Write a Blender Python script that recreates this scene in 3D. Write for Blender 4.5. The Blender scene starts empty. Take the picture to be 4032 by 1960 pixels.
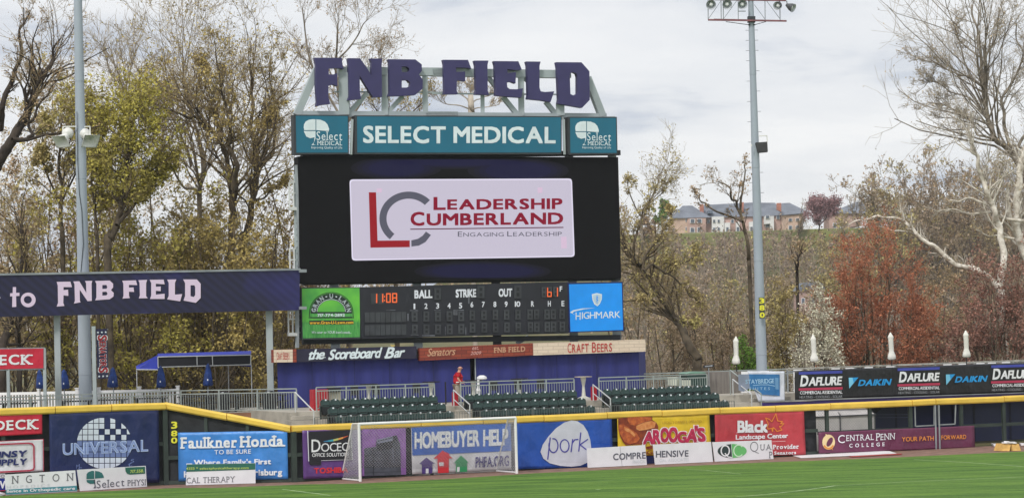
import bpy, math, random
import numpy as np
from mathutils import Vector, Matrix
from mathutils.geometry import tessellate_polygon
sc = bpy.context.scene
COL = sc.collection
R = math.radians
# ------------------------------------------------------------------ camera
EYE = 5.8
FPX, PW, PH = 9391.0, 4032.0, 1960.0
PITCH, ROLL = 0.03765, 0.026
_f = Vector((0, math.cos(PITCH), math.sin(PITCH))); _u = Vector((0, -math.sin(PITCH), math.cos(PITCH))); _r = Vector((1, 0, 0))
CR = _r*math.cos(ROLL) - _u*math.sin(ROLL)
CU = _u*math.cos(ROLL) + _r*math.sin(ROLL)
cam = bpy.data.cameras.new('camera'); camo = bpy.data.objects.new('camera', cam); COL.objects.link(camo)
m = Matrix((CR, CU, -_f)).transposed().to_4x4(); m.translation = (0, 0, EYE)
camo.matrix_world = m
cam.sensor_width = 36; cam.lens = 36*FPX/PW; cam.clip_start = 0.5; cam.clip_end = 6000
sc.camera = camo
# ------------------------------------------------------------------ world, sun
w = bpy.data.worlds.new("World"); sc.world = w; w.use_nodes = True
nt = w.node_tree; nt.nodes.clear()
N = nt.nodes.new; Lk = nt.links.new
out = N('ShaderNodeOutputWorld'); bg = N('ShaderNodeBackground'); bg.inputs[1].default_value = 0.1
sky = N('ShaderNodeTexSky'); sky.sky_type = 'NISHITA'; sky.sun_disc = False
SUN_EL, SUN_AZ = R(48), R(205)       # azimuth clockwise from +Y
sky.sun_elevation = SUN_EL; sky.sun_rotation = SUN_AZ
tc = N('ShaderNodeTexCoord'); sx = N('ShaderNodeSeparateXYZ'); Lk(tc.outputs['Generated'], sx.inputs[0])
zz = N('ShaderNodeMath'); zz.operation = 'ADD'; zz.inputs[1].default_value = 0.10; Lk(sx.outputs[2], zz.inputs[0])
za = N('ShaderNodeMath'); za.operation = 'MAXIMUM'; za.inputs[1].default_value = 0.06; Lk(zz.outputs[0], za.inputs[0])
dx = N('ShaderNodeMath'); dx.operation = 'DIVIDE'; Lk(sx.outputs[0], dx.inputs[0]); Lk(za.outputs[0], dx.inputs[1])
dy = N('ShaderNodeMath'); dy.operation = 'DIVIDE'; Lk(sx.outputs[1], dy.inputs[0]); Lk(za.outputs[0], dy.inputs[1])
cv = N('ShaderNodeCombineXYZ'); Lk(dx.outputs[0], cv.inputs[0]); Lk(dy.outputs[0], cv.inputs[1])
n1 = N('ShaderNodeTexNoise'); n1.inputs['Scale'].default_value = 1.05; n1.inputs['Detail'].default_value = 7; n1.inputs['Roughness'].default_value = 0.55
n1.inputs['Distortion'].default_value = 0.25
Lk(cv.outputs[0], n1.inputs['Vector'])
cr = N('ShaderNodeValToRGB'); Lk(n1.outputs['Fac'], cr.inputs[0])
el = cr.color_ramp.elements
el[0].position = 0.34; el[0].color = (0.54, 0.59, 0.69, 1)
el[1].position = 0.62; el[1].color = (0.97, 0.97, 0.975, 1)
e = el.new(0.46); e.color = (0.85, 0.865, 0.895, 1)
sc10 = N('ShaderNodeVectorMath'); sc10.operation = 'SCALE'; sc10.inputs['Scale'].default_value = 10.6; Lk(cr.outputs[0], sc10.inputs[0])
mx = N('ShaderNodeMix'); mx.data_type = 'RGBA'; mx.inputs[0].default_value = 0.9
Lk(sky.outputs[0], mx.inputs[6]); Lk(sc10.outputs[0], mx.inputs[7])
Lk(mx.outputs[2], bg.inputs[0]); Lk(bg.outputs[0], out.inputs[0])
sun = bpy.data.lights.new('sun', 'SUN'); suno = bpy.data.objects.new('sun', sun); COL.objects.link(suno)
sun.energy = 2.15; sun.angle = R(12); sun.color = (1.0, 0.965, 0.91)
sd = Vector((math.sin(SUN_AZ)*math.cos(SUN_EL), math.cos(SUN_AZ)*math.cos(SUN_EL), math.sin(SUN_EL)))
suno.rotation_euler = sd.to_track_quat('Z', 'Y').to_euler()
vs = sc.view_settings; vs.view_transform = 'Standard'; vs.look = 'None'; vs.gamma = 1; vs.exposure = -0.06; vs.use_curve_mapping = False
sc.cycles.max_bounces = 6; sc.cycles.transparent_max_bounces = 12
# ------------------------------------------------------------------ picture crops -> rays
FR = dict(A=(0,1000,1.3042), B=(1100,1200,1.647), C=(2000,1300,1.897), D=(2900,1200,1.6475), E=(1100,150,1.4729), F=(0,0,1.2517),
 G=(2400,0,1.2522), H=(3100,0,0.9635), I=(0,1050,2.7817), J=(0,1550,3.0543), K=(1150,1100,3.5771), L=(1800,1050,2.5038),
 M=(500,1350,2.7827), N=(1050,650,1.67), O=(1200,1400,3.9133), P=(1700,1400,3.9133), Q=(2500,1380,3.22), Rr=(2600,600,2.7825),
 S=(2400,1000,2.6086), T=(3200,1500,3.0962), U=(0,0,0.63889), X=(0,0,1.0), AA=(1200,200,4.2933), AB=(1700,200,3.68), AC=(1350,680,2.7116),
 AD=(1150,440,1.9815), AE=(1150,1620,4.1727), AF=(1600,1620,4.174), AG=(2350,1600,4.6836), AH=(2750,1600,4.816),
 BA=(2700,0,4.6836), BB=(650,1680,4.471), BC=(0,1480,3.68), BD=(2850,1400,3.963), BE=(3400,1400,4.076), BF=(0,300,1.5657),
 BG=(600,300,1.565), BH=(3200,900,2.2764))
CRn, CUn, CFn = np.array(CR), np.array(CU), np.array(_f)
ORG = np.array((0, 0, EYE))
def rays(fr, pts):
    x0, y0, s = FR[fr]
    p = np.atleast_2d(np.array(pts, float))
    u = (x0 + p[:, 0]/s - PW/2)/FPX; v = -(y0 + p[:, 1]/s - PH/2)/FPX
    return CFn + u[:, None]*CRn + v[:, None]*CUn
class Plane:            # upright plane y = y0 + m x
    def __init__(s, y0, m):
        s.y0, s.m = y0, m
        n = np.array((m, -1.0, 0.0)); s.n = n/np.linalg.norm(n)      # towards the camera
        s.d = np.array((1.0, m, 0))/math.hypot(1, m)
        s.yaw = math.atan(m)
    def off(s, k): return Plane(s.y0 - k*math.hypot(1, s.m), s.m)
    def hit(s, fr, pts, layer=0.0):
        d = rays(fr, pts)
        t = s.y0/(d[:, 1] - s.m*d[:, 0])
        return ORG + d*t[:, None] + s.n*layer
def onz(fr, pts, z):
    d = rays(fr, pts); t = (z-EYE)/d[:, 2]
    return ORG + d*t[:, None]
def aty(fr, pt, Y):
    d = rays(fr, [pt])[0]; return ORG + d*(Y/d[1])
def plane2(a, b):
    mm = (b[1]-a[1])/(b[0]-a[0]); return Plane(a[1]-mm*a[0], mm)
# ------------------------------------------------------------------ materials
def lin(r, g, b, k=1.0):
    o = []
    for c in (r, g, b):
        c /= 255.0; o.append(k*(c/12.92 if c <= .04045 else ((c+.055)/1.055)**2.4))
    return tuple(o)
MATS = {}
def mat(name, col, rough=0.7, metal=0.0, var=0.12, vs_=1.5, bump=0.0, bs=8.0, emit=0.0, col2=None, island=0.0, stretch=(1,1,1), detail=4.0, spec=0.5):
    if name in MATS: return MATS[name]
    mt = bpy.data.materials.new(name); mt.use_nodes = True; nt = mt.node_tree
    b = nt.nodes['Principled BSDF']
    b.inputs['Roughness'].default_value = rough; b.inputs['Metallic'].default_value = metal
    b.inputs['Specular IOR Level'].default_value = spec
    tc = nt.nodes.new('ShaderNodeTexCoord'); mp = nt.nodes.new('ShaderNodeMapping'); mp.inputs['Scale'].default_value = stretch
    nt.links.new(tc.outputs['Object'], mp.inputs[0])
    n = nt.nodes.new('ShaderNodeTexNoise'); n.inputs['Scale'].default_value = vs_; n.inputs['Detail'].default_value = detail
    nt.links.new(mp.outputs[0], n.inputs['Vector'])
    c2 = col2 if col2 else tuple(c*(1-2.2*var) for c in col); c1 = col if col2 else tuple(min(1, c*(1+1.2*var)) for c in col)
    mx = nt.nodes.new('ShaderNodeMix'); mx.data_type = 'RGBA'
    ramp = nt.nodes.new('ShaderNodeMapRange'); ramp.inputs[1].default_value = .33; ramp.inputs[2].default_value = .67
    nt.links.new(n.outputs['Fac'], ramp.inputs[0]); nt.links.new(ramp.outputs[0], mx.inputs[0])
    mx.inputs[6].default_value = (*c1, 1); mx.inputs[7].default_value = (*c2, 1)
    last = mx.outputs[2]
    if island:
        g = nt.nodes.new('ShaderNodeNewGeometry'); hs = nt.nodes.new('ShaderNodeHueSaturation')
        mr = nt.nodes.new('ShaderNodeMapRange'); mr.inputs[3].default_value = 1-island; mr.inputs[4].default_value = 1+island
        nt.links.new(g.outputs['Random Per Island'], mr.inputs[0]); nt.links.new(mr.outputs[0], hs.inputs['Value']); nt.links.new(last, hs.inputs['Color']); last = hs.outputs[0]
    nt.links.new(last, b.inputs['Base Color'])
    if emit:
        nt.links.new(last, b.inputs['Emission Color']); b.inputs['Emission Strength'].default_value = emit
    if bump:
        n2 = nt.nodes.new('ShaderNodeTexNoise'); n2.inputs['Scale'].default_value = bs; n2.inputs['Detail'].default_value = 3
        nt.links.new(mp.outputs[0], n2.inputs['Vector'])
        bp = nt.nodes.new('ShaderNodeBump'); bp.inputs['Strength'].default_value = 1.0; bp.inputs['Distance'].default_value = bump
        nt.links.new(n2.outputs['Fac'], bp.inputs['Height']); nt.links.new(bp.outputs[0], b.inputs['Normal'])
    MATS[name] = mt; return mt
def vinyl(name, rgb, k=1.0, **kw):
    return mat(name, lin(*rgb, k), rough=0.42, var=0.1, vs_=1.1, bump=0.11, bs=1.35, detail=7, stretch=(1, 1, .7), **kw)
def flatm(name, rgb, k=1.0, **kw):
    kw.setdefault('var', 0.05)
    return mat(name, lin(*rgb, k), rough=kw.pop('rough', 0.6), **kw)
def glow(name, rgb, k=1.0):       # LED screens and lit digits
    if name in MATS: return MATS[name]
    mt = mat(name, lin(*rgb, .06), rough=0.45, var=0.0, spec=.2)
    b = mt.node_tree.nodes['Principled BSDF']; b.inputs['Emission Color'].default_value = (*lin(*rgb, k), 1); b.inputs['Emission Strength'].default_value = 0.92
    return mt
# ------------------------------------------------------------------ mesh helpers
WLOC = {}
def link(o, parent=None):
    COL.objects.link(o)
    if parent is not None: o.parent = parent
def thing(name, label, cat, loc=(0, 0, 0), group=None, rz=0.0):
    o = bpy.data.objects.new(name, None); o.empty_display_size = 0.2; COL.objects.link(o)
    o.location = loc; o.rotation_euler = (0, 0, rz); o['label'] = label; o['category'] = cat
    if group: o['group'] = group
    WLOC[o.name] = (np.array(loc, float), rz)
    return o
def wbase(o):
    b = np.zeros(3)
    if o is None: return b
    if o.parent is not None: b = wbase(o.parent)
    return b + np.array(o.location)
def rawmesh(name, V, F, mats, midx=None, smooth=False):
    me = bpy.data.meshes.new(name)
    V = np.asarray(V, np.float32)
    if isinstance(F, np.ndarray):
        nf, k = F.shape
        me.vertices.add(len(V)); me.vertices.foreach_set('co', V.ravel())
        me.loops.add(nf*k); me.loops.foreach_set('vertex_index', F.ravel().astype(np.int32))
        me.polygons.add(nf); me.polygons.foreach_set('loop_start', np.arange(0, nf*k, k, dtype=np.int32))
        try: me.polygons.foreach_set('loop_total', np.full(nf, k, np.int32))
        except Exception: pass
    else:
        me.from_pydata([tuple(map(float, v)) for v in V], [], F)
    for m_ in (mats if isinstance(mats, (list, tuple)) else [mats]): me.materials.append(m_)
    if midx is not None: me.polygons.foreach_set('material_index', np.array(midx, np.int32))
    if smooth: me.polygons.foreach_set('use_smooth', np.ones(len(me.polygons), bool))
    me.update(calc_edges=True); me.validate()
    return me
def mk(name, V, F, mt, parent=None, midx=None, smooth=False, label=None, cat=None, group=None, kind=None, base=None):
    """world-space vertices; the object keeps its origin at its parent's origin, or at its own base"""
    V = np.asarray(V, float)
    o = bpy.data.objects.new(name, None) if False else None
    if parent is not None: b = wbase(parent)
    else:
        b = np.array(base) if base is not None else np.array(((V[:, 0].min()+V[:, 0].max())/2, (V[:, 1].min()+V[:, 1].max())/2, V[:, 2].min()))
    me = rawmesh(name, V-b, F, mt, midx, smooth)
    o = bpy.data.objects.new(name, me); link(o, parent)
    if parent is None: o.location = b
    if label: o['label'] = label
    if cat: o['category'] = cat
    if group: o['group'] = group
    if kind: o['kind'] = kind
    return o
class MB:
    def __init__(s): s.V = []; s.F = []; s.M = []
    def add(s, V, F, mi=0):
        n = len(s.V); s.V.extend([tuple(v) for v in V]); s.F.extend([tuple(i+n for i in f) for f in F]); s.M.extend([mi]*len(F)); return s
    def box(s, c, size, yaw=0.0, mi=0, tilt=0.0):
        hx, hy, hz = (q/2 for q in size); ca, sa = math.cos(yaw), math.sin(yaw); ct, st = math.cos(tilt), math.sin(tilt)
        V = []
        for z in (-hz, hz):
            for x, y in ((-hx, -hy), (hx, -hy), (hx, hy), (-hx, hy)):
                y2, z2 = y*ct - z*st, y*st + z*ct
                V.append((c[0]+x*ca-y2*sa, c[1]+x*sa+y2*ca, c[2]+z2))
        return s.add(V, [(3, 2, 1, 0), (4, 5, 6, 7), (0, 1, 5, 4), (1, 2, 6, 5), (2, 3, 7, 6), (3, 0, 4, 7)], mi)
    def tube(s, a, b, r0, r1=None, n=6, mi=0, cap=True):
        r1 = r0 if r1 is None else r1
        a = Vector(a); b = Vector(b); d = (b-a).normalized()
        x = d.orthogonal().normalized() if abs(d.z) < .9 else Vector((1, 0, 0)); x = (x - d*x.dot(d)).normalized(); y = d.cross(x)
        V = [a + (x*math.cos(t)+y*math.sin(t))*r0 for t in [2*math.pi*k/n for k in range(n)]] + [b + (x*math.cos(t)+y*math.sin(t))*r1 for t in [2*math.pi*k/n for k in range(n)]]
        F = [(k, (k+1) % n, n+(k+1) % n, n+k) for k in range(n)]
        if cap: F += [tuple(range(n-1, -1, -1)), tuple(range(n, 2*n))]
        return s.add(V, F, mi)
    def bar(s, a, b, w_, h_=None, mi=0):      # square section bar from a to b
        h_ = w_ if h_ is None else h_
        a = Vector(a); b = Vector(b); d = (b-a).normalized(); upv = Vector((0, 0, 1)) if abs(d.z) < .95 else Vector((0, 1, 0))
        x = d.cross(upv).normalized(); y = x.cross(d).normalized()
        V = [p + x*(i*w_/2) + y*(j*h_/2) for p in (a, b) for i, j in ((-1, -1), (1, -1), (1, 1), (-1, 1))]
        return s.add(V, [(3, 2, 1, 0), (4, 5, 6, 7), (0, 1, 5, 4), (1, 2, 6, 5), (2, 3, 7, 6), (3, 0, 4, 7)], mi)
    def lathe(s, c, prof, n=10, mi=0, fx=None):
        V = []; F = []
        for r, z in prof:
            for k in range(n):
                t = 2*math.pi*k/n; q = r*(fx(k, z) if fx else 1); V.append((c[0]+q*math.cos(t), c[1]+q*math.sin(t), c[2]+z))
        for i in range(len(prof)-1):
            for k in range(n): F.append((i*n+k, i*n+(k+1) % n, (i+1)*n+(k+1) % n, (i+1)*n+k))
        F.append(tuple(range(n-1, -1, -1))); F.append(tuple(range((len(prof)-1)*n, len(prof)*n)))
        return s.add(V, F, mi)
    def prism(s, front, back, mi=0):          # closed solid between two matching outlines
        n = len(front); tri = tessellate_polygon([[Vector((p[0], p[2], 0)) for p in front]])
        V = list(front)+list(back); F = [tuple(t) for t in tri] + [tuple(n+i for i in reversed(t)) for t in tri]
        F += [(k, (k+1) % n, n+(k+1) % n, n+k) for k in range(n)]
        return s.add(V, F, mi)
    def obj(s, name, mt, parent=None, **kw):
        mi = s.M if any(s.M) else None
        return mk(name, s.V, s.F, mt, parent, midx=mi, **kw)
def tess(pts, holes=()):
    loops = [[Vector((p[0], p[1], 0)) for p in pts]] + [[Vector((p[0], p[1], 0)) for p in h] for h in holes]
    allp = [(*p[:2],) for l in loops for p in l]
    return allp, [tuple(t) for t in tessellate_polygon(loops)]
def ell(cx, cy, rx, ry, n=28, a0=0, a1=360, tilt=0.0):
    o = []
    for k in range(n + (0 if a1-a0 >= 360 else 1)):
        t = R(a0+(a1-a0)*k/n); x, y = rx*math.cos(t), ry*math.sin(t)
        o.append((cx+x*math.cos(tilt)-y*math.sin(tilt), cy+x*math.sin(tilt)+y*math.cos(tilt)))
    return o
def arcband(cx, cy, rx, ry, wd, a0, a1, n=20, tilt=0.0):
    return ell(cx, cy, rx, ry, n, a0, a1, tilt) + ell(cx, cy, rx-wd, ry-wd, n, a0, a1, tilt)[::-1]
def clip(poly, conv):       # Sutherland-Hodgman against a convex outline
    area = sum(conv[i][0]*conv[(i+1) % len(conv)][1]-conv[(i+1) % len(conv)][0]*conv[i][1] for i in range(len(conv)))
    if area < 0: conv = conv[::-1]
    outp = list(poly)
    for i in range(len(conv)):
        a, b = conv[i], conv[(i+1) % len(conv)]
        ins = lambda p: (b[0]-a[0])*(p[1]-a[1])-(b[1]-a[1])*(p[0]-a[0]) >= 0
        src, outp = outp, []
        for j in range(len(src)):
            p, q = src[j], src[(j+1) % len(src)]
            def cross():
                d1 = (b[0]-a[0])*(p[1]-a[1])-(b[1]-a[1])*(p[0]-a[0]); d2 = (b[0]-a[0])*(q[1]-a[1])-(b[1]-a[1])*(q[0]-a[0])
                t = d1/(d1-d2); return (p[0]+(q[0]-p[0])*t, p[1]+(q[1]-p[1])*t)
            if ins(q):
                if not ins(p): outp.append(cross())
                outp.append(q)
            elif ins(p): outp.append(cross())
        if len(outp) < 3: return []
    return outp
# ------------------------------------------------------------------ lettering
_GC = {}
def glyph(ch, bold):
    k = ch
    if k in _GC: return _GC[k]
    cu = bpy.data.curves.new('glyph', 'FONT'); cu.body = ch; cu.size = 1.0; cu.resolution_u = 3
    ob = bpy.data.objects.new('glyph', cu); COL.objects.link(ob)
    dg = bpy.context.evaluated_depsgraph_get(); me = bpy.data.meshes.new_from_object(ob.evaluated_get(dg))
    V = [(v.co.x, v.co.y) for v in me.vertices]; F = [tuple(p.vertices) for p in me.polygons]
    bpy.data.objects.remove(ob); bpy.data.curves.remove(cu); bpy.data.meshes.remove(me)
    _GC[k] = (V, F); return _GC[k]
SB_ = {'A': [0.03, .97], 'B': [.12], 'D': [.12], 'E': [.12], 'F': [.15], 'H': [.1, .9], 'I': [.5], 'K': [.1, .92], 'L': [.12], 'M': [.06, .94], 'N': [.08], 'P': [.15], 'R': [.12, .95], 'T': [.5], 'Y': [.5],
       'a': [.95], 'd': [.95], 'h': [.1, .9], 'i': [.5], 'l': [.5], 'k': [.1, .95], 'n': [.1, .9], 'm': [.06, .5, .94], 'r': [.25], 'u': [.93], 'f': [.4]}
ST_ = {'B': [.12], 'D': [.12], 'E': [.12], 'F': [.15], 'H': [.1, .9], 'I': [.5], 'K': [.1, .9], 'L': [.12], 'M': [.06, .94], 'N': [.08, .92], 'P': [.15], 'R': [.12], 'U': [.08, .92], 'V': [.05, .95], 'Y': [.05, .95],
       'd': [.82], 'h': [.05], 'l': [.35], 'k': [.05], 'b': [.05]}
def layout(s, bold=0.0, serif=False, slant=0.0, gap=0.075, space=0.3, smallcaps=0.0):
    V = []; F = []; x = 0.0; W = []
    for i, ch in enumerate(s):
        if ch == ' ': x += space; continue
        sm = 1.0
        if smallcaps and ch.islower(): ch = ch.upper(); sm = smallcaps
        gv, gf = glyph(ch, bold)
        if not gv: continue
        gx0 = min(p[0] for p in gv); gx1 = max(p[0] for p in gv); gy1 = max(p[1] for p in gv); gy0 = min(p[1] for p in gv)
        wd = (gx1-gx0)*sm; b_ = max(0.0, bold)*.75
        for q_, (ox, oy) in enumerate([(0, 0)] if b_ == 0 else [(-b_, -b_), (b_, -b_), (-b_, b_), (b_, b_), (0, 0)]):
            n = len(V); V += [((p[0]-gx0)*sm+x+ox, p[1]*sm+oy) for p in gv]; F += [tuple(q+n for q in f) for f in gf]; W += [q_*.3]*len(gv)
        x += b_
        if serif:
            th = .055 + max(0, bold)*1.2; hw = .12 + max(0, bold)
            for lst, yy, sg in ((SB_.get(ch, []), 0, 1), (ST_.get(ch, []), gy1*sm, -1)):
                for fx in lst:
                    cx = x + fx*wd; n = len(V); y0 = yy - (bold if sg > 0 else 0)*sm
                    V += [(cx-hw, y0), (cx+hw, y0), (cx+hw, y0+sg*th), (cx-hw, y0+sg*th)]; F += [(n, n+1, n+2, n+3)]; W += [1.7]*4
        x += wd + gap + (0.06 if serif else 0)
    V = [(a+slant*b, b) for a, b in V]
    return V, F, W
class Sign:
    """flat artwork on an upright plane; crop coordinates are turned into points on that plane"""
    def __init__(s, name, label, cat, plane, fr, at, group=None, cloth=0.0, seed=0):
        s.pl, s.fr, s.cloth, s.seed = plane, fr, min(cloth, .009), seed
        s.root = thing(name, label, cat, tuple(plane.hit(fr, [at])[0]), group)
        s.acc = {}
    def wave(s, P):
        if not s.cloth: return np.zeros(len(P))
        x = P @ s.pl.d; z = P[:, 2]; q = s.seed*1.7
        w_ = (np.sin(x*2.3+z*3.1+q)+np.sin(x*4.9-z*3.7+q*2.1)*.55+np.sin(z*6.3+x*1.1+q*3)*.35)
        return s.cloth*w_*0.5
    def map(s, pts, layer, fr=None):
        P = s.pl.hit(fr or s.fr, pts)
        return P + s.pl.n*(layer*0.012 + s.wave(P))[:, None] if s.cloth else P + s.pl.n*(layer*0.012)
    def panel(s, q, mt, thick=0.04, name='panel', fr=None, nx=30, ny=14, layer=0):
        q = [np.array(p, float) for p in q]
        if not s.cloth: nx = ny = 1
        G = [[(q[0]*(1-a)+q[1]*a)*(1-b)+(q[3]*(1-a)+q[2]*a)*b for a in np.linspace(0, 1, nx+1)] for b in np.linspace(0, 1, ny+1)]
        P = s.map([p for r in G for p in r], layer, fr); n = len(P); B = P - s.pl.n*thick
        F = []
        for j in range(ny):
            for i in range(nx):
                a = j*(nx+1)+i; F.append((a, a+nx+1, a+nx+2, a+1)); F.append((n+a, n+a+1, n+a+nx+2, n+a+nx+1))
        bd = [i for i in range(nx+1)] + [j*(nx+1)+nx for j in range(1, ny+1)] + [ny*(nx+1)+i for i in range(nx-1, -1, -1)] + [j*(nx+1) for j in range(ny-1, 0, -1)]
        for k in range(len(bd)): a, b = bd[k], bd[(k+1) % len(bd)]; F.append((a, b, n+b, n+a))
        return mk(name, np.vstack([P, B]), F, mt, s.root, smooth=bool(s.cloth))
    def _put(s, name, mt, P, F, k=0):
        s.acc.setdefault((name, (mt.name, k)), [mt, MB()])[1].add(P, F)
    def poly(s, pts, mt, layer=1, name='print', holes=(), fr=None, own=None):
        if own is None: s.nt = getattr(s, 'nt', 0)+1; own = s.nt if name != 'globe' else 0
        ap, F = tess(pts, holes); s._put(name, mt, s.map(ap, layer + (2.6 if s.cloth else 0), fr), F, own)
    def line(s, pts, wd, mt, layer=1, name='print', fr=None, closed=False):
        pts = list(pts) + ([pts[0]] if closed else []); s.nt = own = getattr(s, 'nt', 0)+1
        for k in range(len(pts)-1):
            a, b = np.array(pts[k], float), np.array(pts[k+1], float); d = b-a; L = np.hypot(*d)
            if L < 1e-6: continue
            n = np.array((-d[1], d[0]))/L*wd/2; e_ = d/L*wd*.25
            s.poly([a-e_+n, b+e_+n, b+e_-n, a-e_-n], mt, layer + 0.05*(k % 3), name, fr=fr, own=own)
    def text(s, st, x0, y0, x1, y1, h, mt, layer=1, name='lettering', h1=None, fr=None, fit=True, **kw):
        V, F, W = layout(st, **kw)
        V = np.array(V); mn = V.min(0); mxx = V.max(0)
        u = (V[:, 0]-mn[0])/(mxx[0]-mn[0]); v = (mxx[1]-V[:, 1])/(mxx[1]-mn[1])
        hh = h*(1-u) + (h1 if h1 else h)*u
        pts = np.stack([x0+(x1-x0)*u, y0+(y1-y0)*u + hh*v], 1)
        P = s.map(pts, layer + (2.6 if s.cloth else 0), fr) + s.pl.n*(np.array(W)*0.004)[:, None]
        s.nt = getattr(s, 'nt', 0)+1; s._put(name, mt, P, F, s.nt)
    def arctext(s, st, cx, cy, rx, ry, a0, a1, h, wd, mt, layer=1, name='lettering', **kw):
        chars = list(st)
        for i, ch in enumerate(chars):
            if ch == ' ': continue
            t = R(a0+(a1-a0)*i/(len(chars)-1)); bx, by = cx+rx*math.cos(t), cy-ry*math.sin(t)
            V, F, W = layout(ch, **kw); V = np.array(V); mn = V.min(0); mxx = V.max(0)
            ww = wd*(.45 if ch in '-I' else 1); hh = h
            if ch == '-': V = np.array([(0, .28), (1, .28), (1, .45), (0, .45)]); F = [(0, 1, 2, 3)]; mn = np.array((0, 0)); mxx = np.array((1, .72))
            X = (V[:, 0]-mn[0])/(mxx[0]-mn[0])*ww - ww/2; Y = (V[:, 1]-mn[1])/(mxx[1]-mn[1])*hh
            g = math.pi/2 - t
            pts = np.stack([bx + X*math.cos(g)+Y*math.sin(g), by + X*math.sin(g) - Y*math.cos(g)], 1)
            s._put(name, mt, s.map(pts, layer + (2.6 if s.cloth else 0)), F)
    def done(s):
        for (name, _), (mt, mb) in s.acc.items(): mb.obj(name, mt, s.root)
        s.acc = {}; return s.root
# ------------------------------------------------------------------ shared planes
PF = Plane(105.53, .4656)                      # outfield fence, right of the step
PB = Plane(115.0, .36)                         # bar fascia
PS = Plane(116.0, .36)                         # scoreboard faces
gA = onz('X', [(-120, 1950)], 0)[0]
XA = (-24.5, 97.1); XB = (-14.7, 101.5); XC = (-9.29, 101.2)
PF1 = plane2(XA, XB); PF2 = plane2(XB, XC)
def uplane(p0, p1): return plane2(p0, p1)
# ------------------------------------------------------------------ ground, river, hills
def terr(x, y):
    x = np.asarray(x, float); y = np.asarray(y, float)
    z = np.full(np.broadcast(x, y).shape, -0.6)
    sm = lambda a, b, t: (lambda q: q*q*(3-2*q))(np.clip((t-a)/(b-a), 0, 1))
    z = z - 4.5*sm(155, 190, y)
    right = sm(-60, 10, x)
    z = z + sm(470, 520, y)*3.6
    z = z + right*(sm(500, 690, y)*34.5 + sm(700, 1500, y)*-30)
    z = z + (1-right)*(sm(500, 700, y)*9 + sm(700, 1100, y)*10)
    z = z + right*sm(90, 230, x)*sm(500, 700, y)*12
    z = z + .8*np.sin(x*.045+y*.021)*sm(500, 560, y)
    return z
def sheet(name, xs, ys, zf, mt, **kw):
    X, Y = np.meshgrid(xs, ys); Z = zf(X, Y); V = np.stack([X.ravel(), Y.ravel(), Z.ravel()], 1)
    nx = len(xs); F = [(j*nx+i, j*nx+i+1, (j+1)*nx+i+1, (j+1)*nx+i) for j in range(len(ys)-1) for i in range(nx-1)]
    return mk(name, V, np.array(F), mt, kind='structure', base=(0, 0, 0), smooth=True, **kw)
mt_gr = mat('river_bank_earth', lin(112, 104, 70), rough=.95, var=.25, vs_=.12, bump=.1, bs=.8, col2=lin(84, 88, 50))
xs = np.unique(np.concatenate([np.linspace(-2500, -400, 12), np.linspace(-400, 500, 61), np.linspace(500, 2800, 12)]))
ys = np.unique(np.concatenate([np.linspace(104, 200, 25), np.linspace(200, 460, 9), np.linspace(460, 720, 53), np.linspace(720, 5000, 30)]))
sheet('terrain', xs, ys, terr, mt_gr)
def waterm():
    mt = mat('river_water', lin(150, 158, 165), rough=.12, var=.08, vs_=.05, bump=.04, bs=.5, stretch=(1, 3, 1)); return mt
mk('river', [(-2500, 150, -3.1), (2800, 150, -3.1), (2800, 520, -3.1), (-2500, 520, -3.1)], [(0, 1, 2, 3)], waterm(), kind='structure', base=(0, 0, -3.1))
# lawn strip on the bluff in front of the flats
lawn = mat('mown_lawn', lin(120, 124, 72), rough=.9, var=.15, vs_=.2)
LX = np.linspace(-20, 230, 80)
ly0 = lambda x: 668 + 3*np.sin(x*.08)
V = []; F = []
for i, x in enumerate(LX):
    zf_ = 33.0+.5*min(1, max(0, (x-40)/40))
    for yy, z_ in ((650, float(terr(x, 650))-.5), (652, zf_), (656, (zf_+33.8)/2+.2), (667, 33.75), (720, 34.4)): V.append((x, yy, z_))
for i in range(len(LX)-1):
    for k in range(4): a = i*5+k; F.append((a, a+5, a+6, a+1))
mk('lawn', V, F, lawn, kind='structure', base=(0, 0, 0))
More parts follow.
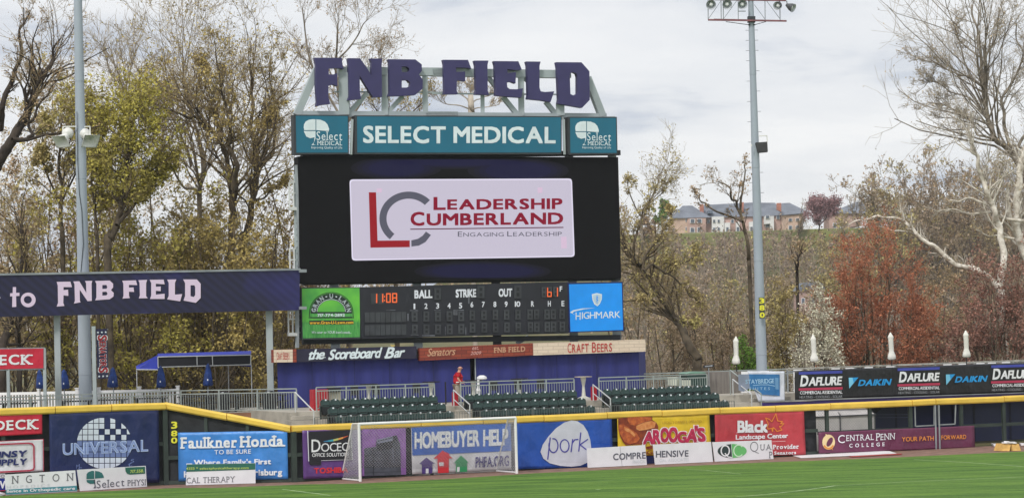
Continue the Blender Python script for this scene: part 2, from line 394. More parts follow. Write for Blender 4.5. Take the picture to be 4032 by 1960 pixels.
# field: mown grass with soft bands, warning track
def grassm():
    mt = bpy.data.materials.new('field_turf'); mt.use_nodes = True; nt = mt.node_tree; b = nt.nodes['Principled BSDF']; b.inputs['Roughness'].default_value = .85
    b.inputs['Specular IOR Level'].default_value = .2
    nn = nt.nodes.new; L = nt.links.new
    tc = nn('ShaderNodeTexCoord'); mp = nn('ShaderNodeMapping'); mp.inputs['Rotation'].default_value = (0, 0, -PF.yaw+.03); mp.inputs['Scale'].default_value = (.22, 1.25, 1); L(tc.outputs['Object'], mp.inputs[0])
    n1 = nn('ShaderNodeTexNoise'); n1.inputs['Scale'].default_value = .9; n1.inputs['Detail'].default_value = 6; n1.inputs['Roughness'].default_value = .65; L(mp.outputs[0], n1.inputs['Vector'])
    r1 = nn('ShaderNodeValToRGB'); L(n1.outputs['Fac'], r1.inputs[0])
    e = r1.color_ramp.elements; e[0].position = .36; e[0].color = (*lin(66, 102, 38), 1); e[1].position = .66; e[1].color = (*lin(108, 142, 56), 1)
    n2 = nn('ShaderNodeTexNoise'); n2.inputs['Scale'].default_value = 5; n2.inputs['Detail'].default_value = 9; n2.inputs['Roughness'].default_value = .75; L(tc.outputs['Object'], n2.inputs['Vector'])
    m1 = nn('ShaderNodeMix'); m1.data_type = 'RGBA'; m1.blend_type = 'OVERLAY'; m1.inputs[0].default_value = .7; L(r1.outputs[0], m1.inputs[6]); L(n2.outputs['Fac'], m1.inputs[7])
    L(m1.outputs[2], b.inputs['Base Color'])
    n3 = nn('ShaderNodeTexNoise'); n3.inputs['Scale'].default_value = 30; L(tc.outputs['Object'], n3.inputs['Vector'])
    bp = nn('ShaderNodeBump'); bp.inputs['Distance'].default_value = .03; L(n3.outputs['Fac'], bp.inputs['Height']); L(bp.outputs[0], b.inputs['Normal'])
    return mt
edge = [('J', -400, 1246), ('J', 130, 1222), ('J', 1000, 1182), ('J', 2138, 1130), ('BB', 900, 1072), ('BB', 2459, 1012), ('B', 520, 1158), ('B', 1100, 1128), ('B', 1647, 1092), ('C', 600, 1048), ('C', 1897, 987), ('D', 900, 995), ('D', 1865, 950), ('D', 2300, 926)]
E3 = [onz(f, [(x, y)], 0)[0] for f, x, y in edge]
fence_pts = [(-60.0, PF1.y0-60*PF1.m), XA, XB, XC, (35.0, PF.y0+35*PF.m), (90.0, PF.y0+90*PF.m)]
def strip(front, back, z, name, mt):
    V = [(p[0], p[1], z) for p in front] + [(p[0], p[1], z) for p in back]
    ap, F = tess([(p[0], p[1]) for p in front] + [(p[0], p[1]) for p in back[::-1]])
    F = [t if (ap[t[1]][0]-ap[t[0]][0])*(ap[t[2]][1]-ap[t[0]][1])-(ap[t[1]][1]-ap[t[0]][1])*(ap[t[2]][0]-ap[t[0]][0]) > 0 else t[::-1] for t in F]
    return mk(name, [(p[0], p[1], z) for p in ap], F, mt, kind='structure', base=(0, 0, 0))
track = mat('track_clay', lin(136, 106, 92), rough=.95, var=.16, vs_=2.0, bump=.02, bs=14)
gl = [(-60, E3[0][1]-14)] + [(p[0], p[1]) for p in E3] + [(90, E3[-1][1]+28)]
def interp(pl, x): 
    for (a, b) in zip(pl[:-1], pl[1:]):
        if a[0] <= x <= b[0]: return a[1]+(b[1]-a[1])*(x-a[0])/(b[0]-a[0])
    return pl[-1][1]
strip(gl, [(p[0], p[1]+.15) for p in fence_pts], 0.0, 'warning_track', track)
strip([(-60, -30), (90, -30)], gl, 0.012, 'field_grass', grassm())
strip([(p[0], p[1]+.15) for p in fence_pts], [(-60, 104.4), (90, 150)], -.02, 'ground', mat('bank_grass', lin(96, 104, 56), rough=.95, var=.25, vs_=.8, bump=.04, bs=6, col2=lin(110, 92, 62)))
# faint pitch lines
lm = mat('worn_line_paint', lin(150, 184, 112), rough=.8, var=.2, vs_=1.4, col2=lin(104, 146, 66))
lm2 = mat('line_paint', lin(196, 214, 170), rough=.8, var=.2, vs_=1.4, col2=lin(140, 176, 108))
def gline(fr, pts, wd, mt):
    P = onz(fr, pts, 0.02); mb = MB()
    for a, b in zip(P[:-1], P[1:]):
        d = b-a; n = np.array((-d[1], d[0], 0))/np.hypot(d[0], d[1])*wd/2
        mb.add([a-n, b-n, b+n, a+n], [(0, 1, 2, 3)])
    return mb.obj('pitch_line', mt, kind='structure')
gline('B', [(20, 1193), (330, 1232)], .1, lm2)
gline('B', [(330, 1230), (700, 1205), (985, 1180)], .06, lm)
gline('BB', [(60, 1225), (700, 1180), (1500, 1125), (2100, 1100)], .06, lm)
gline('C', [(450, 1137), (900, 1110)], .06, lm); gline('C', [(0, 1100), (370, 1080)], .05, lm)
gline('C', [(1330, 1035), (1480, 1043), (1740, 1070)], .06, lm2)
gline('C', [(1000, 1222), (1400, 1205), (1897, 1190)], .05, lm)
gline('C', [(655, 1187), (690, 1184)], .1, lm2)
gline('D', [(0, 1242), (200, 1226), (400, 1203), (540, 1185), (640, 1170)], .1, lm2)
gline('D', [(640, 1170), (1100, 1145), (1865, 1113)], .07, lm2)
gline('D', [(430, 1012), (1080, 1001)], .07, lm); gline('D', [(1150, 1001), (1500, 1020), (1865, 1046)], .08, lm2)
gline('D', [(1270, 990), (1560, 982)], .06, lm); gline('J', [(1300, 1247), (2138, 1225)], .06, lm)
# ------------------------------------------------------------------ outfield fence
GREEN = mat('fence_post_green', lin(52, 64, 58), rough=.6, var=.12); MESHB = mat('windscreen_mesh', lin(40, 42, 46), rough=.85, var=.2, vs_=2.0, bump=.02, bs=3)
YEL = mat('foam_cap_yellow', lin(236, 198, 82), rough=.5, var=.05, vs_=1.3, bump=.03, bs=2.2, detail=8)
def plx(u):      # fence plane under source pixel column u
    return PF1 if u < 656 else (PF2 if u < 1153 else PF)
H1, H2 = 3.5, 2.40
fence = thing('outfield_fence', 'long outfield fence with yellow padded top rail, dark green posts and black windscreen', 'fence', (0, PF.y0, 0))
def fpt(u, z, lay=0.0):      # point on fence line at pixel column u (read at field level) and height z
    pl = plx(u); v = 1880 - (u-655)*0.04; P = pl.hit('X', [(u, v)], lay)[0]; return np.array((P[0], P[1], z))
def topz(u): return H1 if u <= 656 else (H2 if u >= 1149 else H1+(H2-H1)*(u-656)/(1149-656))
joints = [-160, 220, 442, 656, 900, 1149, 1400, 1657, 1902, 2141, 2390, 2606, 2834, 3053, 3270, 3591, 3684, 3953, 4200]
for a, b in zip(joints[:-1], joints[1:]):
    g = 1.5
    pa, pb = fpt(a+g, topz(a)+.012*math.sin(a)), fpt(b-g-.01, topz(b)+.012*math.sin(b*1.3)); mb = MB()
    prof = [(-.13, -.30), (.11, -.30), (.16, -.24), (.165, -.08), (.12, -.01), (.03, .0), (-.08, .0), (-.13, -.06)]
    n = plx((a+b)/2).n; V = []
    for p in (pa, pb):
        for o_, z_ in prof: V.append(p + n*o_ + np.array((0, 0, z_)))
    k = len(prof); F = [(i, i+k, (i+1) % k+k, (i+1) % k) for i in range(k)] + [tuple(range(k)), tuple(range(2*k-1, k-1, -1))]
    mb.add(V, F).obj('padded_cap', YEL, fence)
for u, wd, zt in [(16, .16, .0), (530-60, .12, 0), (655, .2, .12), (815, .14, 0), (978, .14, 0), (1160, .22, .0), (1700, .14, 0), (2060, .1, 0), (2400, .16, 0), (2850, .16, 0), (3185, .9, 0), (3261, .16, 0), (3431, .16, 0), (3590, .18, 0), (3790, .16, 0), (3957, .18, 0)]:
    if u == 3185: continue
    z1 = topz(u)-.28; p = fpt(u, 0, 0); n = plx(u).n
    mb = MB().box((p[0]-n[0]*.04, p[1]-n[1]*.04, z1/2), (wd, .14, z1), plx(u).yaw); mb.obj('post', GREEN, fence)
# windscreen panels (behind the posts) and mid rails
for a, b in [(-160, 655), (655, 1160), (1160, 1700), (1700, 2400), (2400, 2850), (2850, 3224)]:
    zz_ = [topz(a)-.2, topz(b)-.2]; A0, B0 = fpt(a, .06, -.16), fpt(b-.01, .06, -.16); A1, B1 = A0.copy(), B0.copy(); A1[2], B1[2] = zz_
    n = plx((a+b)/2).n*-.02
    mk('windscreen', [A0, B0, B1, A1, A0+n, B0+n, B1+n, A1+n], [(0, 1, 2, 3), (7, 6, 5, 4), (0, 4, 5, 1), (1, 5, 6, 2), (2, 6, 7, 3), (3, 7, 4, 0)], MESHB, fence)
for a, b, z in [(-160, 655, 1.75), (655, 1160, 1.15), (1160, 3224, 1.15), (3224, 3590, 1.02), (3790, 4200, 1.02), (-160, 655, .1), (655, 1160, .1), (1160, 3224, .1)]:
    MB().bar(fpt(a, z, -.05), fpt(b-.01, z, -.05), .06, .16).obj('rail', GREEN, fence)
# chain link (open part, right)
def meshm():
    mt = bpy.data.materials.new('chain_link_wire'); mt.use_nodes = True; b = mt.node_tree.nodes['Principled BSDF']
    b.inputs['Base Color'].default_value = (.06, .07, .07, 1); b.inputs['Roughness'].default_value = .5; return mt
CL = meshm(); mb = MB()
for u0, u1 in ((3224, 3590), (3790, 4200)):
    A_, B_ = fpt(u0, 0, -.02), fpt(u1, 0, -.02); L = np.linalg.norm(B_-A_); d = (B_-A_)/L; hh = 2.1; s_ = .14
    k = -hh
    while k < L:
        for sg in (1, -1):
            x0, x1 = (k, k+hh); z0, z1 = (0, hh) if sg > 0 else (hh, 0)
            c0, c1 = max(0, x0), min(L, x1)
            if c1 > c0: mb.bar(A_+d*c0+np.array((0, 0, z0+(z1-z0)*(c0-x0)/hh)), A_+d*c1+np.array((0, 0, z0+(z1-z0)*(c1-x0)/hh)), .004)
        k += s_
mb.obj('chain_link', CL, fence, kind='stuff')
# yellow 380 on the windscreen
sg = Sign('distance_marker', 'yellow 380 distance numerals stacked on the black outfield windscreen beside the light blue banner', 'sign', PF2, 'BB', (165, 280))
YN = flatm('numeral_yellow', (232, 226, 60)); YE = flatm('numeral_edge', (30, 32, 34))
for ch, y0, y1 in (('3', -95, 30), ('8', 62, 165), ('0', 182, 288)): sg.text(ch, 108, y0, 218, y0-4, y1-y0, YN, name='numeral', bold=.035, layer=2)
sg.panel([(96, -110), (228, -112), (228, 300), (96, 302)], YE, .02, layer=-3); sg.done()
# ------------------------------------------------------------------ banners on the fence
WH = vinyl('vinyl_white', (222, 222, 226)); WP = flatm('print_white', (236, 238, 242)); RED = vinyl('vinyl_crimson', (200, 36, 62)); NAVY = vinyl('vinyl_navy', (24, 38, 88)); NV = flatm('print_navy', (34, 44, 104))
b1 = PF1.off(-.0); pf1 = PF1.off(.0)
def layer_plane(pl, k): return Plane(pl.y0 - k*math.hypot(1, pl.m), pl.m)
F1b, F2b, Fb = layer_plane(PF1, .1), layer_plane(PF2, .1), layer_plane(PF, .1)
s = Sign('deck_banner', 'red banner reading DECK in white serif capitals at the left end of the fence', 'banner', F1b, 'J', (250, 500), 'advertising banners on the outfield fence', .03, 1)
s.panel([(-420, 262), (508, 222), (508, 480), (-420, 527)], RED); s.text('DECK', -75, 322, 462, 298, 118, WP, serif=True, bold=.03, h1=122); s.done()
s = Sign('supply_banner', 'white banner with a maroon rounded frame around navy lettering', 'banner', F1b, 'J', (250, 940), 'advertising banners on the outfield fence', .04, 2)
s.panel([(-420, 592), (524, 545), (524, 925), (-420, 975)], WH)
MR = flatm('print_maroon', (176, 44, 72))
s.line([(-420, 622), (340, 590), (385, 598), (405, 625), (408, 880), (398, 908), (350, 918), (-420, 958)], 18, MR); s.line([(-420, 588), (520, 542)], 8, MR); s.line([(519, 545), (521, 925)], 8, MR)
s.text('INSY', -25, 690, 328, 672, 78, NV, bold=.05, slant=.1); s.text('UPPLY', -80, 790, 328, 770, 78, NV, bold=.05, slant=.1); s.done()
s = Sign('low_blue_banner', 'blue banner with big white letters low on the fence at the far left corner', 'banner', F1b, 'J', (20, 1160), 'advertising banners on the outfield fence')
s.panel([(-420, 1030), (66, 1012), (80, 1150), (-420, 1180)], vinyl('vinyl_royal_dark', (28, 50, 140))); s.text('LV', -60, 1045, 66, 1040, 95, WP, bold=.05)
s.line([(-420, 1184), (80, 1156)], 10, MR); s.panel([(-420, 990), (62, 955), (66, 1008), (-420, 1030)], WH, name='white_strip'); s.text('co', -45, 975, 60, 965, 34, flatm('print_grey', (120, 122, 128))); s.done()
# Universal
s = Sign('globe_banner', 'navy banner with pale outlined lettering across a white checkered globe', 'banner', F1b, 'J', (1250, 1080), 'advertising banners on the outfield fence', .05, 3)
s.panel([(592, 212), (1905, 178), (1918, 1062), (604, 1100)], NAVY)
circ = ell(1252, 590, 330, 308, 36); PG = flatm('print_globe', (214, 222, 236)); PG2 = flatm('print_globe_faint', (112, 130, 182))
for r_ in range(10):
    for c_ in range(10):
        x0 = 921+c_*66.5; y0 = 285+r_*68.5-(x0-921)*.008
        if r_ < 4 and c_ >= 4 and (r_+c_) % 2 == (0 if r_ else 1) and not (r_ == 0 and c_ == 4): continue
        q = clip([(x0+4, y0+4), (x0+62, y0+4), (x0+62, y0+64), (x0+4, y0+64)], circ)
        if len(q) >= 3: s.poly(q, PG2 if r_ in (4, 5, 6) and c_ > -1 and not (r_ == 6 and c_ < 0) else PG, name='globe', layer=1)
s.text('UNIVERSAL', 750, 592, 1778, 545, 145, flatm('print_pale_line', (190, 208, 240)), layer=1.7, bold=.03, h1=145)
s.text('UNIVERSAL', 756, 600, 1772, 553, 130, flatm('print_periwinkle', (140, 160, 212)), layer=2.2, bold=-.005, h1=130)
for ch, x, y in (('M', 935, 870), ('E', 962, 905), ('T', 1555, 860), ('C', 1565, 850), ('S', 1590, 805)): s.text(ch, x-20, y-20, x+20, y-30, 44, PG2, layer=1)
s.done()
# Faulkner
s = Sign('car_dealer_banner', 'light blue banner with large white serif lettering right of the yellow 380 numerals', 'banner', F2b, 'BB', (1200, 930), 'advertising banners on the outfield fence', .04, 4)
s.panel([(225, 98), (2150, 62), (2165, 912), (238, 955)], vinyl('vinyl_sky_blue', (64, 136, 214)))
s.text('Faulkner', 270, 178, 1268, 165, 200, WP, serif=True, bold=.035, h1=195); s.text('Honda', 1315, 155, 2120, 142, 203, WP, serif=True, bold=.04, h1=195)
s.text('TO BE SURE', 872, 402, 1515, 388, 78, WP, bold=.01, gap=.12, h1=76)
s.text("Where Family's First", 510, 572, 1868, 552, 132, WP, bold=.045, h1=128); s.line([(385, 650), (475, 648)], 22, WP, name='lettering')
s.text('H', 335, 772, 440, 770, 112, WP, bold=.045); s.text('risburg', 1575, 742, 2065, 735, 146, WP, bold=.045, h1=142); s.done()
# office banner
s = Sign('office_solutions_banner', 'purple and black banner with a rainbow swoosh and a large grey copier', 'banner', Fb, 'AE', (1000, 1090), 'advertising banners on the outfield fence', .03, 5)
PUR = vinyl('vinyl_purple', (98, 62, 132)); PBK = flatm('print_black', (30, 29, 38)); LPU = flatm('print_lilac', (150, 104, 176), var=.12, vs_=3); CG = flatm('print_copier', (84, 88, 100), var=.14, vs_=4); CD = flatm('print_copier_dark', (46, 48, 58)); CLt = flatm('print_copier_light', (140, 146, 168))
s.panel([(170, 305), (1865, 262), (1870, 1030), (190, 1104)], PUR)
s.poly([(1145, 285), (1862, 268), (1868, 1028), (1150, 1052)], LPU); s.poly([(270, 322), (968, 296), (985, 782), (475, 796), (470, 870), (285, 870), (275, 800)], PBK)
s.line([(250, 315), (268, 808)], 12, WP); s.line([(475, 796), (985, 780), (962, 296)], 9, WP)
s.text('D', 312, 455, 460, 450, 208, WP, layer=2, bold=.01); s.text('OCEO', 470, 515, 945, 500, 140, WP, layer=2, bold=.005, gap=.04); s.text('OFFICE SOLUTIONS', 322, 680, 930, 665, 60, WP, layer=2, bold=.012)
for k, col in enumerate(((60, 140, 190), (70, 170, 190), (196, 200, 120), (230, 160, 80), (200, 90, 60))):
    x0 = 510+k*80; x1 = x0+84; yc = lambda x: 485-(x-510)*.05-((x-510)/400)**2*70
    hw = lambda x: 26*math.sin(math.pi*min(1, max(0, (x-500)/430)))**.7+2
    s.poly([(x0, yc(x0)-hw(x0)*.6), (x1, yc(x1)-hw(x1)*.6), (x1, yc(x1)+hw(x1)*.6), (x0, yc(x0)+hw(x0)*.6)], flatm('swoosh_%d' % k, col), layer=2, name='swoosh')
s.text('TOSHIBA', 355, 920, 915, 900, 95, flatm('print_red', (214, 48, 60)), layer=1, bold=.05)
s.poly([(1178, 600), (1370, 570), (1378, 455), (1650, 400), (1700, 385), (1728, 430), (1765, 520), (1785, 1035), (1180, 1050)], CG, layer=2, name='copier')
s.poly([(1380, 455), (1640, 398), (1655, 470), (1395, 520)], CLt, layer=3, name='copier'); s.line([(1400, 478), (1640, 420)], 10, CD, layer=4, name='copier')
s.poly([(1640, 395), (1700, 382), (1725, 428), (1650, 500)], CD, layer=4, name='copier'); s.poly([(1375, 530), (1640, 480), (1645, 590), (1385, 640)], CD, layer=3, name='copier')
s.line([(1322, 600), (1330, 1048)], 10, CD, layer=3, name='copier'); s.line([(1645, 590), (1655, 830)], 8, CLt, layer=3, name='copier')
for y in (700, 800, 900, 990): s.line([(1185, y+8), (1780, y-14)], 5, CD, layer=3.2, name='copier')
s.done()
# homebuyer
s = Sign('homebuyer_banner', 'blue and white banner with three little house shapes behind the goal net', 'banner', Fb, 'AF', (900, 1010), 'advertising banners on the outfield fence', .03, 6)
s.panel([(82, 258), (1710, 180), (1728, 945), (98, 1025)], WH); BL = vinyl('vinyl_help_blue', (50, 104, 196))
n_ = 12; top = [(82+1628*k/n_, 258-78*k/n_) for k in range(n_+1)]; bot = [(96+1628*k/n_, 716-76*k/n_) for k in range(n_+1)]
for k in range(n_): s.poly([top[k], top[k+1], bot[k+1], bot[k]], BL, layer=-.8, name='blue_field')
s.text('HOMEBUYER', 128, 335, 1198, 292, 275, WP, bold=.05, gap=.05, h1=275); s.text('HELP', 1255, 295, 1670, 275, 272, WP, bold=.05, gap=.05, h1=268)
s.text('PHFA.ORG', 1130, 738, 1680, 712, 178, flatm('print_plum', (84, 78, 138)), bold=.02, gap=.09, h1=175)
for (x0, x1, yt, ye, yb, col, ex) in ((205, 465, 750, 855, 1015, (82, 58, 134), .16), (445, 755, 630, 768, 1005, (220, 42, 52), .2), (778, 1022, 710, 842, 990, (52, 158, 100), .12)):
    cx = (x0+x1)/2; m_ = flatm('print_house_%d' % x0, col); w_ = (x1-x0)
    s.poly([(x0, ye), (cx-10, yt), (x1, ye-6)], m_, layer=.2, name='house_print'); s.poly([(x0+w_*ex, ye-4), (x1-w_*ex, ye-10), (x1-w_*ex, yb-8), (x0+w_*ex+6, yb)], m_, layer=.4, name='house_print')
s.poly([(530, 828), (605, 825), (608, 885), (532, 888)], WP, layer=1.2, name='house_print'); s.poly([(312, 930), (358, 928), (360, 1008), (312, 1010)], WP, layer=1.2, name='house_print'); s.poly([(828, 905), (872, 903), (868, 982), (824, 985)], WP, layer=1.2, name='house_print')
s.poly([(600, 640), (700, 688), (690, 780), (560, 700)], flatm('print_house_445', (220, 42, 52)), layer=.6, name='house_print')
s.done()
# pork
s = Sign('pork_banner', 'bright blue banner with the word pork in a white egg shape', 'banner', Fb, 'C', (430, 1030), 'advertising banners on the outfield fence', .07, 7)
s.panel([(66, 682), (775, 655), (785, 1015), (78, 1035)], vinyl('vinyl_cobalt', (30, 80, 172)))
s.poly([(240, 905), (258, 850), (300, 790), (355, 730), (415, 688), (470, 670), (515, 676), (560, 705), (592, 755), (612, 815), (620, 880), (612, 940), (590, 985), (540, 1008), (470, 1016), (390, 1010), (310, 990), (262, 955)], flatm('print_egg', (206, 208, 220)), layer=.5, name='egg')
PK = flatm('print_violet', (70, 66, 160))
for x0, x1, kind in ((292, 372, 'p'), (388, 452, 'o'), (468, 505, 'r'), (525, 592, 'k')):
    y = 822-(x0-292)*.06
    if kind == 'p': s.line([(312, 800), (294, 960)], 9, PK, 1.5, 'lettering'); s.line(ell(336, 858, 34, 52, 16, -100, 200), 9, PK, 1.5, 'lettering')
    if kind == 'o': s.line(ell(420, 860, 33, 46, 18), 9, PK, 1.5, 'lettering', closed=True)
    if kind == 'r': s.line([(480, 812), (468, 905)], 9, PK, 1.5, 'lettering'); s.line([(477, 840), (495, 815), (520, 812)], 9, PK, 1.5, 'lettering')
    if kind == 'k': s.line([(540, 762), (526, 900)], 9, PK, 1.5, 'lettering'); s.line([(592, 812), (535, 852), (585, 890)], 9, PK, 1.5, 'lettering')
s.done()
# wings banner
s = Sign('wings_banner', 'yellow banner with roasted wings and fat magenta lettering', 'banner', Fb, 'AG', (1000, 900), 'advertising banners on the outfield fence', .03, 8)
s.panel([(378, 212), (2075, 142), (2112, 860), (400, 915)], vinyl('vinyl_sun_yellow', (226, 190, 40)))
W1 = flatm('print_wing_dark', (150, 66, 30), var=.3, vs_=5, col2=lin(112, 40, 22)); W2 = flatm('print_wing', (206, 110, 52), var=.3, vs_=6, col2=lin(160, 66, 34)); W3 = flatm('print_wing_light', (228, 160, 98), var=.2, vs_=6, col2=lin(206, 118, 60))
s.poly([(385, 215), (560, 185), (1015, 180), (1012, 240), (1090, 290), (1128, 360), (1120, 440), (900, 520), (820, 690), (530, 710), (470, 640), (420, 540), (390, 420)], W1, layer=.4, name='wings_print')
s.poly([(560, 190), (780, 188), (1005, 195), (1000, 245), (850, 290), (700, 345), (600, 330), (560, 250)], W2, layer=1, name='wings_print'); s.poly([(720, 350), (860, 290), (1000, 258), (1080, 290), (1060, 380), (900, 425), (780, 440), (720, 410)], W3, layer=1.2, name='wings_print')
s.poly([(400, 330), (480, 320), (600, 400), (720, 480), (785, 580), (740, 650), (600, 690), (500, 640), (430, 520), (385, 420)], W2, layer=1.4, name='wings_print'); s.poly([(490, 360), (600, 420), (700, 500), (690, 560), (600, 480), (500, 430)], W3, layer=2, name='wings_print')
MG = flatm('print_magenta', (196, 38, 84), var=.15, vs_=6); MO = flatm('print_outline', (240, 228, 232))
for st, x0, y0, x1, y1, sl in (('A', 835, 455, 1035, 690, .1), ('R', 1020, 425, 1165, 690, 0), ('O', 1160, 385, 1315, 660, 0), ('O', 1310, 375, 1480, 660, 0), ('G', 1475, 455, 1640, 665, 0), ('A', 1625, 405, 1835, 660, .1), ("'", 1785, 345, 1850, 450, 0), ('S', 1835, 385, 1995, 645, -.1)):
    s.text(st, x0-20, y0-14, x1+16, y0-14, y1-y0+30, MO, layer=2.2, name='outline', bold=.09, slant=sl); s.text(st, x0, y0, x1, y0, y1-y0, MG, layer=3.2, bold=.06, slant=sl)
s.text('LOCALLY OWNED & OPERATED', 1205, 270, 1925, 245, 50, flatm('print_ochre', (176, 140, 40)), layer=.5, bold=-.01)
s.text('ORIGINAL', 660, 815, 1350, 790, 70, W1, layer=.5, bold=.03); s.poly([(895, 735), (1040, 715), (1010, 780), (905, 780)], W1, layer=.6); s.done()
s = Sign('navy_valance', 'narrow navy strip low on the fence beneath the yellow wings banner', 'banner', Fb, 'AG', (1000, 1060)); s.panel([(400, 930), (2110, 868), (2115, 1000), (410, 1070)], NAVY); s.done()
# landscape centre banner
s = Sign('landscape_banner', 'coral red banner with white lettering and an orange maple leaf outline', 'banner', Fb, 'AH', (1200, 940), 'advertising banners on the outfield fence', .05, 9)
s.panel([(312, 128), (2000, 80), (2035, 905), (335, 965)], vinyl('vinyl_coral_red', (192, 62, 72)))
s.text('Black', 732, 262, 1310, 258, 230, WP, bold=.05, serif=False, gap=.04, h1=232); s.text('Landscape Center', 698, 530, 1690, 500, 122, WP, bold=.035, gap=.04, h1=116)
s.text('the Provider', 1180, 725, 1893, 708, 84, WP, bold=.04, serif=True); s.text('Senators', 1430, 845, 1842, 832, 64, WP, bold=.04, serif=True)
s.line([(712, 492), (1235, 478)], 5, WP); s.line([(1390, 660), (1640, 650)], 5, WP)
s.line([(1265, 212), (1335, 235), (1382, 282), (1462, 130), (1492, 265), (1588, 282), (1545, 320), (1612, 318), (1560, 370), (1525, 372), (1575, 438), (1480, 468), (1452, 430), (1408, 392), (1400, 470), (1385, 440), (1395, 408), (1310, 420), (1300, 368), (1318, 330)], 15, flatm('print_orange', (236, 146, 52)), layer=.7, name='leaf_outline', closed=True); s.done()
# college banner
s = Sign('college_banner', 'long maroon banner with a cream roundel and amber lettering across the gate', 'banner', layer_plane(PF, .16), 'T', (900, 860), 'advertising banners on the outfield fence', .03, 10)
s.panel([(72, 622), (1970, 540), (1978, 808), (78, 880)], vinyl('vinyl_maroon', (106, 46, 78)))
s.text('C', 302, 655, 385, 652, 98, WP, serif=False, bold=-.008); s.text('ENTRAL', 398, 655, 738, 640, 72, WP, serif=True, bold=-.008); s.text('P', 762, 632, 815, 628, 92, WP, serif=True, bold=-.008); s.text('ENN', 815, 640, 1000, 628, 76, WP, serif=True, bold=-.008)
s.text('COLLEGE', 440, 760, 870, 742, 46, WP, bold=.02, gap=.5, serif=True)
OR = flatm('print_amber', (232, 148, 66)); s.text('YOUR PATH', 1082, 678, 1468, 665, 56, OR, bold=.02); s.text('FORWARD', 1562, 658, 1865, 648, 54, OR, bold=.02)
s.poly(ell(188, 740, 78, 92, 24), flatm('print_cream', (240, 214, 160)), name='roundel'); s.poly([(150, 640), (185, 655), (150, 665)], flatm('print_cream', (240, 214, 160)), name='roundel'); s.poly(ell(200, 738, 30, 62, 16, tilt=.5), flatm('vinyl_maroon2', (106, 46, 78)), layer=1.6, name='roundel')
s.poly(arcband(188, 740, 74, 88, 20, 30, 150), OR, layer=1.4, name='roundel'); s.poly([(218, 815), (240, 842), (236, 818)], OR, name='roundel'); s.done()
# gate
ALU = mat('galvanised_steel', lin(150, 156, 160), rough=.45, metal=.3, var=.1)
gt = thing('chain_gate', 'grey steel double gate frames set in the open part of the fence', 'gate', tuple(fpt(3680, 0)))
gp = layer_plane(PF, .02); gq = layer_plane(PF, .2)
for nm, pts in (('gate_leaf', [(1245, 300), (1252, 548), (1480, 535), (1480, 290)]), ('gate_leaf', [(1530, 290), (1535, 530), (1735, 520), (1742, 285)])):
    P = gp.hit('T', pts); mb = MB()
    for a, b in zip(P[:-1], P[1:]): mb.bar(a, b, .06)
    mb.obj(nm, ALU, gt)
for x in (1500, 1545):
    P = gq.hit('T', [(x-8, 290), (x+5, 830)]); MB().bar(P[0], P[1], .07).obj('gate_post', ALU, gt)
# things behind the open fence
PW_ = Plane(111.0, .4656)
BW = mat('blue_shed_wall', lin(32, 44, 100), rough=.6, var=.12, vs_=.6, bump=.03, bs=2)
sh = thing('blue_shed', 'long dark blue canvas walled shed seen through the open fence', 'building', tuple(PW_.hit('T', [(1700, 700)])[0]))
q = PW_.hit('T', [(760, 400), (860, 320), (3000, 160), (3000, 700), (760, 700)]); q[3][2] = -.1; q[4][2] = -.1
MB().prism([tuple(p) for p in q], [tuple(p - PW_.n*4) for p in q]).obj('side_wall', BW, sh)
for x in (1010, 1700, 1960, 2400, 2700):
    P = PW_.hit('T', [(x, 330)], .03)[0]; MB().bar((P[0], P[1], 0), (P[0], P[1], 2.3), .1, .05).obj('seam_strip', mat('shed_seam', lin(24, 30, 74), rough=.7), sh)
for y in (405, 440): 
    P = PW_.hit('T', [(790, y), (1165, y-2)], .04); MB().bar(P[0], P[1], .05).obj('rope_line', mat('faded_blue', lin(70, 84, 130)), sh)
tn = thing('white_tent', 'white fabric tent with a thin steel frame behind the open fence', 'tent', tuple(Plane(107.0, .4656).hit('T', [(400, 580)])[0]))
PT = Plane(107.0, .4656); TF = mat('tent_fabric', lin(196, 192, 190), rough=.8, var=.06, bump=.02, bs=3)
q = PT.hit('T', [(20, 425), (760, 400), (760, 600), (20, 600)]); q[2][2] = q[3][2] = 0; MB().prism([tuple(p) for p in q], [tuple(p-PT.n*.03) for p in q]).obj('side_wall', TF, tn)
bk = PT.off(-2.5); a, b = q[0], q[1]; up = np.array((0, 0, 1.0)); MB().add([a, b, b-PT.n*2.6+up*.9, a-PT.n*2.6+up*.9], [(0, 1, 2, 3)]).obj('roof', TF, tn)
FRM = mat('tent_frame', lin(90, 92, 96), rough=.4, metal=.4)
P = PT.hit('T', [(20, 438), (765, 402)], .04); MB().tube(P[0], P[1], .03).obj('eave_pole', FRM, tn)
for x in (325, 748): P = PT.hit('T', [(x, 410)], .05)[0]; MB().tube((P[0], P[1], 0), P, .03).obj('upright', FRM, tn)
for x0, x1 in ((330, 425), (755, 850)): P = PT.hit('T', [(x0, 410), (x1, 335)], .05); MB().tube(P[0], P[1]-PT.n*1.2, .025).obj('roof_pole', FRM, tn)
